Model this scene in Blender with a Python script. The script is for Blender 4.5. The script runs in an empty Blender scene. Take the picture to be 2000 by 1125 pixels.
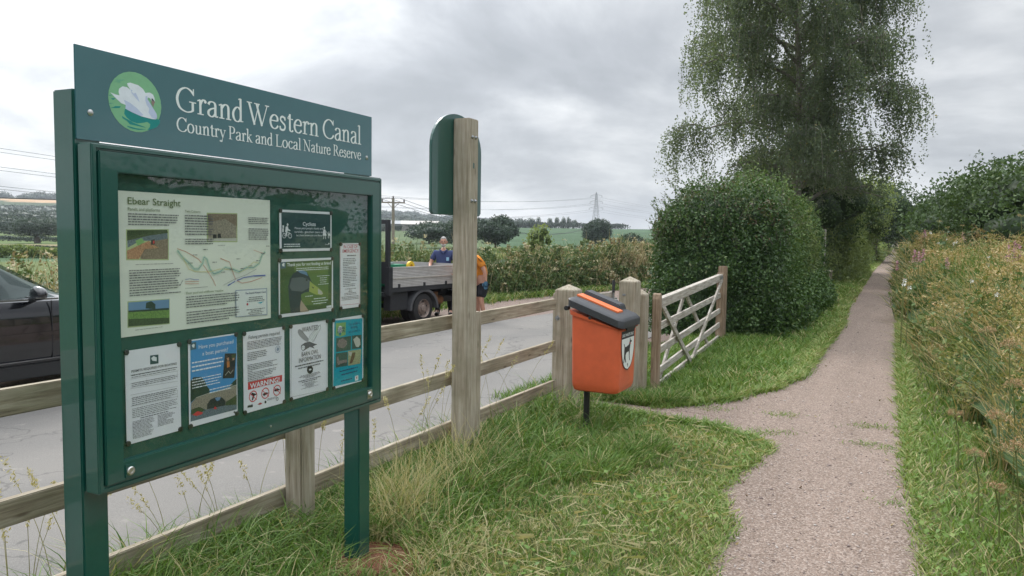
import bpy, bmesh, math, random
import numpy as np
from mathutils import Vector, Matrix
R=math.radians
sc=bpy.context.scene
C=sc.collection
rng=np.random.default_rng(7)
random.seed(7)

# ------------------------------------------------------------------ camera
CAM_H=1.55; FPX=1500.0; PITCH=.0699; ROLL=.0141
cd=bpy.data.cameras.new('camera'); cam=bpy.data.objects.new('camera',cd); C.objects.link(cam)
cd.sensor_width=36; cd.lens=36*FPX/2000; cd.clip_start=.05; cd.clip_end=20000
Rm=Matrix.Rotation(math.pi/2-PITCH,4,'X')@Matrix.Rotation(ROLL,4,'Z')
cam.matrix_world=Matrix.Translation((0,0,CAM_H))@Rm
sc.camera=cam
sc.view_settings.view_transform='Standard'; sc.view_settings.look='None'
sc.view_settings.exposure=.38; sc.view_settings.gamma=1
sc.render.resolution_x=1024; sc.render.resolution_y=576

# ------------------------------------------------------------------ world: overcast sky
SUN_EL=R(42); SUN_AZ=R(-33)       # azimuth from +Y, negative = to the left
w=bpy.data.worlds.new('World'); sc.world=w; w.use_nodes=True
nt=w.node_tree; nt.nodes.clear()
def N(tree,kind,**k):
    n=tree.nodes.new(kind)
    for a,b in k.items(): setattr(n,a,b)
    return n
def L(tree,a,b): tree.links.new(a,b)
def math_(tree,op,a,b=None,c=None):
    n=N(tree,'ShaderNodeMath',operation=op)
    for i,v in enumerate((a,b,c)):
        if v is None: continue
        if isinstance(v,(int,float)): n.inputs[i].default_value=v
        else: L(tree,v,n.inputs[i])
    return n.outputs[0]
def ramp(tree,fac,stops,interp='LINEAR'):
    n=N(tree,'ShaderNodeValToRGB'); n.color_ramp.interpolation=interp
    e=n.color_ramp.elements
    while len(e)<len(stops): e.new(.5)
    for i,(p,c) in enumerate(stops):
        e[i].position=p; e[i].color=(c[0],c[1],c[2],1) if not isinstance(c,(int,float)) else (c,c,c,1)
    L(tree,fac,n.inputs[0]); return n.outputs[0]
def mixc(tree,fac,a,b,mode='MIX'):
    n=N(tree,'ShaderNodeMix',data_type='RGBA',blend_type=mode)
    for i,v in ((0,fac),(6,a),(7,b)):
        if isinstance(v,(int,float)): n.inputs[i].default_value=v
        elif isinstance(v,tuple): n.inputs[i].default_value=(v[0],v[1],v[2],1)
        else: L(tree,v,n.inputs[i])
    return n.outputs[2]
def noise(tree,vec,scale,detail=4,rough=.5,dist=0.):
    n=N(tree,'ShaderNodeTexNoise'); n.inputs['Scale'].default_value=scale; n.inputs['Detail'].default_value=detail
    n.inputs['Roughness'].default_value=rough; n.inputs['Distortion'].default_value=dist
    if vec is not None: L(tree,vec,n.inputs['Vector'])
    return n.outputs[0]
tc=N(nt,'ShaderNodeTexCoord'); sep=N(nt,'ShaderNodeSeparateXYZ'); L(nt,tc.outputs['Generated'],sep.inputs[0])
zz=math_(nt,'ADD',math_(nt,'MAXIMUM',sep.outputs[2],0.0),.24)
cx=math_(nt,'DIVIDE',sep.outputs[0],zz); cy=math_(nt,'DIVIDE',sep.outputs[1],zz)
cmb=N(nt,'ShaderNodeCombineXYZ'); L(nt,cx,cmb.inputs[0]); L(nt,cy,cmb.inputs[1]); cmb.inputs[2].default_value=3.7
n1=noise(nt,cmb.outputs[0],1.15,8,.58,.3)
cmb2=N(nt,'ShaderNodeCombineXYZ'); L(nt,cx,cmb2.inputs[0]); L(nt,cy,cmb2.inputs[1]); cmb2.inputs[2].default_value=9.1
n2=noise(nt,cmb2.outputs[0],.45,4,.5,.1)
cl=math_(nt,'ADD',math_(nt,'MULTIPLY',n1,.6),math_(nt,'MULTIPLY',n2,.4))
# brighter towards the hidden sun, and overhead (an overcast sky is brightest at the zenith)
sd=Vector((math.sin(SUN_AZ)*math.cos(SUN_EL),math.cos(SUN_AZ)*math.cos(SUN_EL),math.sin(SUN_EL)))
dot=N(nt,'ShaderNodeVectorMath',operation='DOT_PRODUCT'); L(nt,tc.outputs['Generated'],dot.inputs[0]); dot.inputs[1].default_value=sd
glow=math_(nt,'POWER',math_(nt,'MAXIMUM',dot.outputs['Value'],0.0),6.0)
cloudL=ramp(nt,cl,[(.39,(.40,.425,.455)),(.455,(.49,.515,.55)),(.505,(.62,.645,.675)),(.56,(.80,.82,.84)),(.62,(1.02,1.02,1.02))])
lift=math_(nt,'ADD',math_(nt,'ADD',.76,math_(nt,'MULTIPLY',glow,1.1)),math_(nt,'MULTIPLY',math_(nt,'POWER',math_(nt,'MAXIMUM',math_(nt,'SUBTRACT',sep.outputs[2],.3),0.0),1.1),5.2))
cl2=N(nt,'ShaderNodeVectorMath',operation='SCALE'); L(nt,cloudL,cl2.inputs[0]); L(nt,math_(nt,'MULTIPLY',lift,10.0),cl2.inputs['Scale'])
sky=N(nt,'ShaderNodeTexSky',sky_type='NISHITA'); sky.sun_disc=False; sky.sun_elevation=SUN_EL; sky.sun_rotation=SUN_AZ
mx=mixc(nt,.95,sky.outputs[0],cl2.outputs[0])
bg=N(nt,'ShaderNodeBackground'); bg.inputs['Strength'].default_value=.1; L(nt,mx,bg.inputs[0])
out=N(nt,'ShaderNodeOutputWorld'); L(nt,bg.outputs[0],out.inputs[0])
# ------------------------------------------------------------------ sun behind cloud
sl=bpy.data.lights.new('sun','SUN'); sl.energy=1.5; sl.angle=R(22); sl.color=(1,.95,.88)
so=bpy.data.objects.new('sun',sl); C.objects.link(so); so.rotation_euler=(-sd).to_track_quat('-Z','Y').to_euler()

# ------------------------------------------------------------------ helpers
def at(px,py,depth):
    """world point seen at photo pixel (px,py) of 2000x1125, 'depth' metres in front"""
    U=px-1000; V=py-562.5
    a=(U*math.cos(ROLL)+V*math.sin(ROLL))/FPX; b=(-U*math.sin(ROLL)+V*math.cos(ROLL))/FPX
    Y=math.cos(PITCH)-b*math.sin(PITCH); Z=-math.sin(PITCH)-b*math.cos(PITCH)
    return Vector((a/Y*depth,depth,CAM_H+Z/Y*depth))
TH=.4749; DX,DY=math.sin(TH),math.cos(TH); PX0,PY0=.487,6.79
def tq(t,q,z=0.): return Vector((PX0+t*DX-q*DY, PY0+t*DY+q*DX, z))
def to_tq(x,y): dx=x-PX0; dy=y-PY0; return dx*DX+dy*DY, -dx*DY+dy*DX
def sm(x,a,b):
    v=np.clip((np.asarray(x,float)-a)/(b-a),0,1); return v*v*(3-2*v)
def nz(x,y,s=1.,k=0.):
    x=np.asarray(x,float)*s+k*1.7; y=np.asarray(y,float)*s-k*2.3
    return (np.sin(x*1.3+1.7*np.sin(y*.9+k))+np.sin(y*1.7+1.3*np.sin(x*1.1-k))+.6*np.sin(2.9*x+2.3*y+k)+.5*np.sin(4.3*y-3.7*x)+.3*np.sin(7.1*x+1.1*y)+.3*np.sin(8.3*y-.7*x))/3.7
def zroad(t): return np.clip(-.24-(np.asarray(t,float)+2)*.011,-.42,-.19)
def gh(x,y):
    """height of the ground"""
    x=np.asarray(x,float); y=np.asarray(y,float)
    t,q=to_tq(x,y); r=np.hypot(x,y); a=np.arctan2(x,np.maximum(y,1e-3))
    z=zroad(t)*sm(q,.12,.75)
    z=z-.75*sm(-q,3.6,5.2)+.75*sm(-q,13.5,15)
    z=z+.02*nz(x,y,1.6,3)*sm(-q,-.1,.3)*sm(q,-1.5,-1.0)
    z=z-.35*sm(q,9,20)*sm(r,12,60)
    front=sm(np.cos(a),.3,.7)*(y>0)
    Lf=sm(-a,.02,.40)
    z=z-1.2*Lf*sm(r,60,150)*front
    z=z+Lf*front*.85*(8*sm(r,230,650)+42*sm(r,600,1300))
    z=z+(1-Lf)*front*sm(q,8,40)*(5.6*sm(r,90,400)+ 9*sm(r,500,1500))
    z=z+front*(1-Lf)*sm(-a,-.1,.15)*12*sm(r,700,1400)
    return z
def interp(x,xs,ys): return np.interp(x,xs,ys)
QLt=[-9,-2.8,-2.07,-1.6,-1.0,-.55,-.35,-.15,0,.06,.12,.15,.38,.42,.62,1.04,1.8,2.66,8.24,13,35,80,200]
QLq=[-2.3,-1.93,-1.88,-1.71,-1.78,-1.84,-1.80,-1.62,-1.35,-.66,-.25,1.2,1.2,-.6,-.86,-1.21,-1.5,-1.66,-1.67,-1.5,-1.15,-.9,-.2]
QRt=[-9,-3.3,-.8,1.9,8,22,60,200]
QRq=[-3.02,-2.87,-2.75,-2.69,-2.64,-2.32,-2.1,-1.3]
def qL(t): return interp(t,QLt,QLq)
def qR(t): return interp(t,QRt,QRq)
def inpath(t,q,n=0.):
    return (q<qL(t)+n)&(q>qR(t)-n)

def tagit(o,label=None,cat=None,group=None,kind=None):
    if label: o['label']=label
    if cat: o['category']=cat
    if group: o['group']=group
    if kind: o['kind']=kind
    return o
def thing(name,label,cat,loc=(0,0,0),rz=0.,group=None):
    o=bpy.data.objects.new(name,None); o.empty_display_size=.1; C.objects.link(o)
    o.location=loc; o.rotation_euler=(0,0,rz)
    return tagit(o,label,cat,group)
def link(name,me,mat=None,parent=None):
    o=bpy.data.objects.new(name,me); C.objects.link(o)
    if mat is not None:
        me.materials.clear(); me.materials.append(mat)
    if parent is not None: o.parent=parent
    return o
def mesh_np(name,V,loops,starts,attrs=None,smooth=False):
    me=bpy.data.meshes.new(name)
    V=np.ascontiguousarray(V,dtype=np.float32)
    me.vertices.add(len(V)); me.vertices.foreach_set('co',V.ravel())
    me.loops.add(len(loops)); me.loops.foreach_set('vertex_index',np.asarray(loops,dtype=np.int32))
    me.polygons.add(len(starts)); me.polygons.foreach_set('loop_start',np.asarray(starts,dtype=np.int32))
    if smooth: me.polygons.foreach_set('use_smooth',np.ones(len(starts),dtype=bool))
    if attrs:
        for k,v in attrs.items():
            a=me.attributes.new(k,'FLOAT','POINT'); a.data.foreach_set('value',np.asarray(v,dtype=np.float32))
    me.update(calc_edges=True)
    return me
class MB:
    def __init__(s): s.v=[]; s.f=[]
    def add(s,vs,fs):
        b=len(s.v); s.v+= [tuple(v) for v in vs]; s.f+= [tuple(b+i for i in f) for f in fs]; return s
    def box(s,x0,x1,y0,y1,z0,z1,M=None):
        vs=[Vector((x,y,z)) for x in (x0,x1) for y in (y0,y1) for z in (z0,z1)]
        if M is not None: vs=[M@v for v in vs]
        return s.add(vs,[(0,1,3,2),(4,6,7,5),(0,4,5,1),(2,3,7,6),(0,2,6,4),(1,5,7,3)])
    def beam(s,a,b,w,h,up=(0,0,1)):
        """rectangular bar from a to b, w sideways, h upwards"""
        a=Vector(a); b=Vector(b); d=(b-a); l=d.length; d.normalize(); u=Vector(up); x=d.cross(u)
        if x.length<1e-4: x=d.cross(Vector((1,0,0)))
        x.normalize(); u=x.cross(d)
        vs=[p+x*(sx*w/2)+u*(sz*h/2) for p in (a,b) for sx in (-1,1) for sz in (-1,1)]
        return s.add(vs,[(0,1,3,2),(4,6,7,5),(0,4,5,1),(2,3,7,6),(0,2,6,4),(1,5,7,3)])
    def tube(s,pts,r,n=8,cap=True):
        pts=[Vector(p) for p in pts]; rr=r if isinstance(r,(list,tuple)) else [r]*len(pts)
        rings=[]; base=len(s.v); px=None
        for i,p in enumerate(pts):
            d=(pts[min(i+1,len(pts)-1)]-pts[max(i-1,0)]).normalized()
            x=(px-d*px.dot(d)) if px is not None else d.orthogonal()
            if x.length<1e-5: x=d.orthogonal()
            x.normalize(); px=x; y=d.cross(x)
            for k in range(n):
                a=2*math.pi*k/n; s.v.append(tuple(p+(x*math.cos(a)+y*math.sin(a))*rr[i]))
        for i in range(len(pts)-1):
            for k in range(n):
                a=base+i*n+k; b=base+i*n+(k+1)%n
                s.f.append((a,b,b+n,a+n))
        if cap:
            s.f.append(tuple(base+k for k in reversed(range(n)))); s.f.append(tuple(base+(len(pts)-1)*n+k for k in range(n)))
        return s
    def lathe(s,prof,axis_o=(0,0,0),axis='Z',n=24):
        """prof: list of (r,h)"""
        base=len(s.v); o=Vector(axis_o)
        for r,h in prof:
            for k in range(n):
                a=2*math.pi*k/n; c,d=r*math.cos(a),r*math.sin(a)
                s.v.append(tuple(o+Vector({'Z':(c,d,h),'X':(h,c,d),'Y':(d,h,c)}[axis])))
        for i in range(len(prof)-1):
            for k in range(n):
                a=base+i*n+k; b=base+i*n+(k+1)%n
                s.f.append((a,b,b+n,a+n))
        s.f.append(tuple(base+k for k in reversed(range(n)))); s.f.append(tuple(base+(len(prof)-1)*n+k for k in range(n)))
        return s
    def prism(s,poly,x0,x1,plane='YZ'):
        """poly in the (Y,Z) plane pushed from x0 to x1 (or XZ/XY planes)"""
        n=len(poly)
        def P(u,v,w): return {'YZ':(w,u,v),'XZ':(u,w,v),'XY':(u,v,w)}[plane]
        vs=[P(u,v,x0) for u,v in poly]+[P(u,v,x1) for u,v in poly]
        fs=[tuple(range(n)),tuple(reversed(range(n,2*n)))]+[(i,i+n,(i+1)%n+n,(i+1)%n) for i in range(n)]
        return s.add(vs,fs)
    def mesh(s,bevel=0.,seg=2,smooth=False,sub=0,name='m'):
        me=bpy.data.meshes.new(name); me.from_pydata(s.v,[],s.f)
        bm=bmesh.new(); bm.from_mesh(me)
        bmesh.ops.recalc_face_normals(bm,faces=bm.faces)
        if bevel>0:
            es=[e for e in bm.edges if e.is_manifold and e.calc_face_angle(0)>.5]
            bmesh.ops.bevel(bm,geom=es,offset=bevel,segments=seg,affect='EDGES',clamp_overlap=True)
        if sub: bmesh.ops.subdivide_edges(bm,edges=bm.edges,cuts=sub,use_grid_fill=True)
        if smooth:
            for f in bm.faces: f.smooth=True
        bm.to_mesh(me); bm.free()
        if smooth:
            try: me.set_sharp_from_angle(angle=R(38))
            except Exception: pass
        return me
    def build(s,name,mat,parent=None,**k): return link(name,s.mesh(name=name,**k),mat,parent)

# ------------------------------------------------------------------ materials
def new_mat(name):
    m=bpy.data.materials.new(name); m.use_nodes=True; t=m.node_tree; t.nodes.clear()
    o=N(t,'ShaderNodeOutputMaterial'); b=N(t,'ShaderNodeBsdfPrincipled'); L(t,b.outputs[0],o.inputs[0])
    b.inputs['Roughness'].default_value=.6; return m,t,b
def plain(name,col,rough=.6,metal=0.,var=.12,scale=30.,bump=0.,coat=0.,spec=None):
    m,t,b=new_mat(name); g=N(t,'ShaderNodeTexCoord').outputs['Object']
    n=noise(t,g,scale,4,.6)
    c0=tuple(c*(1-var) for c in col); c1=tuple(min(1,c*(1+var)) for c in col)
    L(t,ramp(t,n,[(.3,c0),(.7,c1)]),b.inputs['Base Color'])
    b.inputs['Roughness'].default_value=rough; b.inputs['Metallic'].default_value=metal
    if spec is not None: b.inputs['Specular IOR Level'].default_value=spec
    if coat: b.inputs['Coat Weight'].default_value=coat
    if bump:
        bp=N(t,'ShaderNodeBump'); bp.inputs['Strength'].default_value=bump; bp.inputs['Distance'].default_value=.01
        L(t,noise(t,g,scale*2,4,.6),bp.inputs['Height']); L(t,bp.outputs[0],b.inputs['Normal'])
    return m
def leafmat(name,stops,rough=.55,trans=.25,attr='tint'):
    m=bpy.data.materials.new(name); m.use_nodes=True; t=m.node_tree; t.nodes.clear()
    o=N(t,'ShaderNodeOutputMaterial'); a=N(t,'ShaderNodeAttribute',attribute_name=attr)
    c=ramp(t,a.outputs['Fac'],stops)
    b=N(t,'ShaderNodeBsdfPrincipled'); b.inputs['Roughness'].default_value=rough; b.inputs['Specular IOR Level'].default_value=.3; L(t,c,b.inputs['Base Color'])
    tr=N(t,'ShaderNodeBsdfTranslucent'); L(t,mixc(t,1.,c,(1.,1.,.55),'MULTIPLY'),tr.inputs[0])
    mx=N(t,'ShaderNodeMixShader'); mx.inputs[0].default_value=trans; L(t,b.outputs[0],mx.inputs[1]); L(t,tr.outputs[0],mx.inputs[2]); L(t,mx.outputs[0],o.inputs[0])
    return m
def wood(name,c0,c1,axis='Z',green=.0,scale=1.):
    """weathered timber; grain runs along the local axis"""
    m,t,b=new_mat(name); g=N(t,'ShaderNodeTexCoord').outputs['Object']
    mp=N(t,'ShaderNodeMapping'); L(t,g,mp.inputs[0])
    s={'Z':(1,1,.05),'Y':(1,.05,1),'X':(.05,1,1)}[axis]; mp.inputs['Scale'].default_value=tuple(v*60*scale for v in s)
    n=noise(t,mp.outputs[0],1.,6,.65,.4); big=noise(t,g,3.5,3,.6)
    col=ramp(t,n,[(.28,tuple(v*.5 for v in c0)),(.42,c0),(.62,c1),(.8,tuple(min(1,v*1.15) for v in c1))])
    col=mixc(t,math_(t,'MULTIPLY',ramp(t,big,[(.4,0.),(.7,1.)]),.5),col,tuple(v*.62 for v in c0))
    # knots and splits
    vo=N(t,'ShaderNodeTexVoronoi'); mp2=N(t,'ShaderNodeMapping'); L(t,g,mp2.inputs[0]); s2={'Z':(14,14,3.2),'Y':(14,3.2,14),'X':(3.2,14,14)}[axis]; mp2.inputs['Scale'].default_value=s2
    L(t,mp2.outputs[0],vo.inputs['Vector']); vo.inputs['Scale'].default_value=1.
    col=mixc(t,ramp(t,vo.outputs['Distance'],[(.05,.8),(.13,0.)]),col,(.10,.07,.045))
    if green: col=mixc(t,math_(t,'MULTIPLY',ramp(t,noise(t,g,5,4,.6),[(.45,0.),(.7,1.)]),green),col,(.12,.13,.06))
    L(t,col,b.inputs['Base Color']); b.inputs['Roughness'].default_value=.85
    bp=N(t,'ShaderNodeBump'); bp.inputs['Strength'].default_value=.6; bp.inputs['Distance'].default_value=.004
    L(t,n,bp.inputs['Height']); L(t,bp.outputs[0],b.inputs['Normal'])
    return m
M={}
M['wood']=wood('weathered_timber',(.32,.27,.20),(.46,.41,.33),'Z',.3)
M['woodY']=wood('weathered_rail',(.28,.23,.165),(.44,.39,.30),'Y',.25)
M['gatewood']=wood('pale_gate_timber',(.34,.30,.25),(.54,.51,.46),'Y',.1)
M['stilewood']=wood('brown_gate_timber',(.25,.17,.11),(.38,.29,.21),'Z',.15)
M['green']=plain('green_powder_coat',(.006,.072,.056),.34,var=.05,scale=60,bump=.03,coat=.8)
M['greenhead']=plain('green_header_panel',(.028,.125,.140),.25,var=.04,scale=8,coat=.9)
M['board']=plain('dark_green_backing',(.008,.075,.055),.7,var=.12,scale=25,bump=.1)
M['steel']=plain('stainless_steel',(.6,.6,.58),.3,1.,var=.1)
M['galv']=plain('galvanised_steel',(.32,.33,.34),.5,.8,var=.2,scale=50)
M['black']=plain('black_plastic',(.018,.018,.02),.5,var=.2)
M['rubber']=plain('tyre_rubber',(.02,.02,.021),.85,var=.2,scale=60,bump=.2)
M['orange']=plain('orange_bin_plastic',(.62,.115,.045),.42,var=.09,scale=9,bump=.05)
M['orange2']=plain('orange_lid_strip',(.72,.17,.05),.4,var=.06,scale=12)
M['lid']=plain('charcoal_lid_plastic',(.035,.037,.042),.5,var=.12,scale=30,bump=.12)
M['letter']=plain('cream_vinyl',(.74,.80,.78),.5,var=.02)
M['magnet']=plain('black_magnet',(.025,.024,.024),.45,var=.1)
def flat(name,col,rough=.55,var=.05,scale=40.): 
    if name not in M: M[name]=plain('ink_'+name if not name.startswith('ink') else name,col,rough,var=var,scale=scale)
    return M[name]
# glass pane: clear with a mirror-like sheen
m=bpy.data.materials.new('glass_pane'); m.use_nodes=True; t=m.node_tree; t.nodes.clear()
o_=N(t,'ShaderNodeOutputMaterial'); tr=N(t,'ShaderNodeBsdfTransparent'); tr.inputs[0].default_value=(.97,.985,.98,1)
gl=N(t,'ShaderNodeBsdfGlossy'); gl.inputs['Roughness'].default_value=.02; gl.inputs[0].default_value=(1,1,1,1)
fr=N(t,'ShaderNodeFresnel'); fr.inputs[0].default_value=1.55; gg=N(t,'ShaderNodeNewGeometry'); ff=math_(t,'MULTIPLY',fr.outputs[0],math_(t,'SUBTRACT',1.,gg.outputs['Backfacing']))
mx_=N(t,'ShaderNodeMixShader'); L(t,math_(t,'MULTIPLY',ff,1.5),mx_.inputs[0]); L(t,tr.outputs[0],mx_.inputs[1]); L(t,gl.outputs[0],mx_.inputs[2]); L(t,mx_.outputs[0],o_.inputs[0])
M['glass']=m
m,t,b=new_mat('tinted_car_glass'); b.inputs['Base Color'].default_value=(.02,.04,.04,1); b.inputs['Roughness'].default_value=.03
b.inputs['Specular IOR Level'].default_value=.8; tr=N(t,'ShaderNodeBsdfTransparent'); tr.inputs[0].default_value=(.55,.66,.62,1)
mx_=N(t,'ShaderNodeMixShader'); mx_.inputs[0].default_value=.45; L(t,b.outputs[0],mx_.inputs[1]); L(t,tr.outputs[0],mx_.inputs[2]); L(t,mx_.outputs[0],[n for n in t.nodes if n.type=='OUTPUT_MATERIAL'][0].inputs[0])
M['carglass']=m
# ------------------------------------------------------------------ ground
def polar_ground():
    rs=[0.0,.5]
    while rs[-1]<2450: rs.append(rs[-1]*1.018+.004)
    rs=np.array(rs)
    an=np.concatenate([np.arange(-180,-44,4.0),np.arange(-44,44,.5),np.arange(44,180,4.0)])*math.pi/180
    Rg,Ag=np.meshgrid(rs,an,indexing='ij'); X=Rg*np.sin(Ag); Y=Rg*np.cos(Ag); Z=gh(X,Y)
    nr,na=X.shape; V=np.stack([X,Y,Z],-1).reshape(-1,3)
    i,j=np.meshgrid(np.arange(nr-1),np.arange(na),indexing='ij'); j2=(j+1)%na
    F=np.stack([i*na+j,i*na+j2,(i+1)*na+j2,(i+1)*na+j],-1).reshape(-1,4)
    me=mesh_np('ground',V,F.ravel(),np.arange(len(F))*4,smooth=True)
    # what grows where: real colours of turf, crops, stubble
    x,y=V[:,0],V[:,1]; t,q=to_tq(x,y); r=np.hypot(x,y); a=np.where(y>0,x/np.maximum(y,.01),9)
    col=np.tile(np.array([.085,.105,.035]),(len(V),1))
    def put(mask,c): col[mask]=c
    put((q<.8)&(r<60),(.12,.13,.055))
    put((q>8),(.085,.12,.055))
    put((q>8)&(r>22)&(r<62),(.11,.14,.055))
    put((a<-.3)&(r>62)&(r<100),(.075,.125,.06))
    put((a<-.3)&(r>100)&(r<190),(.20,.17,.095))
    put((a<-.3)&(r>128)&(r<150),(.10,.11,.05))
    put((a<-.3)&(r>190)&(r<420),(.12,.17,.06))
    put((a<-.3)&(r>420),(.05,.08,.035))
    
    put((a>-.655+.0002*(1050-r))&(a<-.3)&(r>1050)&(r<1180),(.46,.30,.17))
    put((a>-.3)&(a<-.02)&(r>60),(.09,.125,.06))
    put((a>-.3)&(a<-.02)&(r>520),(.05,.085,.035))
    put((a>-.02)&(a<.25)&(r>90),(.06,.105,.055))
    put((a>-.02)&(a<.25)&(r>62)&(r<95),(.16,.15,.07))
    put((a>-.02)&(a<.07)&(r>430),(.05,.08,.035))
    put((q<-3.4)&(q>-14),(.05,.045,.03))
    ca=me.color_attributes.new('col','FLOAT_COLOR','POINT'); ca.data.foreach_set('color',np.c_[col,np.ones(len(col))].astype(np.float32).ravel())
    m,tt,b=new_mat('turf_and_fields'); g=N(tt,'ShaderNodeTexCoord').outputs['Object']
    at_=N(tt,'ShaderNodeAttribute',attribute_name='col')
    n=noise(tt,g,9,6,.65); n2=noise(tt,g,.05,5,.6)
    v=ramp(tt,n,[(.3,.62),(.7,1.35)]); v2=ramp(tt,n2,[(.35,.82),(.65,1.15)])
    c=mixc(tt,1.,at_.outputs['Color'],v,'MULTIPLY'); c=mixc(tt,1.,c,v2,'MULTIPLY')
    L(tt,c,b.inputs['Base Color']); b.inputs['Roughness'].default_value=.95; b.inputs['Specular IOR Level'].default_value=.1
    bp=N(tt,'ShaderNodeBump'); bp.inputs['Strength'].default_value=.7; bp.inputs['Distance'].default_value=.03; L(tt,n,bp.inputs['Height']); L(tt,bp.outputs[0],b.inputs['Normal'])
    tagit(link('ground',me,m),kind='structure')
polar_ground()

def ribbon(name,ts,ql,qr,nq,off,mat,jag=0.,seed=0.):
    ts=np.asarray(ts,float); f=np.linspace(0,1,nq)
    ql=np.asarray(ql,float)+jag*nz(ts*5,ts*0+seed,1.3,seed)+.7*jag*nz(ts*19,ts*0+seed,1.7,seed+1)
    qr=np.asarray(qr,float)+jag*nz(ts*5,ts*0+seed+5,1.1,seed+2)+.7*jag*nz(ts*19,ts*0,1.9,seed+3)
    T=np.repeat(ts[:,None],nq,1); Q=qr[:,None]+(ql-qr)[:,None]*f[None]
    X=PX0+T*DX-Q*DY; Y=PY0+T*DY+Q*DX; Z=gh(X,Y)+off
    V=np.stack([X,Y,Z],-1).reshape(-1,3); n=len(ts)
    i,j=np.meshgrid(np.arange(n-1),np.arange(nq-1),indexing='ij')
    F=np.stack([i*nq+j,(i+1)*nq+j,(i+1)*nq+j+1,i*nq+j+1],-1).reshape(-1,4)
    me=mesh_np(name,V,F.ravel(),np.arange(len(F))*4,smooth=True)
    return tagit(link(name,me,mat),kind='structure')
def ts_(a,b,s0=.05,g=1.012):
    o=[a]; s=s0
    while o[-1]<b: o.append(o[-1]+s); s= s0 if o[-1]<4 else s*g
    return np.array(o)
# gravel of the towpath: pinkish grey, compacted fines with loose chippings
def gravelmat(name,c0,c1,peb,scale=1.):
    m,tt,b=new_mat(name); g=N(tt,'ShaderNodeTexCoord').outputs['Object']
    big=noise(tt,g,1.1,5,.6); fine=noise(tt,g,70*scale,5,.7)
    vo=N(tt,'ShaderNodeTexVoronoi'); vo.inputs['Scale'].default_value=120*scale; L(tt,g,vo.inputs['Vector'])
    vo2=N(tt,'ShaderNodeTexVoronoi'); vo2.inputs['Scale'].default_value=45*scale; L(tt,g,vo2.inputs['Vector'])
    c=ramp(tt,fine,[(.25,tuple(v*.7 for v in c0)),(.5,c0),(.75,c1)])
    c=mixc(tt,math_(tt,'MULTIPLY',ramp(tt,big,[(.35,0.),(.65,1.)]),.35),c,tuple(v*.78 for v in c1))
    mp_=N(tt,'ShaderNodeMapping'); mp_.inputs['Rotation'].default_value=(0,0,TH); L(tt,g,mp_.inputs[0]); mp2_=N(tt,'ShaderNodeMapping'); mp2_.inputs['Scale'].default_value=(3.2,.35,1); L(tt,mp_.outputs[0],mp2_.inputs[0]); c=mixc(tt,math_(tt,'MULTIPLY',ramp(tt,noise(tt,mp2_.outputs[0],1.,5,.6),[(.42,0.),(.66,1.)]),.45),c,tuple(v*.62 for v in c0)); c=mixc(tt,math_(tt,'MULTIPLY',ramp(tt,noise(tt,g,4.5,6,.7),[(.56,0.),(.66,1.)]),.30),c,tuple(min(1,v*1.12) for v in c1))
    sc_=N(tt,'ShaderNodeSeparateXYZ'); L(tt,vo.outputs['Color'],sc_.inputs[0])
    c=mixc(tt,math_(tt,'MULTIPLY',ramp(tt,sc_.outputs[0],[(.62,0.),(.75,1.)]),.55),c,peb)
    c=mixc(tt,math_(tt,'MULTIPLY',ramp(tt,sc_.outputs[1],[(.72,0.),(.82,1.)]),.5),c,tuple(v*.35 for v in c0))
    L(tt,c,b.inputs['Base Color']); b.inputs['Roughness'].default_value=.92; b.inputs['Specular IOR Level'].default_value=.2
    h=math_(tt,'ADD',math_(tt,'MULTIPLY',vo.outputs['Distance'],-1.),math_(tt,'MULTIPLY',vo2.outputs['Distance'],-.5))
    bp=N(tt,'ShaderNodeBump'); bp.inputs['Strength'].default_value=.9; bp.inputs['Distance'].default_value=.006; L(tt,h,bp.inputs['Height']); L(tt,bp.outputs[0],b.inputs['Normal'])
    return m
M['gravel']=gravelmat('towpath_gravel',(.225,.168,.134),(.335,.256,.212),(.41,.345,.30))
M['layby']=gravelmat('layby_gravel',(.20,.145,.12),(.29,.22,.185),(.34,.29,.26),.6)
T=ts_(-9,200,.02); ribbon('towpath',T,qL(T)+.04,qR(T)-.05,50,.007,M['gravel'],.034,1.)
# lane
m,tt,b=new_mat('worn_tarmac'); g=N(tt,'ShaderNodeTexCoord').outputs['Object']
fine=noise(tt,g,120,4,.7); big=noise(tt,g,.6,5,.6); c=ramp(tt,fine,[(.3,(.11,.104,.096)),(.5,(.155,.148,.138)),(.72,(.225,.214,.198))])
c=mixc(tt,math_(tt,'MULTIPLY',ramp(tt,big,[(.4,0.),(.62,1.)]),.4),c,(.20,.185,.165)); L(tt,c,b.inputs['Base Color']); b.inputs['Roughness'].default_value=.85
bp=N(tt,'ShaderNodeBump'); bp.inputs['Strength'].default_value=.5; bp.inputs['Distance'].default_value=.004; L(tt,fine,bp.inputs['Height']); L(tt,bp.outputs[0],b.inputs['Normal'])
w_=N(tt,'ShaderNodeTexWave'); w_.inputs['Scale'].default_value=.23; w_.inputs['Distortion'].default_value=6; w_.inputs['Detail'].default_value=5; mp_=N(tt,'ShaderNodeMapping'); mp_.inputs['Rotation'].default_value=(0,0,TH); L(tt,g,mp_.inputs[0]); L(tt,mp_.outputs[0],w_.inputs['Vector'])
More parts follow.
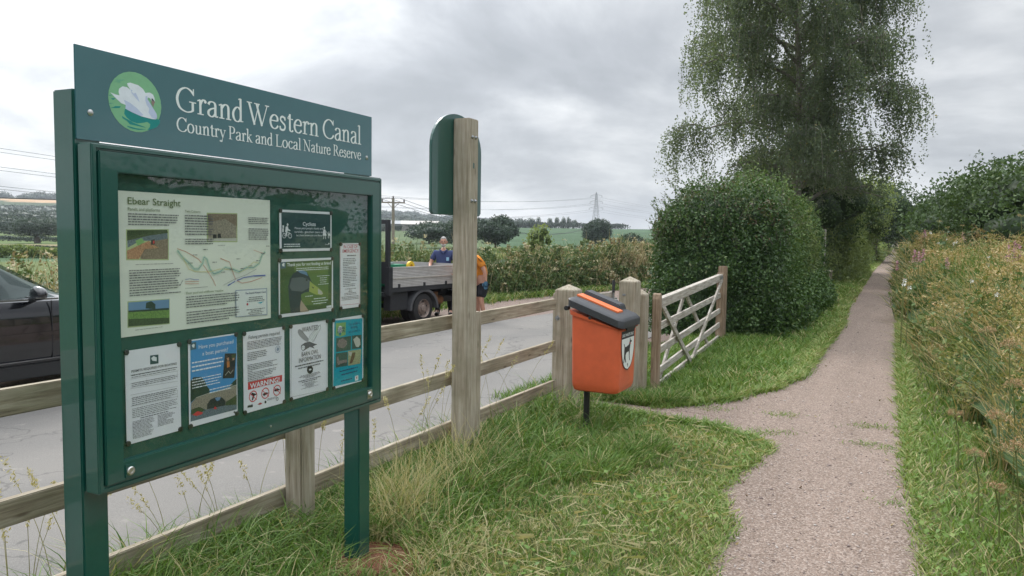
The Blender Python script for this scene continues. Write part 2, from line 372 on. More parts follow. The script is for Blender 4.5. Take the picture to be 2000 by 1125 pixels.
cr=N(tt,'ShaderNodeTexVoronoi'); cr.feature='DISTANCE_TO_EDGE'; cr.inputs['Scale'].default_value=.55; wv=N(tt,'ShaderNodeVectorMath',operation='ADD'); L(tt,g,wv.inputs[0]); nn_=N(tt,'ShaderNodeTexNoise'); nn_.inputs['Scale'].default_value=2.5; nn_.inputs['Detail'].default_value=6; L(tt,g,nn_.inputs['Vector']); L(tt,nn_.outputs['Color'],wv.inputs[1]); L(tt,wv.outputs[0],cr.inputs['Vector'])
c2=mixc(tt,math_(tt,'MULTIPLY',ramp(tt,w_.outputs[0],[(.3,0.),(.8,1.)]),.22),c,(.10,.098,.095)); c2=mixc(tt,ramp(tt,cr.outputs['Distance'],[(.004,.55),(.012,0.)]),c2,(.06,.058,.055)); c2=mixc(tt,ramp(tt,noise(tt,g,7,3,.5),[(.66,0.),(.72,.4)]),c2,(.27,.25,.225)); L(tt,c2,b.inputs['Base Color'])
M['tarmac']=m
T=ts_(-14,120,.12); qe=interp(T,[-14,-2,-.9,-.2,.6,1.4,3,5,120],[.30,.32,.62,.98,1.0,1.1,1.35,1.5,1.5])
ribbon('gravel_shoulder',T,qe+.2,qe*0+.14,8,.010,M['layby'],.05,2.)
ribbon('road',T,interp(T,[-14,5,12,16,120],[5.4,5.4,4.9,4.7,4.7]),qe,40,.022,M['tarmac'],.02,3.)
ribbon('layby',T,interp(T,[-14,4,9,14,18,22,30,120],[7.3,7.6,8.2,8.3,7.6,6.6,6.4,6.4]),interp(T,[-14,5,12,16,120],[5.3,5.3,4.8,4.6,4.6]),16,.013,M['layby'],.08,4.)
# canal
m,tt,b=new_mat('canal_water'); b.inputs['Base Color'].default_value=(.02,.03,.02,1); b.inputs['Roughness'].default_value=.08
me=bpy.data.meshes.new('canal_water'); me.from_pydata([tq(-60,-4.7,-.5),tq(-60,-14,-.5),tq(220,-14,-.5),tq(220,-4.7,-.5)],[],[(0,1,2,3)]); tagit(link('canal_water',me,m),kind='structure')

# ------------------------------------------------------------------ plant generators (numpy)
def cat_mesh(name,parts,smooth=False):
    """parts: list of (V, faces n x k, tint)"""
    Vs=[];Ls=[];St=[];Ti=[];b=0;lb=0
    for V,F,T_ in parts:
        if len(V)==0: continue
        Vs.append(V); Ls.append((F+b).ravel()); k=F.shape[1]; St.append(lb+np.arange(len(F))*k); lb+=F.size; b+=len(V); Ti.append(T_)
    return mesh_np(name,np.concatenate(Vs),np.concatenate(Ls),np.concatenate(St),{'tint':np.clip(np.concatenate(Ti),0,1)},smooth)
def rvec(n):
    v=rng.normal(size=(n,3)); return v/np.linalg.norm(v,axis=1)[:,None]
def leaves(P,size,tint,up=.0,asp=.55,nrm=None,nb=.0,hang=0.):
    """one folded leaf (rhombus) per point"""
    n=len(P); 
    if n==0: return (np.zeros((0,3)),np.zeros((0,4),int),np.zeros(0))
    d=rvec(n); 
    if hang: d=d*(1-hang)+np.array([0,0,-1.])*hang
    d[:,2]+=up; d/=np.linalg.norm(d,axis=1)[:,None]
    k=rvec(n)
    if nrm is not None: k=k*(1-nb)+nrm*nb
    s=np.cross(d,k); s/=np.linalg.norm(s,axis=1)[:,None]+1e-9
    size=np.broadcast_to(np.asarray(size,float),(n,))[:,None]*(.7+.6*rng.random((n,1)))
    V=np.stack([P-d*size*.5,P+s*size*asp*.5-d*size*.05,P+d*size*.5,P-s*size*asp*.5-d*size*.05],1).reshape(-1,3)
    F=np.arange(n*4).reshape(n,4)
    return V,F,np.repeat(np.broadcast_to(tint,(n,)),4)
def blades(P,h,w,lean,tint,az=None,curve=1.0,tipdrop=0.):
    """grass blades: 7 points, 3 faces (quad, quad, quad-tip)"""
    n=len(P)
    if n==0: return (np.zeros((0,3)),np.zeros((0,4),int),np.zeros(0))
    bare=np.hypot(P[:,0]-SOIL[0],P[:,1]-SOIL[1])<.15+.05*rng.random(n); P=np.where(bare[:,None],P-np.array([0,0,3.]),P)
    az=rng.random(n)*2*math.pi if az is None else az
    h=np.broadcast_to(np.asarray(h,float),(n,)); w=np.broadcast_to(np.asarray(w,float),(n,)); lean=np.broadcast_to(np.asarray(lean,float),(n,))
    dx,dy=np.cos(az),np.sin(az); fa=rng.random(n)*2*math.pi; sx,sy=np.cos(fa),np.sin(fa)
    def pt(f,o,wd):
        l=lean*h*(f**(1+curve*.8)); z=h*f*(1-.28*lean*f)-tipdrop*h*np.maximum(f-.6,0)**1.3*lean
        return np.stack([P[:,0]+dx*l+sx*w*wd*o,P[:,1]+dy*l+sy*w*wd*o,P[:,2]+z],1)
    V=np.stack([pt(0,-.5,1),pt(0,.5,1),pt(.38,-.5,.9),pt(.38,.5,.9),pt(.74,-.5,.6),pt(.74,.5,.6),pt(1,-.5,.06),pt(1,.5,.06)],1).reshape(-1,3)
    b=np.arange(n)[:,None]*8
    F=np.concatenate([b+np.array([0,1,3,2]),b+np.array([2,3,5,4]),b+np.array([4,5,7,6])],0)
    return V,F,np.repeat(np.broadcast_to(tint,(n,)),8)
SOIL=(-.62,3.48)
_ico={}
def ico(k):
    if k not in _ico:
        bm=bmesh.new(); bmesh.ops.create_icosphere(bm,subdivisions=k,radius=1)
        _ico[k]=(np.array([v.co[:] for v in bm.verts]),np.array([[v.index for v in f.verts] for f in bm.faces])); bm.free()
    return _ico[k]
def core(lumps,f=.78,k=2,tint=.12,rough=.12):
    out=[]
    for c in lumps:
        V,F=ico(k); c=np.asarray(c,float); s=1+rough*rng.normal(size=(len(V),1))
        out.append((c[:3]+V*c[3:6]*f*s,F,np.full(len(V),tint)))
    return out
def crown_pts(lumps,n,thick=.22,lowcut=None,rough=.16):
    """points through the outer shell of a union of ellipsoids"""
    lumps=np.asarray(lumps,float); a=(lumps[:,3]*lumps[:,4]+lumps[:,4]*lumps[:,5]+lumps[:,3]*lumps[:,5]); pr=a/a.sum()
    k=rng.choice(len(lumps),n,p=pr); d=rvec(n); l=lumps[k]
    ph=k*1.7; bump=1+rough*(np.sin(d[:,0]*7+ph)*np.sin(d[:,1]*8+ph*2)+.6*np.sin(d[:,2]*13+d[:,0]*11+ph))
    r=(1-np.abs(rng.normal(size=n))*thick)*bump; r=np.where(rng.random(n)<.06,r*1.12,r)
    P=l[:,:3]+d*l[:,3:6]*r[:,None]
    keep=np.ones(n,bool)
    for i,m in enumerate(lumps):
        e=(((P-m[:3])/(m[3:6]*.8))**2).sum(1); keep&=~((e<1)&(k!=i))
    P=P[keep]; d=d[keep]
    return P,d,k[keep]
def seeded_lumps(c,w,d,h,n,seed,small=.42,flat_bottom=True):
    r=np.random.default_rng(seed); L_=[]
    for i in range(n):
        v=r.normal(size=3); v/=np.linalg.norm(v); 
        if flat_bottom and v[2]<-.35: v[2]*=-.5
        rad=r.random()**.4*.66
        s=small*(.75+.55*r.random())
        L_.append((c[0]+v[0]*w/2*rad,c[1]+v[1]*d/2*rad,c[2]+v[2]*h/2*rad*1.05,w/2*s*1.05,d/2*s*1.05,h/2*s*1.1))
    L_.append((c[0],c[1],c[2],w*.33,d*.33,h*.33))
    return L_
LEAF={
 'oak':leafmat('broadleaf_foliage',[(0.,(.025,.046,.018)),(.35,(.048,.088,.03)),(.7,(.085,.14,.045)),(1.,(.14,.19,.065))]),
 'far':leafmat('distant_foliage',[(0.,(.024,.042,.03)),(.5,(.044,.074,.048)),(1.,(.085,.125,.075))],trans=.1),
 'birch':leafmat('birch_foliage',[(0.,(.10,.135,.095)),(.4,(.155,.20,.135)),(.8,(.21,.255,.175)),(.97,(.25,.28,.17)),(1.,(.36,.32,.16))],trans=.6),
 'hawthorn':leafmat('hawthorn_foliage',[(0.,(.025,.05,.018)),(.4,(.05,.10,.032)),(.72,(.085,.15,.045)),(.9,(.13,.19,.07)),(1.,(.14,.10,.06))],rough=.4),
 'hazel':leafmat('hazel_foliage',[(0.,(.025,.055,.018)),(.4,(.065,.125,.034)),(.75,(.105,.18,.05)),(1.,(.19,.25,.08))]),
 'willow':leafmat('pale_shrub_foliage',[(0.,(.07,.10,.04)),(.5,(.17,.235,.085)),(1.,(.28,.34,.13))],trans=.4),
}
BARK=plain('rough_bark',(.09,.075,.055),.9,var=.4,scale=14,bump=.8)
BIRCHB=plain('birch_bark',(.20,.18,.15),.8,var=.5,scale=9,bump=.5)
def trunk_mesh(x,y,z0,h,r,seed,limbs=5,spread=.5,up=.6):
    rr=random.Random(seed); b=MB(); p=[Vector((x,y,z0-.1))]; 
    for i in range(1,7): p.append(Vector((x+rr.uniform(-.3,.3)*r*i*.5,y+rr.uniform(-.3,.3)*r*i*.5,z0+h*i/6)))
    b.tube(p,[r*1.35,r,r*.85,r*.7,r*.55,r*.35,r*.12],10)
    for k in range(limbs):
        i=rr.randint(2,5); a=rr.uniform(0,6.28); s=p[i]; e=s+Vector((math.cos(a),math.sin(a),up))*h*spread*rr.uniform(.5,.9)
        mid=s.lerp(e,.5)+Vector((0,0,h*.06))
        b.tube([s,mid,e],[r*.4,r*.25,r*.06],6)
    return b
def tree(name,label,cat,base,h,w,mat,nleaf,ls,seed,group=None,bottom=.12,nl=14,tr=None,depth=None,small=.42,corek=2,tint=(.5,.22),thick=.2,trunk=True,bark=None,flat=True):
    x,y=base[0],base[1]; z0=float(gh(x,y)) if len(base)<3 else base[2]
    T0=thing(name,label,cat,(x,y,z0),0,group)
    ch=h*(1-bottom); lum=seeded_lumps((0,0,h*bottom+ch/2),w,depth or w,ch,nl,seed,small,flat)
    P,d,k=crown_pts(lum,int(nleaf*1.15),thick*1.25)
    kk=np.random.default_rng(seed).random(len(lum))
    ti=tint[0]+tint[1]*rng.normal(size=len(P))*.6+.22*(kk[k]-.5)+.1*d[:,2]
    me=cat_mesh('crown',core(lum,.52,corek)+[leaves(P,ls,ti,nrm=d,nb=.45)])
    link('crown',me,mat,T0)
    if trunk:
        tr=tr or h*.03; trunk_mesh(0,0,0,h*.8,tr,seed).build('trunk',bark or BARK,T0,smooth=True)
    return T0
# ------------------------------------------------------------------ lettering and print
class PM:
    """flat printed shapes on a surface facing local +X (Y right, Z up), one mesh with several inks, each shape a hair above the last"""
    def __init__(s,x0,step=5e-5): s.v=[];s.f=[];s.m=[];s.mats=[];s.x=x0;s.st=step
    def mi(s,mat):
        if mat not in s.mats: s.mats.append(mat)
        return s.mats.index(mat)
    def poly(s,pts,mat):
        s.x+=s.st; b=len(s.v); s.v+=[(s.x,p[0],p[1]) for p in pts]; s.f.append(tuple(range(b,b+len(pts)))); s.m.append(s.mi(mat))
    def line(s,pts,w,mat):
        s.x+=s.st; k=s.mi(mat)
        for a,b_ in zip(pts[:-1],pts[1:]):
            dx,dy=b_[0]-a[0],b_[1]-a[1]; l=math.hypot(dx,dy) or 1; nx,ny=-dy/l*w/2,dx/l*w/2; ex,ey=dx/l*w*.2,dy/l*w*.2
            s.x+=2e-6; q=len(s.v)
            s.v+=[(s.x,a[0]-ex+nx,a[1]-ey+ny),(s.x,a[0]-ex-nx,a[1]-ey-ny),(s.x,b_[0]+ex-nx,b_[1]+ey-ny),(s.x,b_[0]+ex+nx,b_[1]+ey+ny)]
            s.f.append((q,q+1,q+2,q+3)); s.m.append(k)
    def disc(s,c,r,mat,ry=None): s.poly([(c[0]+r*math.cos(a*math.pi/14),c[1]+(ry or r)*math.sin(a*math.pi/14)) for a in range(28)],mat)
    def ring(s,c,r,w,mat): s.line([(c[0]+r*math.cos(a*math.pi/12),c[1]+r*math.sin(a*math.pi/12)) for a in range(25)],w,mat)
    def text(s,body,y0,y1,z,mat,h=None,bold=0.,align='fit',shear=0.):
        """words set between y0 and y1 on baseline z; h fixes the height of a capital"""
        cu=bpy.data.curves.new('t','FONT'); cu.body=body; cu.size=1; cu.offset=bold; cu.resolution_u=3
        o=bpy.data.objects.new('t',cu); C.objects.link(o); dg=bpy.context.evaluated_depsgraph_get(); me=bpy.data.meshes.new_from_object(o.evaluated_get(dg))
        V=[v.co[:] for v in me.vertices]; F=[tuple(p.vertices) for p in me.polygons]
        bpy.data.objects.remove(o); bpy.data.curves.remove(cu); bpy.data.meshes.remove(me)
        if not V: return
        x0=min(v[0] for v in V); x1=max(v[0] for v in V); k=(y1-y0)/(x1-x0) if align=='fit' else h/.7
        kz=h/.7 if h else k; 
        if align=='mid': y0=(y0+y1)/2-k*(x1-x0)/2
        s.x+=s.st; b=len(s.v); s.v+=[(s.x,y0+(v[0]-x0)*k,z+v[1]*kz) for v in V]; s.f+=[tuple(b+i for i in f) for f in F]; s.m+=[s.mi(mat)]*len(F)
    def fine(s,y0,y1,z1,z0,n,mat,seed=1,h=.5,rag=.25,center=False):
        """lines of print too small to read"""
        r=random.Random(seed); p=(z1-z0)/n; s.x+=s.st; k=s.mi(mat)
        for i in range(n):
            z=z1-(i+.5)*p; e=y1-(y1-y0)*r.random()*rag*(1 if (i%5==4 or center) else .25); st=y0+((y1-e)/1 if center else 0); y=st
            while y<e:
                wl=min(r.uniform(.004,.015),e-y); q=len(s.v); hh=p*h*.5*r.uniform(.75,1.)
                s.v+=[(s.x,y,z-hh),(s.x,y+wl,z-hh),(s.x,y+wl,z+hh*.8),(s.x,y,z+hh*.8)]; s.f.append((q,q+1,q+2,q+3)); s.m.append(k); y+=wl+.0022
    def build(s,name,parent):
        me=bpy.data.meshes.new(name); me.from_pydata(s.v,[],s.f)
        for m in s.mats: me.materials.append(m)
        me.polygons.foreach_set('material_index',s.m); me.update(); o=bpy.data.objects.new(name,me); C.objects.link(o); o.parent=parent; return o
def catmull(p,n=5):
    o=[]; p=[p[0]]+list(p)+[p[-1]]
    for i in range(1,len(p)-2):
        for k in range(n):
            t=k/n; a,b,c,d=p[i-1],p[i],p[i+1],p[i+2]
            o.append(tuple(.5*((2*b[j])+(c[j]-a[j])*t+(2*a[j]-5*b[j]+4*c[j]-d[j])*t*t+(3*b[j]-a[j]-3*c[j]+d[j])*t**3) for j in (0,1)))
    o.append(p[-2]); return o
# a roman serif face drawn with strokes: c = curve, l = straight stem, h = hairline, s = serif
GLYPH={
'G':(1.0,['c .84 .78 .70 .92 .48 .99 .22 .84 .09 .5 .2 .15 .48 .01 .7 .04 .82 .12','l .80 .44 .80 .08','s .64 .44 .96 .44','h .84 1.0 .84 .72']),
'C':(.9,['c .82 .78 .70 .92 .48 .99 .22 .84 .09 .5 .2 .15 .48 .01 .72 .06 .86 .22','h .83 1.0 .83 .72']),
'W':(1.22,['l .08 .97 .38 .0','h .36 .0 .62 .97','l .50 .97 .80 .0','h .79 .0 1.1 .97','s -.04 .98 .24 .98','s .36 .98 .68 .98','s .98 .98 1.22 .98']),
'P':(.7,['l .2 1 .2 0','s .06 .02 .38 .02','s .06 .98 .3 .98','c .2 .97 .44 .96 .58 .86 .6 .72 .56 .56 .42 .48 .22 .48']),
'L':(.74,['l .2 1 .2 0','s .06 .02 .5 .02','s .06 .98 .36 .98','h .2 .03 .68 .03','h .68 .0 .7 .24']),
'N':(1.04,['h .2 1 .2 0','l .18 .97 .82 .03','h .84 1 .84 0','s .02 .98 .22 .98','s .08 .02 .34 .02','s .7 .98 .98 .98']),
'R':(.88,['l .2 1 .2 0','s .06 .02 .36 .02','s .06 .98 .3 .98','c .2 .97 .44 .96 .56 .86 .58 .74 .54 .6 .42 .52 .22 .52','l .42 .5 .76 .03','s .7 .02 .92 .02']),
'a':(.6,['c .10 .50 .16 .60 .28 .64 .40 .6 .44 .5 .44 .36 .44 .14 .48 .03 .58 .04','c .44 .40 .24 .33 .11 .22 .11 .08 .24 .0 .36 .05 .44 .16']),
'r':(.45,['l .16 .62 .16 0','s .02 .02 .32 .02','h .02 .56 .16 .62','c .16 .42 .22 .56 .32 .64 .42 .60','d .40 .57']),
'n':(.68,['l .16 .62 .16 0','s .03 .02 .30 .02','h .02 .56 .16 .62','c .16 .44 .26 .58 .38 .64 .48 .58 .51 .44 .51 .02','s .38 .02 .65 .02']),
'd':(.67,['c .46 .54 .34 .64 .2 .58 .09 .4 .09 .2 .18 .04 .32 .0 .42 .06 .48 .16','l .48 1.04 .48 .02','h .36 .99 .48 1.04','s .46 .02 .62 .04']),
'e':(.58,['h .1 .37 .5 .37','c .50 .37 .48 .55 .34 .65 .18 .58 .08 .4 .09 .2 .18 .05 .32 .0 .44 .05 .53 .16']),
's':(.48,['c .38 .5 .34 .6 .22 .64 .12 .58 .11 .46 .22 .36 .34 .27 .38 .15 .32 .03 .19 .0 .10 .04 .07 .16','h .38 .64 .38 .46','h .07 .0 .07 .18']),
't':(.42,['l .2 .84 .2 .14','c .2 .2 .21 .06 .3 .0 .41 .07','s .06 .60 .4 .60','h .06 .62 .2 .82']),
'o':(.66,['c .32 .645 .16 .56 .08 .32 .16 .08 .32 .0 .49 .08 .57 .32 .49 .56 .32 .645']),
'u':(.68,['l .16 .6 .16 .16','c .16 .2 .18 .06 .3 .0 .42 .06 .5 .18','l .5 .6 .5 .0','s .03 .6 .18 .6','s .37 .6 .52 .6','s .5 .03 .64 .03']),
'y':(.6,['l .12 .6 .34 .04','h .54 .6 .26 -.18','c .26 -.18 .2 -.28 .1 -.27','d .09 -.24','s .0 .6 .24 .6','s .42 .6 .64 .6']),
'k':(.66,['l .16 1.03 .16 0','s .02 .02 .32 .02','h .03 .98 .16 1.03','h .16 .28 .46 .6','l .26 .38 .52 .03','s .44 .02 .66 .02','s .34 .6 .58 .6']),
'l':(.34,['l .17 1.04 .17 0','s .03 .02 .32 .02','h .04 .99 .17 1.04']),
'c':(.54,['c .46 .50 .42 .6 .32 .645 .16 .56 .08 .32 .16 .08 .31 .0 .42 .04 .5 .14','d .42 .54']),
'v':(.58,['l .1 .6 .32 .02','h .31 .02 .5 .6','s -.02 .6 .22 .6','s .38 .6 .6 .6']),
}
def serif(pm,word,y0,y1,z,cap,mat,thick=.125):
    adv=sum(GLYPH[c][0] for c in word); k=(y1-y0)/(adv-.1); y=y0-.04*k
    for ch in word:
        wd,st=GLYPH[ch]
        for s_ in st:
            q=s_.split(); v=list(map(float,q[1:])); pts=list(zip(v[::2],v[1::2])); kind=q[0]
            if kind=='d': pm.disc((y+pts[0][0]*k,z+pts[0][1]*cap),.065*k,mat,.065*cap); continue
            if kind=='c': pts=catmull(pts,5)
            P=[(y+a*k,z+b*cap) for a,b in pts]; pm.x+=4e-6; n=len(P); W=[]
            for i in range(n):
                a=P[max(0,i-1)]; b=P[min(n-1,i+1)]; dx,dy=b[0]-a[0],b[1]-a[1]; l=math.hypot(dx,dy) or 1
                if kind in 'hs': wv=.055
                elif kind=='l': wv=thick
                else: wv=.045+(thick+.01-.045)*abs(dy/l)**1.2
                if ch=='s' and kind=='c': wv=.10
                if kind=='s': wv=.045
                W.append((-dy/l*wv*cap/2,dx/l*wv*cap/2))
            b0=len(pm.v); mi=pm.mi(mat)
            for p,wv in zip(P,W): pm.v+=[(pm.x,p[0]+wv[0],p[1]+wv[1]),(pm.x,p[0]-wv[0],p[1]-wv[1])]
            for i in range(n-1): pm.f.append((b0+2*i,b0+2*i+1,b0+2*i+3,b0+2*i+2)); pm.m.append(mi)
        y+=wd*k
INK={'gry2':(.33,.33,.34),'wht':(.72,.74,.75),'wht2':(.70,.73,.70),'blk':(.02,.02,.025),'gry':(.13,.13,.14),'dgrn':(.055,.11,.03),'mgrn':(.12,.20,.05),'duckh':(.03,.045,.055),'duckg':(.11,.125,.135),'bill':(.36,.42,.10),'pale':(.50,.50,.44),'sky2':(.14,.26,.42),'sky3':(.06,.12,.17),'buff':(.42,.33,.25),
'blu':(.055,.27,.56),'tree':(.02,.045,.03),'stone':(.28,.25,.19),'dwat':(.03,.04,.035),'wat':(.12,.16,.19),'bush':(.05,.08,.03),'red':(.58,.045,.05),'skin':(.45,.25,.16),'org':(.5,.18,.05),'dgry':(.08,.08,.09),'slate':(.022,.065,.07),'teal':(.0,.32,.42),'teal2':(.02,.22,.33),
'lime':(.22,.42,.14),'dsage':(.05,.10,.08),'fur':(.22,.18,.17),'straw':(.35,.36,.2),'brn':(.14,.08,.04),'dred':(.42,.03,.05),'gryb':(.28,.33,.42),'cgrn':(.42,.50,.25),'soil':(.22,.17,.12),'org2':(.42,.22,.12),'grn':(.14,.26,.06),'org3':(.55,.20,.12),'sgrn':(.52,.66,.50),'cblu':(.15,.28,.36),'yel':(.62,.55,.16),'cblu2':(.08,.13,.42),'olive':(.12,.17,.06),
'txt':(.10,.10,.11),'twht':(.78,.82,.86),'navy':(.02,.04,.14),'nred':(.5,.04,.07)}
def ink(n): return flat('ink_'+n,INK[n],.5,.5 if n in('stone','bush','tree','wat','duckh','soil','fur','grn','dgrn','org2','dwat','brn','straw','dsage') else .03,260.)
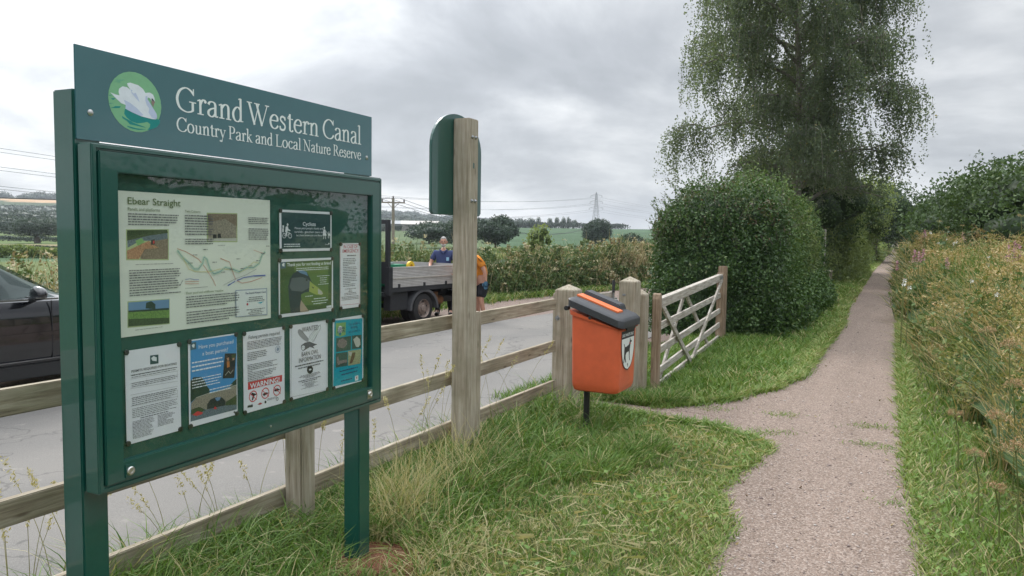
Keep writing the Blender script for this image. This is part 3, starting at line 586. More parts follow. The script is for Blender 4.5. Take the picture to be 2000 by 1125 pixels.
ART={'owl': [('p','gry2',[201,917,231,930,280,915,360,861,472,777,482,744,441,740,330,785,240,841,197,886]),('p','wht',[472,772,523,826,607,872,713,917,798,948,809,898,733,839,670,780,606,722,543,717,492,732]),('l','blk',[472,772,523,826,607,872,713,917,798,948,809,898,733,839,670,780,606,722],4),('l','gry',[503,764,586,831,713,895],3),('l','gry',[544,749,628,806,734,872],3),('l','gry',[564,726,648,772,712,825],4),('p','gry',[289,710,380,733,502,737,596,707,700,680,627,671,585,665,627,633,564,651,502,667,379,638,328,627,288,652,274,685]),('p','wht',[292,694,329,704,375,691,379,659,328,634,292,657]),('l','blk',[274,685,289,710,380,733,502,737,596,707,700,680,606,677,585,665,630,633],4),('l','blk',[288,655,328,629,502,665],4),('p','blk',[302,682,318,683,314,671]),('p','blk',[349,678,363,673,354,664]),('l','blk',[201,917,231,930,280,915,360,861,472,777],4),('p','blk',[427,345,433,382,469,402,520,404,572,387,593,352,582,316,540,296,488,297,447,316]),('p','wht',[478,350,509,335,551,349,530,365,491,364]),('l','gry',[42,1005,977,991],2),('l','gry',[42,1005,15,43],2),('l','gry',[977,991,962,8],2),('l','gry',[15,43,962,8],2)],'duck': [('p','dgrn',[22,952,978,963,969,65,16,61]),('p','mgrn',[241,921,908,933,906,229,741,131,425,167]),('p','duckh',[409,790,485,761,543,664,592,547,621,516,581,377,523,401,445,390,388,367,378,284,406,207,473,124,531,45,199,55,182,213,165,398,157,526,185,651,249,748,324,785]),('p','bill',[547,597,592,547,701,462,782,387,803,337,761,318,661,335,591,372,532,404,539,495]),('p','pale',[701,442,778,382,797,337,762,325,701,347]),('p','sky2',[324,785,409,790,485,761,514,685,447,717,371,749]),('p','duckg',[221,667,408,673,543,607,539,475,407,412,220,447,180,524]),('p','buff',[383,265,473,133,531,45,367,47,364,155]),('p','blk',[582,495,625,463,605,451]),('p','blk',[469,628,504,625,500,595,473,601]),('p','wht',[864,106,963,109,963,26,868,22]),('p','sky3',[29,952,118,954,117,845,28,841]),('p','wht',[52,912,82,942,96,928,92,874,60,884]),('l','blk',[16,61,969,65],3)],'boat': [('p','blu',[43,987,998,984,981,65,23,66]),('p','tree',[35,532,91,569,242,556,317,496,354,436,415,382,410,349,141,330,28,280]),('p','tree',[845,384,919,421,987,442,985,342,834,362]),('p','stone',[37,278,141,330,410,349,669,354,986,371,982,212,748,187,725,97,328,158,195,211,35,191]),('l','pale',[141,328,410,346,669,348,986,365],4),('p','dwat',[347,160,358,221,428,267,547,277,667,256,738,200,737,154,624,142]),('p','sky2',[517,266,567,273,637,263,610,232,556,229]),('p','wat',[25,159,347,157,665,153,983,142,981,65,23,68]),('p','bush',[748,193,873,216,985,248,983,124,737,148]),('p','bush',[36,202,195,213,328,155,99,131,29,153]),('p','red',[62,140,156,167,269,138,250,119,136,114]),('p','red',[480,144,514,173,554,141,524,134]),('p','blk',[736,778,981,756,932,460,682,483]),('p','skin',[773,717,821,723,824,688,789,680]),('p','skin',[894,716,936,723,941,682,899,675]),('p','org',[772,677,830,676,835,606,777,601]),('p','bush',[880,746,968,749,956,704,883,705]),('l','pale',[734,514,807,557,848,523,911,562],5),('p','sky3',[39,968,152,971,151,886,40,886]),('p','wht',[64,939,101,954,123,939,111,907,78,916]),('p','dgry',[900,42,932,54,964,32,932,19])],'cyc': [('p','slate',[32,945,979,939,973,69,35,63]),('r','wht',[81,380],22),('r','wht',[185,381],22),('c','wht',[142,646],12),('p','wht',[108,599,146,608,157,540,193,513,187,495,142,507,138,464,122,368,107,368,113,463,96,463]),('p','wht',[49,622,77,628,78,568,52,563]),('p','wht',[45,554,74,556,70,463,44,463]),('l','wht',[81,380,123,464,170,464,185,381],4),('l','wht',[81,380,137,373,170,464],4),('c','wht',[848,588],11),('p','wht',[826,547,865,548,890,387,813,387]),('l','wht',[837,387,830,305],6),('l','wht',[864,387,873,306],6),('l','wht',[865,521,917,441],5),('c','wht',[941,477],7),('p','wht',[925,449,956,450,969,388,921,387]),('r','wht',[934,352],9),('c','wht',[938,179],9)],'wild': [('p','teal',[45,981,976,951,969,10,2,35]),('p','lime',[89,939,413,930,400,747,236,732,88,761]),('c','wht',[224,836],52),('c','teal2',[224,773],22),('p','dsage',[100,724,586,717,571,509,95,524]),('p','fur',[186,692,311,703,437,659,450,601,336,555,186,580,124,630]),('p','dsage',[612,717,941,702,930,504,612,515]),('p','pale',[657,657,775,693,882,643,903,560,828,526,749,539,696,602]),('p','dsage',[87,505,468,491,462,286,81,300]),('p','fur',[112,442,161,453,198,388,437,380,450,339,235,339,160,325,123,373]),('p','straw',[480,501,930,487,895,274,480,284]),('p','brn',[617,459,722,460,696,382,617,309,526,308]),('p','pale',[501,488,617,471,586,416,514,435]),('p','wht',[712,102,823,106,823,28,714,32]),('p','dred',[757,91,788,91,783,53,754,62])],'fish': [('p','red',[99,377,937,373,933,287,97,283]),('R','red',[215,189],60,9),('R','red',[509,189],60,9),('R','red',[802,188],60,9),('p','blk',[190,242,230,226,309,205,249,192,208,139,179,143,205,197,160,214]),('p','blk',[441,187,513,199,596,182,533,169,471,156]),('p','blk',[723,204,809,214,884,188,808,176,744,179]),('l','red',[135,239,298,137],8),('l','red',[426,240,595,136],8),('l','red',[715,240,890,135],8),('r','gryb',[827,719],40),('c','gryb',[827,719],22),('p','blk',[80,89,203,87,203,57,79,66]),('p','dred',[313,71,378,89,433,68,378,59]),('c','blk',[507,76],16),('r','gry',[802,74],18)],'emer': [('l','dred',[28,991,985,976],3),('l','dred',[28,991,-1,61],3),('l','dred',[-1,61,970,50],3),('l','dred',[985,976,970,50],3)],'boating': [('p','slate',[436,912,590,908,589,810,435,814]),('p','wht',[456,882,501,899,558,879,553,837,476,852]),('l','blk',[85,736,941,732],3),('l','gry2',[88,695,953,687],1.5),('l','gry2',[86,648,951,643],1.5),('l','gry2',[84,593,949,571],1.5),('l','gry2',[82,525,948,513],1.5),('l','gry2',[81,485,946,470],1.5),('l','gry2',[78,403,944,397],1.5),('l','gry2',[366,669,364,586],1.5),('l','gry2',[646,664,644,579],1.5),('l','gry2',[360,475,357,391],1.5),('l','gry2',[641,466,638,381],1.5),('l','gry2',[940,689,937,601],1.5),('l','gry2',[934,471,932,384],1.5)],'ebear': [('P','cgrn',[45,740,288,744,285,519,42,528]),('P','cgrn',[530,875,746,880,744,648,528,649]),('P','cgrn',[45,245,286,240,284,54,42,62]),('p','wat',[50,714,203,721,278,737,281,661,122,661,52,613]),('p','bush',[51,733,278,740,282,717,163,695,50,661]),('p','soil',[122,641,282,676,279,528,121,533]),('p','org2',[48,594,170,661,186,641,226,610,145,602,113,534,48,536]),('p','lime',[95,661,131,681,146,651,106,627]),('p','blk',[182,666,203,671,206,636,182,631]),('p','red',[193,661,202,661,202,641,192,641]),('p','stone',[539,806,657,837,738,772,737,682,537,676]),('p','soil',[535,867,742,872,741,772,657,831,539,802]),('p','blk',[568,676,571,709,594,709,595,676]),('p','blk',[600,682,604,715,623,715,627,682]),('p','pale',[537,676,737,680,736,657,537,658]),('p','sky2',[49,237,282,235,281,158,48,167]),('p','tree',[143,185,147,224,176,233,200,208,199,173]),('p','tree',[48,181,279,173,281,153,48,165]),('p','grn',[48,169,281,158,280,96,47,113]),('p','bush',[47,123,280,101,280,60,46,71]),('l','org3',[336,603,389,579,433,549,470,521,507,466,544,399,567,354,583,308],4),('l','sgrn',[338,588,370,535,410,492,441,448,469,446,497,488,507,536,526,519,544,443,573,403,612,417,652,448,703,434,755,409,808,440,863,438,908,471,931,541,956,564],22),('l','cblu',[338,588,370,535,410,492,441,448,469,446,497,488,507,536,526,519,544,443,573,403,612,417,652,448,703,434,755,409,808,440,863,438,908,471,931,541,956,564],5),('l','org3',[618,522,683,491,698,435,728,342,775,316,840,323,929,351],4),('l','org3',[864,583,908,565,954,552],3),('l','yel',[370,535,405,450,450,426,544,421,612,439,683,435],3),('l','yel',[755,403,808,429,863,484,908,471],3),('l','cblu2',[669,304,723,337,786,359,862,368,955,368],9),('c','wht',[728,339],8),('l','wht',[681,317,754,352,862,366],2),('l','gry',[636,310,723,354,808,383,885,425],2),('l','gry',[381,306,528,307],2),('l','cblu2',[382,372,413,377,440,368,470,366],3),('l','org3',[381,356,470,352],3),('l','org3',[381,341,469,334],3),('l','gry',[348,329,366,368],3),('P','gryb',[722,263,968,259,969,31,722,44]),('P','wht2',[728,256,962,252,962,39,728,50]),('c','dred',[811,139],10),('p','teal',[885,142,941,150,916,133])]}
# ------------------------------------------------------------------ noticeboard
BTH=.4296; BRZ=-BTH
BX,BY=-1.2465,2.2106
def bpos(o,s,z): return (BX+s*math.sin(BTH)+o*math.cos(BTH),BY+s*math.cos(BTH)-o*math.sin(BTH),z)
nb=thing('noticeboard','tall dark green metal noticeboard on two square posts with a header naming the canal','noticeboard',bpos(0,.72,0),BRZ)
def S0(s): return s-.72
for s in (-.006,1.3525): MB().box(-.09,-.005,S0(s),S0(s+.085),-.3,1.945).build('post',M['green'],nb,bevel=.004)
hp=MB().box(-.0045,0,S0(0),S0(1.4428),1.804,2.07).build('header_panel',M['greenhead'],nb,bevel=.001)
pm=PM(.0006)
pm.disc((S0(.1985),1.938),.0945,flat('emblem_green',(.20,.46,.25)),.0905)
cc={'teal':(.005,.24,.22),'sage':(.14,.40,.25),'white':(.72,.78,.83),'lav':(.50,.58,.75),'beak':(.27,.19,.17),'dark':(.02,.04,.05)}
SWAN=[('teal',[159,1909,162,1913,216,1900,258,1896,275,1898,288,1896,286,1886,276,1873,262,1866,248,1861,238,1858,248,1869,250,1878,239,1884,227,1880,202,1874,181,1878,166,1887,157,1897]),('teal',[106,1945,116,1945,116,1944,106,1943]),('teal',[113,1936,129,1939,122,1933,117,1933]),('teal',[107,1921,125,1924,107,1919]),('teal',[111,1908,122,1912,126,1915,146,1918,142,1912,112,1907]),('teal',[149,1890,157,1886,174,1880,188,1875,201,1872,229,1867,234,1865,197,1867,176,1868,166,1877,151,1883]),('teal',[166,1862,181,1861,201,1859,235,1860,206,1855,185,1856,168,1859]),('sage',[125,1993,158,1999,162,1998,146,1992,146,1986,136,1987,124,1986,138,1991]),('white',[111,1953,128,1950,142,1949,139,1959,141,1969,153,1978,168,1978,181,1972,171,1983,169,1990,180,1994,209,1991,225,1983,234,1972,250,1976,262,1972,267,1963,269,1949,263,1952,258,1948,251,1958,243,1960,241,1953,250,1944,261,1930,274,1914,276,1903,272,1896,256,1895,216,1898,182,1906,161,1913,163,1924,147,1927,128,1940]),('lav',[156,1939,178,1933,203,1920,225,1903,216,1898,182,1906,161,1913,163,1925]),('lav',[234,1961,240,1964,242,1953,250,1944,274,1914,276,1903,272,1896,256,1900,244,1914,247,1926,238,1936,233,1949]),('lav',[181,1974,188,1972,184,1967,192,1963,199,1967,208,1951,212,1940,199,1950,184,1963]),('beak',[256,1952,264,1953,269,1949,265,1943,263,1934,260,1936,255,1945]),('dark',[256,1959,260,1959,269,1950,262,1952,256,1953])]
for c,p in SWAN: pm.poly([(S0(p[i]/1000),p[i+1]/1000) for i in range(0,len(p),2)],flat('emblem_'+c,cc[c]))
pm.build('swan_emblem',hp)
pm=PM(.0006)
for wd,a,b in (('Grand',.3514,.6473),('Western',.6737,1.0647),('Canal',1.0952,1.3565)): serif(pm,wd,S0(a),S0(b),1.9372,.079,M['letter'])
for wd,a,b in (('Country',.3522,.5597),('Park',.5763,.6905),('and',.7084,.7971),('Local',.8136,.9566),('Nature',.9731,1.1415),('Reserve',1.1621,1.3558)): serif(pm,wd,S0(a),S0(b),1.8708,.0455,M['letter'],.135)
pm.build('lettering',hp)
for s in (.0447,1.4029): MB().lathe([(.009,0),(.009,.002),(.004,.004)],(0,S0(s),1.884),'X',16).build('bolt',M['steel'],hp,smooth=True)
def ring(mb,s0,s1,z0,z1,i0,i1,j0,j1,x0,x1):
    mb.box(x0,x1,S0(s0),S0(i0),z0,z1); mb.box(x0,x1,S0(i1),S0(s1),z0,z1); mb.box(x0,x1,S0(i0),S0(i1),z0,j0); mb.box(x0,x1,S0(i0),S0(i1),j1,z1)
def ringmesh(s0,s1,z0,z1,w,x0,x1):
    """mitred frame as one closed mesh"""
    b=MB(); o=[(S0(s0),z0),(S0(s1),z0),(S0(s1),z1),(S0(s0),z1)]; i=[(S0(s0)+w,z0+w),(S0(s1)-w,z0+w),(S0(s1)-w,z1-w),(S0(s0)+w,z1-w)]
    vs=[(x,)+p for x in (x0,x1) for p in o+i]; f=[]
    for k in range(4):
        n=(k+1)%4
        f+=[(k,n,4+n,4+k),(8+k,12+k,12+n,8+n),(k,8+k,8+n,n),(4+k,4+n,12+n,12+k)]
    return b.add(vs,f)
cs=ringmesh(0,1.4375,.773,1.794,.0195,.0,.060).build('case',M['green'],nb,bevel=.005,seg=3)
MB().box(.001,.034,S0(.02),S0(1.4175),.794,1.773).build('backing_board',M['board'],nb)
dr=ringmesh(.0215,1.416,.7945,1.7725,.0605,.0355,.0645).build('door_frame',M['green'],nb,bevel=.003,seg=2)
MB().box(.0475,.0505,S0(.083),S0(1.3545),.857,1.710).build('glass_pane',M['glass'],dr)
for s,z in ((.099,.822),(1.335,.826)):
    lk=MB().box(.0647,.0685,S0(s-.017),S0(s+.017),z-.019,z+.021).build('lock_plate',M['green'] if s<1 else M['steel'],dr,bevel=.001)
    MB().lathe([(.0135,0),(.0135,.003),(.011,.0055),(.007,.0055),(.006,.003)],(.0685,S0(s),z),'X',24).build('lock',M['steel'],lk,smooth=True)
MB().lathe([(.004,0),(.004,.002),(.002,.003)],(.0646,S0(.705),.822),'X',10).build('screw',M['steel'],dr,smooth=True)
PR=dict(boating=(.1125,.317,.893,1.1813),boat=(.351,.567,.893,1.1855),fish=(.598,.813,.888,1.1837),owl=(.845,1.075,.890,1.1841),
 wild=(1.111,1.325,.887,1.183),cyc=(.791,1.103,1.4717,1.6308),duck=(.785,1.112,1.2198,1.4424),emer=(1.16,1.302,1.2215,1.502),ebear=(.0958,.740,1.2237,1.663))
PK=dict(owl=.00032,wild=.00032,duck=.00041,cyc=.00041,boat=.00034,ebear=.00047,fish=.00032,boating=.00041,emer=.00042)
PAPER=plain('white_paper',(.76,.76,.80),.55,var=.02,scale=12); PAPERG=plain('cream_board',(.72,.75,.66),.4,var=.02,scale=6)
def poster(key,name,label,cat='poster',paper=None,magnets=True,tilt=0.):
    s0,s1,z0,z1=PR[key]; w,h=s1-s0,z1-z0; o=.0375
    r=thing(name,label,cat,bpos(o,s0,z0),BRZ,'notices inside the noticeboard'); 
    r.rotation_euler=(tilt,0,BRZ)
    MB().box(-.0015,.0003,0,w,0,h).build('sheet',paper or PAPER,r)
    pm=PM(.0004); K=PK[key]
    def U(p): return [(p[i]*w/1000,p[i+1]*h/1000) for i in range(0,len(p),2)]
    for it in ART.get(key,[]):
        kind,col,p=it[:3]; q=U(p)
        if kind=='p' or kind=='P': pm.poly(q,ink(col))
        elif kind=='l': pm.line(q,max(it[3]*K,.0009),ink(col))
        elif kind=='c': pm.disc(q[0],it[3]*K,ink(col))
        elif kind=='r': pm.ring(q[0],it[3]*K,.0022,ink(col))
        elif kind=='R': pm.ring(q[0],it[3]*K,it[4]*K*1.3,ink(col))
    if ART.get(key): pm.build('picture',r)
    x=pm.x; pm=PM(x)
    yield_=(pm,w,h,r)
    if magnets:
        for y in (.004,w-.004):
            for z in (.004,h-.004): MB().lathe([(.0085,0),(.0085,.003),(.007,.0042)],(.0008,y,z),'X',14).build('magnet',M['magnet'],r,smooth=True)
    return yield_
T_=ink('txt')
pm,w,h,r=poster('boating','notice','white printed notice of boating permit rules with tables, leftmost of the bottom row','notice')
pm.text('PERMITS REQUIRED FOR BOATING',w*.1,w*.93,h*.762,T_,bold=.01)
for a,b,n,s in ((.74,.70,2,1),(.655,.60,3,2),(.50,.40,5,3),(.38,.27,6,4)): pm.fine(w*.1,w*.94,h*a,h*b,n,ink('gry'),s,.42)
pm.fine(w*.24,w*.76,h*.262,h*.248,1,T_,8,.8); pm.fine(w*.1,w*.5,h*.24,h*.045,13,ink('gry'),9,.45,.9); pm.fine(w*.55,w*.88,h*.24,h*.11,9,ink('gry'),10,.45,.9)
pm.build('lettering',r)
pm,w,h,r=poster('boat','poster','blue poster asking about a boat permit, with a photo of a stone bridge and canoes')
W_=ink('twht'); pm.text('Have you purchased',w*.2,w*.92,h*.885,W_,h=.0135); pm.text('a boat permit?',w*.27,w*.80,h*.80,W_,h=.0135)
pm.fine(w*.06,w*.70,h*.76,h*.62,3,W_,3,.42,.6); pm.fine(w*.06,w*.66,h*.56,h*.43,4,W_,4,.4,.6); pm.fine(w*.4,w*.93,h*.40,h*.33,2,W_,5,.4,.6); pm.text('Devon',w*.80,w*.92,h*.065,T_)
pm.build('lettering',r)
pm,w,h,r=poster('fish','notice','white fishing permit notice with a red warning banner and three red prohibition circles','notice')
pm.text('Fishing permits required',w*.12,w*.88,h*.91,T_,h=.013)
pm.fine(w*.09,w*.93,h*.885,h*.775,6,ink('gry'),1,.5); pm.fine(w*.09,w*.6,h*.75,h*.64,5,ink('gry'),2,.5,.6); pm.fine(w*.09,w*.83,h*.60,h*.375,11,ink('gry'),3,.5,.9)
pm.text('WARNING!',w*.14,w*.86,h*.293,W_,h=.0185,bold=.02)
pm.text('PACT',w*.10,w*.20,h*.075,T_,bold=.02); pm.fine(w*.55,w*.8,h*.115,h*.085,2,ink('gry'),5,.5)
pm.build('lettering',r)
pm,w,h,r=poster('owl','poster','white poster with a line drawing of a flying barn owl')
pm.text('WANTED',w*.30,w*.74,h*.885,T_,h=.0205); pm.text('BARN OWL',w*.29,w*.74,h*.555,T_,h=.017); pm.text('INFORMATION',w*.22,w*.80,h*.475,T_,h=.019)
pm.fine(w*.12,w*.92,h*.455,h*.425,1,T_,2,.7); pm.fine(w*.2,w*.8,h*.415,h*.39,1,T_,3,.7); pm.fine(w*.22,w*.8,h*.30,h*.24,4,ink('gry'),3,.5,.3,True); pm.fine(w*.15,w*.85,h*.235,h*.19,2,T_,4,.55,.3,True); pm.fine(w*.22,w*.78,h*.185,h*.105,5,ink('gry'),6,.5,.3,True)
pm.build('lettering',r)
pm,w,h,r=poster('wild','poster','turquoise wildlife poster with a green corner logo and four animal photos')
NV=ink('navy'); pm.text('CLEAN',w*.14,w*.36,h*.835,NV,bold=.015,h=.011); pm.text('DEVON',w*.13,w*.37,h*.79,NV,bold=.015,h=.011)
pm.text('Our wildlife is',w*.5,w*.88,h*.875,NV); pm.text('amazing,',w*.57,w*.81,h*.825,NV); pm.text("let's protect it",w*.5,w*.88,h*.765,NV)
pm.fine(w*.2,w*.85,h*.245,h*.215,1,NV,2,.7); pm.fine(w*.26,w*.8,h*.19,h*.16,1,NV,3,.7); pm.fine(w*.25,w*.62,h*.095,h*.07,1,NV,3,.7)
pm.build('lettering',r)
pm,w,h,r=poster('cyc','poster','dark poster with a white cyclist and a walker, above the duck poster')
pm.text('Cyclists',w*.42,w*.67,h*.63,W_,h=.0145,bold=.008)
for i,s in enumerate(('Please pass people slowly and','carefully - give them space and','let them know you are there')): pm.text(s,w*(.27,.265,.30)[i],w*(.82,.83,.80)[i],h*(.545,.455,.37)[i],W_,h=.0078)
pm.fine(w*.07,w*.38,h*.20,h*.10,2,W_,2,.5); pm.text('Devon',w*.86,w*.92,h*.15,W_)
pm.build('lettering',r)
pm,w,h,r=poster('duck','poster','green poster with the head of a duck and a yellow bill')
pm.text('Thank you for not feeding us bread',w*.14,w*.95,h*.875,W_,h=.0125,bold=.008)
pm.fine(w*.30,w*.95,h*.845,h*.78,2,W_,2,.42,.3); pm.fine(w*.66,w*.95,h*.69,h*.50,5,W_,3,.3,.3,True); pm.fine(w*.46,w*.60,h*.335,h*.31,1,W_,4,.6); pm.fine(w*.55,w*.92,h*.285,h*.15,3,W_,5,.35,.3,True)
pm.build('lettering',r)
pm,w,h,r=poster('emer','notice','narrow white emergency notice with a red heading, at the right of the case','notice')
NR=ink('nred'); pm.text('IN CASE OF',w*.17,w*.86,h*.92,NR,h=.0145,bold=.008); pm.text('EMERGENCY:',w*.12,w*.93,h*.855,NR,h=.0145,bold=.008)
pm.fine(w*.34,w*.78,h*.825,h*.795,1,T_,1,.7); pm.fine(w*.14,w*.86,h*.775,h*.33,17,T_,2,.5,.7); pm.fine(w*.14,w*.86,h*.31,h*.20,5,T_,4,.5,.5,True); pm.fine(w*.06,w*.94,h*.19,h*.125,3,T_,5,.5)
pm.build('lettering',r)
pm,w,h,r=poster('ebear','information_panel','large cream information panel with a canal map, text columns and three small photos','information panel',PAPERG,False)
G_=ink('olive'); pm.text('Ebear Straight',w*.055,w*.36,h*.912,G_,h=.021,bold=.006)
def F_(x0,x1,y1,y0,n,s,c='gry'): pm.fine(w*x0,w*x1,h*y1,h*y0,n,ink(c),s,.5,.3)
pm.text('Panels and platforms',w*.055,w*.235,h*.868,G_); F_(.055,.35,.855,.765,5,1)
pm.text('Twin Culverts',w*.385,w*.485,h*.87,G_); F_(.385,.575,.858,.70,8,2); F_(.385,.575,.68,.63,3,3)
F_(.825,.985,.855,.795,4,4); F_(.825,.985,.765,.665,6,5); F_(.09,.32,.50,.492,1,6); F_(.055,.355,.465,.275,11,7); F_(.08,.24,.045,.037,1,8); F_(.60,.65,.628,.620,1,9)
pm.text('Ebear pond and wildflower meadow',w*.385,w*.635,h*.262,G_); F_(.385,.755,.25,.155,5,10); F_(.385,.755,.135,.035,5,11)
pm.text('The Grand Western Canal',w*.795,w*.955,h*.222,NV,bold=.01); pm.fine(w*.80,w*.95,h*.20,h*.155,3,ink('gry'),12,.5,.3,True); pm.fine(w*.79,w*.96,h*.10,h*.045,4,ink('gry'),13,.5,.3,True)
for i,(a,b) in enumerate(((.50,.60),(.56,.50),(.62,.42),(.68,.44),(.73,.52),(.76,.44),(.82,.46),(.88,.50),(.92,.56),(.96,.62),(.43,.56),(.40,.50))): pm.fine(w*a,w*(a+.03),h*b,h*(b-.012),1,ink('gry'),20+i,.6)
pm.build('lettering',r)
# ------------------------------------------------------------------ tall post with the back of a green sign
FRZ=-TH   # in this frame local X points from the lane to the towpath, local Y along the lane
p=at(906,700,5.12); t0,q0=to_tq(p.x,p.y)
sp=thing('sign_post','tall square timber post carrying a green sign seen from behind','sign post',tq(t0,q0,0),FRZ)
MB().box(-.06,.06,-.062,.062,-.3,2.30).build('post',M['wood'],sp,bevel=.006)
po=[(-.315,1.69),(-.295,1.67),(.295,1.67),(.315,1.69)]+[(.315*math.cos(a*math.pi/20),2.10+.235*math.sin(a*math.pi/20)) for a in range(0,21)]
MB().prism(po,-.082,-.0605).build('sign_panel',M['green'],sp,bevel=.003)
for z in (2.18,1.765):
    for y in (-.022,.022): MB().lathe([(.012,0),(.012,.004),(.007,.008),(.005,.014)],(.060,y,z),'X',12).build('bolt',M['galv'],sp,smooth=True)
MB().prism([(-.008,1.98),(.008,1.975),(.010,2.01),(-.007,2.015)],.0602,.0612).build('paint_mark',M['green'],sp)

# ------------------------------------------------------------------ post and rail fence
fe=thing('post_and_rail_fence','weathered timber post and rail fence with three rails between the grass and the lane','fence',tq(-3.37,0,0),FRZ)
FT=[-8.5,-6.9,-5.15,-3.37,-1.68]
rf=random.Random(4)
def local(t,q,z): return (-q,t+3.37,z)
for t in FT:
    x,y,z=local(t,0,0); MB().box(-.056,.056,y-.052,y+.052,-.3,1.03+rf.uniform(-.02,.02)).build('post',M['wood'],fe,bevel=.008)
for i,(a,b) in enumerate(zip(FT,FT[1:]+[-.09])):
    for zt in (.99,.612,.262):
        za,zb=zt-.0475+rf.uniform(-.008,.008),zt-.0475+rf.uniform(-.008,.008)
        MB().beam(local(a+.004,.076,za),local(b-.004,.076,zb),.036,.095).build('rail',M['woodY'],fe,bevel=.004)
# ------------------------------------------------------------------ gate posts
def gate_post(t,q,w,h,label,rz=0.,sub=None):
    r=thing('gate_post',label,'gate post',tq(t,q,0),FRZ+rz,'square gate posts with pyramid tops')
    hw=w/2; b=MB(); b.add([(sx*hw,sy*hw,z) for z in (-.3,h-.05) for sx,sy in ((-1,-1),(1,-1),(1,1),(-1,1))]+[(0,0,h)],[(3,2,1,0),(0,1,5,4),(1,2,6,5),(2,3,7,6),(3,0,4,7),(4,5,8),(5,6,8),(6,7,8),(7,4,8)])
    b.build('post',M['wood'],r,bevel=.005)
    return r
g1=gate_post(.04,.0,.185,1.115,'thick pyramid topped timber post ending the fence, just left of the orange bin')
MB().lathe([(.020,0),(.020,.004),(.011,.006),(.011,.02)],(-.03,-.0925,.80),'Y',6)
b=MB(); b.prism([(-.062+.026*math.cos(a),.815+.026*math.sin(a)) for a in (0,math.pi/2,math.pi,3*math.pi/2)],-.0965,-.0925,'XZ'); b.lathe([(.010,-.0965),(.010,-.108)],(-.062,0,.815),'Y',6); b.build('bolt',M['galv'],g1)
g2=gate_post(.80,-.315,.165,1.165,'thick square timber post with a pyramid top right behind the orange bin')
MB().box(-.045,-.015,-.0865,-.083,.98,1.0).build('latch_plate',M['galv'],g2)
g3=gate_post(1.02,-.36,.12,1.03,'shorter timber post squeezed behind the right gate post'); 
g4=gate_post(.22,.16,.10,1.06,'slim timber post just behind the thick post left of the bin')
# wicket gate between them
wg=thing('wicket_gate','small pale timber side gate hanging behind the orange bin','gate',tq(.13,-.02,0),FRZ-math.atan2(.27,.60))
for zt in (.98,.70,.42,.16): MB().beam((0,.0,zt),(0,.50,zt-.0),.028,.075).build('rail',M['gatewood'],wg,bevel=.003)
MB().box(-.02,.02,-.05,.0,.06,1.03).build('stile',M['gatewood'],wg,bevel=.003); MB().box(-.02,.02,.455,.50,.06,1.03).build('stile',M['gatewood'],wg,bevel=.003)
MB().beam((.02,0,.12),(.02,.48,.96),.018,.06,(1,0,0)).build('brace',M['gatewood'],wg,bevel=.002)
lt=MB(); lt.box(.022,.032,.36,.52,.955,.97); lt.box(.022,.03,.40,.52,.925,.935); lt.tube([(.03,.47,.88),(.03,.47,1.02)],.007,8); lt.tube([(.03,.44,.95),(.06,.44,.95),(.06,.50,.95)],.006,8)
l_=lt.build('latch',M['galv'],wg)
MB().tube([(.03,.47,1.02),(.03,.47,1.11),(.028,.47,1.135)],[.013,.015,.012],12).build('handle',M['black'],l_,smooth=True)
# ------------------------------------------------------------------ five bar gate
A=Vector((1.44,7.58,0)); B=Vector((3.07,11.28,0)); gl_=(B-A).length; grz=-math.atan2(B.x-A.x,B.y-A.y)
gt=thing('field_gate','wide pale timber five bar gate with crossed braces in front of the dark hedge','gate',A,grz)
b=MB(); b.prism([(-.045,.03),(.045,.03),(.045,.93),(.03,.975),(0,.99),(-.03,.975),(-.045,.93)],-.038,.038); b.build('stile',M['stilewood'],gt,bevel=.004)
for z in (.88,.17): MB().box(.0382,.0390,-.016,.016,z-.055,z+.03).build('tenon',M['galv'] if False else M['stilewood'],gt)
for i,(za,zb,h,w) in enumerate(((.885,.965,.095,.07),(.645,.70,.072,.03),(.40,.47,.072,.03),(.19,.265,.072,.03),(.05,.08,.06,.03))):
    MB().beam((0,.045,za),(0,gl_-.04,zb),w,h).build('rail',M['gatewood'],gt,bevel=.003)
def br(f0,z0,f1,z1,x): MB().beam((x,f0*gl_,z0),(x,f1*gl_,z1),.024,.062,(0,.3,1)).build('brace',M['gatewood'],gt,bevel=.002)
br(.02,.87,.42,.06,.029); br(.37,.88,.07,.06,-.029); br(.38,.90,.80,.07,-.029); br(.985,.94,.44,.06,.029)
for f,z in ((.16,.63),(.29,.42),(.37,.22),(.55,.69),(.75,.48),(.63,.68),(.87,.71),(.77,.48),(.62,.27),(.2,.4)): MB().lathe([(.011,0),(.008,.005)],(.041,f*gl_,z),'X',8).build('bolt',M['galv'],gt)
MB().box(-.05,.05,gl_-.05,gl_+.0,.05,1.03).build('hanging_stile',M['stilewood'],gt,bevel=.004)
MB().box(.036,.040,gl_-.30,gl_,.945,.985).build('hinge_strap',M['galv'],gt)
hpst=thing('hinge_post','brown timber post at the far end of the wide gate, against the hedge','gate post',(B.x+.06,B.y+.13,0),grz)
MB().box(-.06,.06,-.05,.07,-.3,1.12).build('post',M['stilewood'],hpst,bevel=.006)

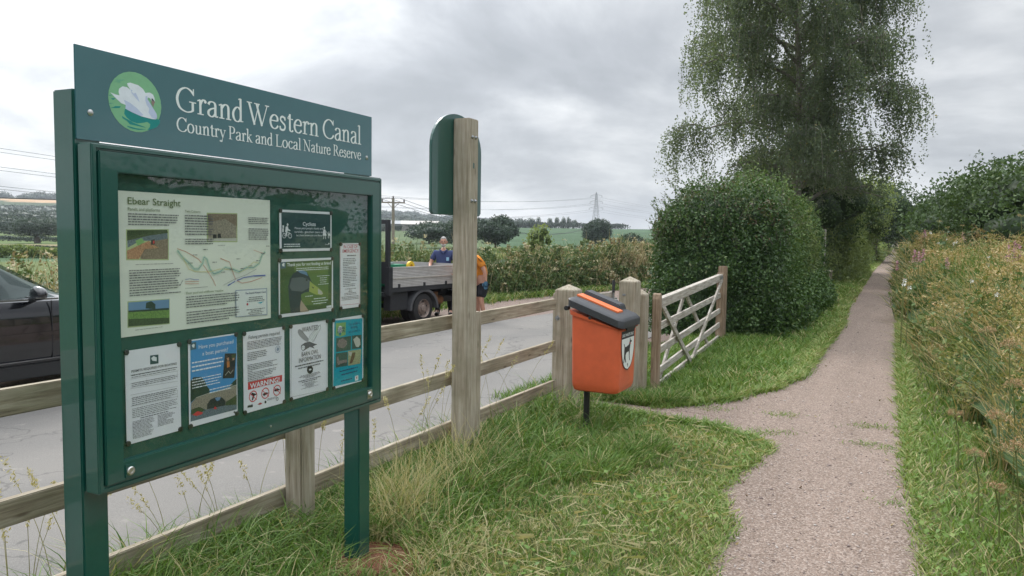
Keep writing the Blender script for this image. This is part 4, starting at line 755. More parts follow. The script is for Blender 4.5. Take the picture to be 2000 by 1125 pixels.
# ------------------------------------------------------------------ dog waste bin
bn=thing('dog_waste_bin','orange dog waste bin with a sloping charcoal lid on a black post','bin',(.536,5.98,0),FRZ)
def rrect(a0,a1,b0,b1,r,n=6):
    o=[]
    for (cx_,cy_,s) in ((a1-r,b1-r,0),(a0+r,b1-r,1),(a0+r,b0+r,2),(a1-r,b0+r,3)):
        for k in range(n+1): an=(s+k/n)*math.pi/2; o.append((cx_+r*math.cos(an),cy_+r*math.sin(an)))
    return o
def loft(secs,cap0=True,cap1=True):
    b=MB(); n=len(secs[0])
    for s in secs: b.v+=[tuple(p) for p in s]
    for i in range(len(secs)-1):
        for k in range(n): b.f.append((i*n+k,i*n+(k+1)%n,(i+1)*n+(k+1)%n,(i+1)*n+k))
    if cap0: b.f.append(tuple(reversed(range(n))))
    if cap1: b.f.append(tuple(range((len(secs)-1)*n,len(secs)*n)))
    return b
def topz(a): return 1.03-.35*a
def sec(z,inset=0.,grow=0.,r=.045,slope=0.):
    pts=rrect(.012+inset-grow,.392-inset+grow*.6,-.202+inset-grow*.6,.202-inset+grow*.6,r)
    return [(a,b_,z-slope*.245*a) for a,b_ in pts]
S=[sec(.372,.045,r=.03),sec(.362+.004,.03,r=.04),sec(.376,.012,r=.045),sec(.40,.004),sec(.43,.0)]
for k in range(1,6): S.append(sec(.43+.5*k/6,-.001*k,0,slope=k/6))
S+= [sec(.950,-.006,slope=1.),sec(.952,-.019,slope=1.),sec(.985,-.022,slope=1.3)]
loft(S).build('body',M['orange'],bn,smooth=True)
MB().tube([(.07,0,-.3),(.07,0,.37)],.024,16).build('post',M['black'],bn,smooth=True)
MB().lathe([(.010,0),(.010,.004)],(.20,-.236,.885),'Y',10)
# lid
def lsec(dz,g,r=.05,lift=0.): return [(a,b_,topz(a)+dz+(0 if a>-.0 else -.0)) for a,b_ in rrect(-.02-g,.425+g*.5,-.232-g,.232+g,r)]
LS=[lsec(-.015,-.01),lsec(-.015,0),lsec(.034,.0),lsec(.038,-.003),lsec(.052,-.026,.045),lsec(.053,-.034,.04),lsec(.054,-.10,.03)]
ld=loft(LS).build('lid',M['lid'],bn,smooth=True)
def onlid(a,b_,dz): return (a,b_,topz(a)+dz)
b=MB(); 
def slab(a0,a1,b0,b1,z0,z1,tap=0.):
    return b.add([onlid(a,bb,z) for z,tp in ((z0,0),(z1,tap)) for a,bb in ((a0+tp,b0+tp),(a1-tp,b0+tp),(a1-tp,b1-tp),(a0+tp,b1-tp))],[(3,2,1,0),(4,5,6,7),(0,1,5,4),(1,2,6,5),(2,3,7,6),(3,0,4,7)])
slab(.0,.335,-.075,.045,.050,.0665); b.build('orange_strip',M['orange2'],ld,bevel=.002)
b=MB(); slab(-.0,.31,.05,.205,.042,.092,.012); b.build('hinged_flap',M['lid'],ld,bevel=.006)
MB().box(.395,.4205,-.10,.10,.845,.872).build('lock_block',M['black'],bn,bevel=.003)
for a in (.17,): MB().lathe([(.012,0),(.009,.006)],(a,-.229,.935),'Y',10).build('rivet',M['black'],bn)
MB().lathe([(.018,-.02),(.018,.02)],(-.035,-.18,.995),'Y',12).build('hinge',M['black'],bn,smooth=True)
MB().box(-.03,.02,-.03,.03,.50,.80).build('bracket',M['black'],bn,bevel=.004)
pm=PM(.3995,8e-5)
def shield(hw,zt,zb,n=14):
    o=[(-hw,zt),]; 
    for k in range(n+1):
        f=k/n; o.append((-hw*math.sqrt(max(0,1-f**2.3)),zt-.07-(zt-.07-zb)*f))
    for k in range(n-1,-1,-1):
        f=k/n; o.append((hw*math.sqrt(max(0,1-f**2.3)),zt-.07-(zt-.07-zb)*f))
    o.append((hw,zt)); return o
Y0=-.01; sh=lambda p:[(Y0+a,z) for a,z in p]
pm.poly(sh(shield(.150,.838,.532)),ink('blk')); pm.poly(sh(shield(.142,.832,.540)),ink('wht2'))
pm.poly(sh([(-.142,.779),(.142,.779),(.142,.833),(-.142,.833)]),ink('blk')); pm.text('DOG WASTE ONLY',Y0-.132,Y0+.132,.794,ink('wht2'),h=.022,bold=.02)
dog=[(-.085,.715),(-.10,.742),(-.088,.742),(-.070,.718),(-.04,.716),(.02,.726),(.04,.748),(.045,.772),(.055,.775),(.058,.760),(.09,.752),(.092,.742),(.068,.738),(.06,.722),(.048,.69),(.044,.64),(.056,.605),(.04,.605),(.03,.64),(.022,.676),(-.03,.672),(-.055,.655),(-.05,.63),(-.035,.60),(-.055,.60),(-.075,.632),(-.088,.60),(-.105,.60),(-.092,.645),(-.088,.68)]
pm.poly(sh([(a*.95,z*1.02-.016) for a,z in dog]),ink('blk')); pm.line(sh([(.026,.738),(.068,.726)]),.006,ink('red'))
pm.disc((Y0,.575),.011,ink('gry')); pm.line(sh([(-.014,.560),(.014,.560)]),.003,ink('gry'))
pm.build('label',bn)

# ------------------------------------------------------------------ people
def skin(nodes,edges,name,mat,parent,sub=2,extra=None,root=0):
    """one continuous skinned surface: nodes {key:(x,y,z,r)}"""
    keys=list(nodes); ix={k:i for i,k in enumerate(keys)}
    me=bpy.data.meshes.new('t'); me.from_pydata([nodes[k][:3] for k in keys],[(ix[a],ix[b]) for a,b in edges],[])
    o=bpy.data.objects.new('t',me); C.objects.link(o); md=o.modifiers.new('s','SKIN')
    if not me.skin_vertices: return None
    for i,k in enumerate(keys):
        r=nodes[k][3]; sv=me.skin_vertices[0].data[i]; sv.radius=(r,r) if not isinstance(r,tuple) else r; sv.use_root=(i==root)
    m2=o.modifiers.new('u','SUBSURF'); m2.levels=sub; m2.render_levels=sub
    dg=bpy.context.evaluated_depsgraph_get(); m3=bpy.data.meshes.new_from_object(o.evaluated_get(dg)); bpy.data.objects.remove(o)
    bm=bmesh.new(); bm.from_mesh(m3)
    if extra is not None:
        em=extra.mesh(smooth=True); bm.from_mesh(em)
    for f in bm.faces: f.smooth=True
    bm.to_mesh(m3); bm.free(); return link(name,m3,mat,parent)
def chain(*k): return list(zip(k[:-1],k[1:]))
SK=plain('skin',(.46,.24,.165),.5,var=.08,scale=20)
def head_mesh(c,fw,up,s=1.,beard=None):
    """face with brow, nose, lips, chin and ears looking along fw"""
    fw=Vector(fw).normalized(); up=Vector(up); side=fw.cross(up).normalized(); up=side.cross(fw).normalized(); c=Vector(c)
    V,F=ico(4); out=[]
    for v in V:
        x,y,z=v  # x side, y front, z up
        px=x*.074; py=y*.095; pz=z*.118
        if z<0: px*=1+.32*z*abs(z)**.3*.9; py*=1+.10*z
        if y>0:
            f=y
            py+= .022*math.exp(-((x*.9)/.16)**2)*math.exp(-((z+.12)/.17)**2)*f          # nose
            py-= .012*math.exp(-((abs(x)-.36)/.17)**2)*math.exp(-((z-.05)/.12)**2)*f     # eye sockets
            py+= .006*math.exp(-((z-.22)/.08)**2)*f                                     # brow
            py+= .007*math.exp(-(x/.22)**2)*(math.exp(-((z+.46)/.05)**2)+math.exp(-((z+.57)/.05)**2))*f  # lips
            py+= .012*math.exp(-(x/.3)**2)*math.exp(-((z+.82)/.14)**2)
        out.append(c+side*px*s+fw*py*s+up*pz*s)
    b=MB(); b.add(out,[tuple(f) for f in F])
    for sx in (-1,1):
        e=c+side*sx*.074*s-fw*.005*s-up*.005*s; b.tube([e-up*.03*s,e+side*sx*.012*s-fw*.008*s,e+up*.032*s],[.006*s,.016*s,.008*s],8)
    return b,fw,up,side
def eyes(c,fw,up,side,par,s=1.):
    c=Vector(c)
    for sx in (-1,1):
        b=MB(); V,F=ico(2); p=c+side*sx*.029*s+fw*.078*s+up*.008*s; b.add([p+Vector(v)*.0125*s for v in V],[tuple(f) for f in F]); b.build('eye',ink('dgry'),par,smooth=True)
def fingers(b,wr,d,side,curl,s=1.):
    """palm, four unequal fingers and a thumb from the wrist"""
    wr=Vector(wr); d=Vector(d).normalized(); side=Vector(side).normalized(); n=d.cross(side).normalized()
    b.tube([wr,wr+d*.045*s,wr+d*.09*s],[.026*s,.040*s,.034*s],10)
    for k,(l,o) in enumerate(((.068,-.030),(.078,-.010),(.072,.010),(.058,.029))):
        p=wr+d*.082*s+side*o*s; p1=p+(d+n*curl*.5).normalized()*l*.45*s; p2=p1+(d*(1-curl*.5)+n*curl).normalized()*l*.35*s; p3=p2+(d*(1-curl)+n*curl).normalized()*l*.28*s
        b.tube([p,p1,p2,p3],[.0095*s,.009*s,.008*s,.006*s],8)
    p=wr+d*.03*s-side*.034*s; b.tube([p,p+(d*.6-side*.7).normalized()*.04*s,p+(d*.9-side*.5+n*curl*.5).normalized()*.07*s],[.013*s,.011*s,.008*s],8)
def cap_hair(c,fw,up,side,par,mat,cond,s=1.,name='hair',sc_=1.07,n=4):
    V,F=ico(n); c=Vector(c); keep=[]
    for f in F:
        m=V[f].mean(0)
        if cond(m): keep.append(tuple(int(i) for i in f))
    out=[]
    for v in V:
        x,y,z=v; px=x*.074*sc_; py=y*.095*sc_; pz=z*.118*sc_
        if z<0: px*=1+.25*z*abs(z)**.3
        if y>0: py+=.012*math.exp(-((z+.8)/.3)**2)*sc_+.004*math.exp(-((z+.5)/.2)**2)
        out.append(c+side*px*s+fw*py*s+up*pz*s)
    b=MB(); b.add(out,keep); me=bpy.data.meshes.new(name); me.from_pydata(b.v,[],b.f)
    bm=bmesh.new(); bm.from_mesh(me); bmesh.ops.delete(bm,geom=[v for v in bm.verts if not v.link_faces],context='VERTS'); r=bmesh.ops.solidify(bm,geom=bm.faces[:],thickness=.006)
    for f in bm.faces: f.smooth=True
    bm.to_mesh(me); bm.free(); link(name,me,mat,par)
HG=plain('grey_hair',(.36,.35,.34),.8,var=.3,scale=120); HW=plain('white_beard',(.62,.60,.57),.8,var=.2,scale=150)
# man with beard, facing the camera, hands on the tailboard; local axes: -Y is towards the camera
mp=at(866,560,17.7); mz=float(gh(mp.x,17.7))
m1=thing('person','grey haired bearded man in a navy polo shirt standing behind the truck bed','person',(mp.x,17.7,mz+.012),0)
n={'pelvis':(0,0,.97,(.15,.11)),'waist':(0,-.01,1.12,(.145,.105)),'chest':(0,-.01,1.34,(.165,.115)),'neckb':(0,0,1.50,(.07,.065)),'neck':(0,-.02,1.585,(.055,.055)),
 'shL':(-.185,0,1.455,.062),'elL':(-.30,-.06,1.19,.044),'wrL':(-.285,-.30,1.08,.030),'shR':(.185,0,1.455,.062),'elR':(.29,-.06,1.19,.044),'wrR':(.27,-.30,1.08,.030),
 'hipL':(-.10,0,.88,.088),'knL':(-.12,-.02,.50,.06),'anL':(-.13,0,.12,.042),'toL':(-.14,-.16,.05,.04),'hipR':(.10,0,.88,.088),'knR':(.14,-.03,.50,.06),'anR':(.17,-.02,.12,.042),'toR':(.19,-.18,.05,.04)}
E_=chain('pelvis','waist','chest','neckb','neck')+chain('chest','shL','elL','wrL')+chain('chest','shR','elR','wrR')+chain('pelvis','hipL','knL','anL','toL')+chain('pelvis','hipR','knR','anR','toR')
hc=(0,-.045,1.70); hb,fw,up,side=head_mesh(hc,(.05,-1,-.04),(0,0,1))
fingers(hb,(-.285,-.30,1.08),(.05,-1,-.25),(1,0,0),.5); fingers(hb,(.27,-.30,1.08),(-.05,-1,-.25),(-1,0,0),.5)
body=skin(n,E_,'body',SK,m1,2,hb)
eyes(hc,fw,up,side,m1)
cap_hair(hc,fw,up,side,m1,HG,lambda m:(m[2]>.62) or (m[2]>-.15 and m[1]<-.05) or (m[2]>.2 and m[1]<.35 and abs(m[0])>.7))
cap_hair(hc,fw,up,side,m1,HW,lambda m:m[1]>.05 and m[2]<-.38 and not(abs(m[0])<.22 and -.6<m[2]<-.48),name='beard',sc_=1.06)
NAVY=plain('navy_cloth',(.035,.05,.13),.85,var=.15,scale=40,bump=.2)
s={'pelvis':(0,0,.93,(.175,.135)),'waist':(0,-.01,1.12,(.17,.13)),'chest':(0,-.01,1.34,(.185,.135)),'neckb':(0,0,1.475,(.10,.09)),
 'shL':(-.19,0,1.45,.08),'slL':(-.265,-.04,1.26,.07),'shR':(.19,0,1.45,.08),'slR':(.265,-.04,1.26,.07)}
skin(s,chain('pelvis','waist','chest','neckb')+chain('chest','shL','slL')+chain('chest','shR','slR'),'polo_shirt',NAVY,m1,2)
cb=MB(); cb.tube([(-.075,.03,1.50),(-.085,-.05,1.515),(-.045,-.10,1.49),(0,-.125,1.44)],[.016,.018,.017,.012],8); cb.tube([(.075,.03,1.50),(.085,-.05,1.515),(.045,-.10,1.49),(0,-.125,1.44)],[.016,.018,.017,.012],8); cb.build('collar',NAVY,m1,smooth=True)
pb=MB(); pb.box(.075,.135,-.152,-.146,1.27,1.35); pb.build('chest_logo',flat('logo_blue',(.25,.45,.60)),m1)
DT=plain('dark_work_cloth',(.012,.013,.018),.9,var=.2,scale=40)
s={'pelvis':(0,0,.95,(.165,.125)),'hipL':(-.10,0,.85,.108),'knL':(-.12,-.02,.50,.085),'anL':(-.13,0,.15,.07),'hipR':(.10,0,.85,.108),'knR':(.14,-.03,.50,.085),'anR':(.17,-.02,.15,.07)}
skin(s,chain('pelvis','hipL','knL','anL')+chain('pelvis','hipR','knR','anR'),'trousers',DT,m1,2)
for x,y in ((-.135,-.0),(.175,-.02)):
    bb=MB(); bb.tube([(x,y,.20),(x,y,.08)],[.06,.062],10); bb.tube([(x,y+.06,.05),(x,y-.06,.055),(x*1.05,y-.20,.045)],[.052,.056,.042],10); bb.build('boot',M['black'],m1,smooth=True)
# man in orange, turned away and stooping, seen from his back right
mp=at(940,560,16.6); mz=float(gh(mp.x,16.6))
m2=thing('person','bald man in an orange T-shirt and black shorts half hidden by the tall timber post','person',(mp.x,16.6,mz+.012),R(28))
# local: -X is where he faces
n={'pelvis':(0,0,.92,(.13,.14)),'waist':(-.02,0,1.07,(.12,.135)),'chest':(-.13,0,1.27,(.13,.165)),'neckb':(-.22,0,1.40,(.065,.07)),'neck':(-.265,0,1.46,(.055,.055)),
 'shL':(-.16,-.18,1.36,.062),'elL':(-.05,-.27,1.08,.045),'wrL':(-.03,-.29,.86,.032),'shR':(-.16,.18,1.36,.062),'elR':(-.28,.25,1.12,.045),'wrR':(-.45,.22,1.02,.032),
 'hipL':(0,-.10,.83,.09),'knL':(-.06,-.12,.47,.062),'anL':(.02,-.13,.12,.042),'toL':(-.14,-.14,.05,.04),'hipR':(0,.10,.83,.09),'knR':(-.06,.12,.47,.062),'anR':(.02,.13,.12,.042),'toR':(-.14,.14,.05,.04)}
hc=(-.33,0,1.555); hb,fw,up,side=head_mesh(hc,(-1,0,-.45),(-.3,0,1)); fingers(hb,(-.45,.22,1.02),(-1,0,-.3),(0,-1,0),.6)
skin(n,E_,'body',SK,m2,2,hb); eyes(hc,fw,up,side,m2)
OR=plain('orange_tshirt',(.68,.24,.025),.85,var=.1,scale=30,bump=.2)
s={'pelvis':(.01,0,.90,(.155,.165)),'waist':(-.02,0,1.07,(.15,.16)),'chest':(-.13,0,1.27,(.152,.18)),'neckb':(-.215,0,1.385,(.09,.09)),'shL':(-.16,-.185,1.35,.082),'slL':(-.09,-.25,1.17,.073),'shR':(-.16,.185,1.35,.082),'slR':(-.23,.24,1.17,.073)}
skin(s,chain('pelvis','waist','chest','neckb')+chain('chest','shL','slL')+chain('chest','shR','slR'),'t_shirt',OR,m2,2)
s={'pelvis':(0,0,.88,(.155,.16)),'hipL':(0,-.10,.78,.118),'knL':(-.05,-.12,.50,.10),'hipR':(0,.10,.78,.118),'knR':(-.05,.12,.50,.10)}
skin(s,chain('pelvis','hipL','knL')+chain('pelvis','hipR','knR'),'shorts',DT,m2,2)
gb=MB(); fingers(gb,(-.03,-.29,.88),(-.1,0,-1),(1,0,0),.5,1.12); gb.build('glove',flat('blue_glove',(.03,.10,.16)),m2,smooth=True)
for y in (-.135,.135):
    bb=MB(); bb.tube([(.02,y,.17),(.02,y,.08)],[.055,.06],10); bb.tube([(.07,y,.05),(-.05,y,.055),(-.19,y*1.05,.045)],[.05,.056,.042],10); bb.build('boot',M['black'],m2,smooth=True)
# ------------------------------------------------------------------ flatbed truck (rear wheel, sideboard and bulkhead in view); local +Y points to its tail
wp=at(822,611,15.9); tz=float(gh(wp.x,15.9))+.015
TRK=R(-33)
trk=thing('flatbed_truck','dark dropside flatbed truck with grey ribbed aluminium sideboards parked beside the lane','truck',(wp.x,15.9,tz),TRK)
# local X: right face (towards camera) is +X ; origin at ground under the near rear wheel
ALU=plain('ribbed_aluminium',(.48,.465,.45),.5,.35,var=.10,scale=6); CH=plain('chassis_grey',(.022,.024,.028),.65,var=.2); CAB=plain('truck_paint_dark',(.018,.022,.03),.3,var=.05,coat=.6)
RIM=plain('rusty_steel_wheel',(.30,.24,.21),.6,.5,var=.25,scale=30); RUST=plain('brown_tank',(.20,.09,.035),.7,var=.3,scale=12)
bx=.10; Lf,Lr=-.99,1.55; bz0,bz1=.79,1.195
def sideboard(x0,x1):
    b=MB(); prof=[(x1-.0,bz0)]; z=bz0
    k=0
    while z<bz1-.03:
        prof+=[(x1,z+.004),(x1+.006,z+.010),(x1+.006,z+.020),(x1,z+.026)]; z+=.030; k+=1
    prof+=[(x1+.010,bz1-.03),(x1+.010,bz1),(x0,bz1),(x0,bz0)]
    n=len(prof); b.add([(x,Lf,z) for x,z in prof]+[(x,Lr,z) for x,z in prof],[tuple(range(n)),tuple(reversed(range(n,2*n)))]+[(i,i+n,(i+1)%n+n,(i+1)%n) for i in range(n)])
    return b
sb=sideboard(bx-.03,bx).build('sideboard',ALU,trk)
MB().box(bx+.001,bx+.016,Lf,Lr,bz0+.17,bz0+.195).build('rub_strip',plain('bright_aluminium',(.55,.52,.48),.4,.4),sb)
for y in (-.80,-.02,.70,1.3): MB().box(bx+.001,bx+.014,y-.03,y+.03,bz0-.02,bz0+.07).build('hinge',CH,sb)
MB().box(-1.86,-1.83,Lf,Lr,bz0,bz1).build('sideboard',ALU,trk)
MB().box(-1.83,bx-.03,Lr-.03,Lr,bz0,bz1).build('tailboard',ALU,trk)
MB().box(-1.84,bx-.001,Lf,Lr,.735,bz0-.003).build('deck',CH,trk)
MB().box(-1.86,bx+.012,Lf,Lr,.70,.785).build('bed_frame',CH,trk)
b=MB(); b.box(bx-.10,bx+.02,Lf-.12,Lf-.003,.64,1.20); b.build('corner_pillar',CH,trk,bevel=.008)
b=MB(); b.box(bx-.10,bx-.02,Lf-.10,Lf-.03,1.202,2.12); b.box(-1.84,-1.76,Lf-.10,Lf-.03,.78,2.12); b.box(-1.76,bx-.10,Lf-.09,Lf-.04,2.04,2.12); b.box(-1.76,bx-.10,Lf-.08,Lf-.05,.87,1.3)
for k in range(7): b.box(-1.5+k*.2,-1.48+k*.2,Lf-.075,Lf-.055,1.3,2.04)
b.build('headboard',CH,trk)
b=MB(); b.box(-.55,-.47,-3.4,1.5,.48,.62); b.box(-1.33,-1.25,-3.4,1.5,.48,.62)
for y in (-1.1,-.2,.7,1.45): b.box(-1.8,.0,y-.04,y+.04,.625,.70)
b.build('chassis',CH,trk)
MB().tube([(-1.72,0,.30),(-.1,0,.30)],.05,10).build('axle',CH,trk)
def wheel(x,y,r,wd,face):
    w_=MB(); pr=[(r*.60,-wd/2),(r*.86,-wd/2),(r*.97,-wd/2+.02),(r,-wd/2+.05),(r,wd/2-.05),(r*.97,wd/2-.02),(r*.86,wd/2),(r*.60,wd/2)]
    t_=loft([[(x+h,y+rr*math.cos(a*math.pi/18),r+rr*math.sin(a*math.pi/18)) for a in range(36)] for rr,h in pr],False,False)
    root=thing_child('wheel',trk if face=='t' else car)
    t_.build('tyre',M['rubber'],root,smooth=True)
    s_=wd/2-.006
    rp=[(r*.62,s_),(r*.60,s_+.008),(r*.57,s_-.01),(r*.52,s_-.05),(r*.40,s_-.055),(r*.34,s_-.02),(r*.22,s_-.02),(r*.20,s_+.015),(r*.08,s_+.02)]
    rb=loft([[(x+h,y+rr*math.cos(a*math.pi/18),r+rr*math.sin(a*math.pi/18)) for a in range(36)] for rr,h in rp],False,True)
    rb.build('rim',RIM if face=='t' else M['steel'],root,smooth=True)
    hb_=MB()
    for k in range(6):
        a=k*math.pi/3+.3; hb_.lathe([(.020,s_-.0475),(.020,s_-.042)] if face=='t' else [(.012,s_-.02),(.012,s_-.01)],(x,y+r*.46*math.cos(a),r+r*.46*math.sin(a)),'X',8)
    hb_.build('wheel_nut',M['black'],root)
    back=MB(); back.lathe([(r*.60,-wd/2+.02),(r*.60,-wd/2+.03)],(x,y,r),'X',24); back.build('drum',M['black'],root)
def thing_child(name,par):
    o=bpy.data.objects.new(name,None); C.objects.link(o); o.parent=par; return o
car=None
wheel(-.02,0,.315,.20,'t'); wheel(-.23,0,.315,.18,'t'); wheel(-1.70,0,.315,.20,'t'); wheel(-.02,-3.15,.315,.20,'t'); wheel(-1.70,-3.15,.315,.20,'t')
# mudguard
pts=[(math.cos(a*math.pi/12),math.sin(a*math.pi/12)) for a in range(0,13)]
ro_,ri_=.46,.40
sec0=[(0,ro_*c,.31+.95*ro_*s) for c,s in pts]; 
b=MB(); n_=len(pts)
for x in (-.16,.105): b.v+=[(x,ro_*c,.30+ro_*.92*s) for c,s in pts]+[(x,ri_*c,.30+ri_*.92*s) for c,s in pts]
for i in range(n_-1):
    b.f+=[(i,i+1,2*n_+i+1,2*n_+i),(n_+i,2*n_*1+n_+i,3*n_+i+1,n_+i+1),(2*n_+i,2*n_+i+1,3*n_+i+1,3*n_+i),(i,n_+i,n_+i+1,i+1)]
b.f+=[(0,2*n_,3*n_,n_),(n_-1,2*n_-1,4*n_-1,3*n_-1)]
b.build('mudguard',plain('grey_mudguard',(.075,.078,.085),.6,var=.1),trk)
MB().box(-.13,.05,-1.0,-.47,.33,.69).build('side_locker',CH,trk,bevel=.01)
MB().tube([(-.25,.55,.42),(-.25,.95,.42)],.10,14).build('air_tank',RUST,trk,smooth=True)
MB().box(-.30,-.05,.50,.62,.32,.62).build('bracket',RUST,trk)
MB().box(-.34,-.28,1.0,1.5,.36,.50).build('side_guard',CH,trk)
MB().box(-1.75,-.02,1.47,1.55,.45,.60).build('rear_bumper',CH,trk,bevel=.01)
for x in (-1.66,-.22): MB().box(x-.12,x+.12,1.551,1.59,.48,.58).build('tail_light',flat('lamp_red',(.4,.02,.02)),trk,bevel=.01)
# cab (hidden from the photograph by the noticeboard)
cp=[(-3.95,.42),(-3.98,.85),(-3.85,1.12),(-3.15,1.28),(-2.62,2.02),(-1.55,2.08),(-1.50,.42)]
MB().prism(cp,-1.78,.04,'YZ').build('cab',CAB,trk,bevel=.05)
MB().prism([(-3.02,1.30),(-2.60,1.90),(-1.75,1.93),(-1.75,1.30)],.041,.047,'YZ').build('window',M['carglass'],trk)
b=MB(); b.add([(-1.68,-3.165,1.335),(-.06,-3.165,1.335),(-.10,-2.685,1.97),(-1.64,-2.685,1.97)],[(0,1,2,3)]); b.build('windscreen',M['carglass'],trk)
for x in (-1.62,-.12): MB().box(x-.13,x+.13,-4.0,-3.94,.72,.88).build('headlight',M['steel'],trk,bevel=.015)
# load on the deck
gbx=thing('green_crate','long green plastic crate with pale lid edge lying in the truck bed','crate',trk.location+Vector((0,0,.80)),TRK)
MB().box(-.50,-.15,-.93,-.28,.0,.43).build('crate_body',flat('crate_green',(.01,.20,.10)),gbx,bevel=.01); MB().box(-.50,-.2,-.95,-.60,.434,.475).build('lid',flat('crate_lid',(.30,.38,.36)),gbx,bevel=.005)
yr=thing('cable_reel','small yellow reel standing on end in the truck bed beside the green crate','reel',trk.location+Vector((0,0,.80)),TRK)
b=MB(); b.lathe([(.045,-.03),(.10,-.03),(.105,0),(.10,.03),(.045,.03),(.045,-.03)],(-.12,-.20,.39),'X',24); b.build('rim',flat('reel_yellow',(.75,.50,.03)),yr,smooth=True)
MB().box(-.14,-.10,-.215,-.185,0.0,.345).build('stand',M['black'],yr)

# ------------------------------------------------------------------ dark car at the left; local +Y forward, +X its right side (towards us)
cp_=at(60,640,7.62); cz=float(gh(cp_.x,7.62))+.015
car=thing('parked_car','glossy black car cut off by the left edge, its side window and mirror showing','car',(cp_.x-.65*.515,7.62-.65*.857,cz),R(-31))
PAINT=plain('black_car_paint',(.006,.007,.010),.10,var=.02,coat=1.)
# half-section stations along length: (y, sill z, belt z, roof z, halfwidth_body, halfwidth_roof)
W=.93
def carsec(y,zb,zbelt,zr,wb,wr):
    """outline from bottom centre up the right side to roof centre"""
    pts=[(0,zb),(wb*.80,zb),(wb*.955,zb+.05),(wb*.975,zb+.15),(wb*.998,zb+.155*(zbelt-zb)+.14),(wb,zb+.5*(zbelt-zb)),(wb*.992,zb+.68*(zbelt-zb)),(wb*.996,zb+.72*(zbelt-zb)),(wb*.97,zb+.9*(zbelt-zb)),(wb*.945,zbelt-.01),(wb*.925,zbelt)]
    if zr>zbelt+.02: pts+=[(wr+(wb*.92-wr)*.55,zbelt+(zr-zbelt)*.42),(wr,zr-.07),(wr*.9,zr-.02),(wr*.5,zr+.01),(0,zr+.015)]
    else: pts+=[(wb*.90,zbelt+.004),(wb*.8,zbelt+.015),(wb*.6,zr+.03),(wb*.3,zr+.045),(0,zr+.05)]
    return [(x-W,y,z) for x,z in pts]+[(-x-W,y,z) for x,z in reversed(pts[1:-1])]
st=[(-2.55,.45,.90,.90,.72,.5),(-2.48,.32,1.0,1.12,.86,.55),(-2.2,.28,1.04,1.38,.90,.60),(-1.6,.27,1.06,1.52,.925,.66),(-.8,.26,1.06,1.575,.93,.68),(0,.26,1.055,1.56,.93,.68),(.35,.26,1.05,1.49,.93,.66),(.8,.26,1.045,1.25,.93,.62),(1.10,.27,1.04,1.05,.93,.6),(1.6,.27,1.00,.99,.925,.6),(2.1,.28,.93,.90,.90,.6),(2.42,.30,.82,.78,.82,.6),(2.52,.40,.68,.64,.70,.5)]
loft([carsec(*s) for s in st]).build('body',PAINT,car,smooth=True)
def sidewin(y0,zb0,zt0,y1,zb1,zt1,name='window',extra=None):
    b=MB(); f=lambda z,zr:(.935*.92-.0+ (.68-.935*.92)*((z-1.055)/(zr-.07-1.055)))  
    P_=[(y0,zb0),(y1,zb1),(y1,zt1),(y0,zt0)] if not extra else extra
    b.v=[(f(z,1.56)-W+.012,y,z) for y,z in P_]; b.f=[tuple(range(len(P_)))]; b.build(name,M['carglass'],car)
sidewin(0,0,0,0,0,0,extra=[(-.60,1.075),(.93,1.068),(.62,1.24),(.25,1.42),(.02,1.47),(-.55,1.485)])
sidewin(0,0,0,0,0,0,extra=[(-1.62,1.085),(-.70,1.078),(-.66,1.485),(-1.5,1.45)])
b=MB(); b.add([(-W-.62,.48,1.435),(-W+.62,.48,1.435),(-W+.74,1.06,1.075),(-W-.74,1.06,1.075)],[(0,1,2,3)]); b.build('windscreen',M['carglass'],car)
TR=plain('dark_rubber_trim',(.02,.021,.023),.5,var=.1); CHR=plain('dim_chrome_strip',(.22,.23,.25),.25,.9)
MB().beam((-.045,-1.7,1.062),(-.045,.95,1.054),.012,.016).build('window_seal',CHR,car)
dr_=MB().beam((.004,-1.5,.70),(.004,1.9,.715),.010,.035); dr_.build('door_crease',PAINT,car,bevel=.004)
MB().beam((.003,-1.6,.44),(.003,1.9,.455),.012,.012).build('sill_strip',CHR,car)
MB().beam((-.015,-1.7,.34),(-.015,1.9,.34),.03,.14).build('sill_trim',TR,car,bevel=.01)
for y in (-.64,.86): MB().box(-.012,.0025,y-.003,y+.003,.45,1.04).build('door_gap',TR,car)
MB().box(.0,.03,-.50,-.30,.93,.955).build('door_handle',PAINT,car,bevel=.008)
# mirror
V_,F_i=ico(3); mm=MB(); mm.add([(.115+v[0]*.115,.66+v[1]*(.085 if v[1]>0 else .05),1.115+v[2]*(.085 if v[2]>0 else .06)) for v in V_],[tuple(f) for f in F_i]); mr=mm.build('mirror',PAINT,car,smooth=True)
MB().box(.02,.22,.59,.70,1.082,1.096).build('indicator_strip',CHR,mr,bevel=.004)
MB().tube([(-.06,.70,1.055),(.05,.69,1.08)],[.035,.03],8).build('mirror_arm',TR,car)
sw=MB(); rr_=[(-.50+.17*math.cos(a*math.pi/12)*1.0,.30+.05*math.sin(a*math.pi/12),1.03+.17*math.sin(a*math.pi/12)) for a in range(25)]; sw.tube(rr_,.014,8,False); sw.build('steering_wheel',TR,car,smooth=True)
for y in (1.62,-1.62):
    wheel(-.09,y,.36,.24,'c'); wheel(-1.77,y,.36,.24,'c')
    MB().lathe([(.40,-.02),(.40,.0045)],(-.0,y,.36),'X',36).build('wheel_arch',TR,car)
for x in (-W-.62,-W+.62): MB().box(x-.16,x+.16,2.30,2.50,.66,.78).build('headlight',M['steel'],car,bevel=.03)

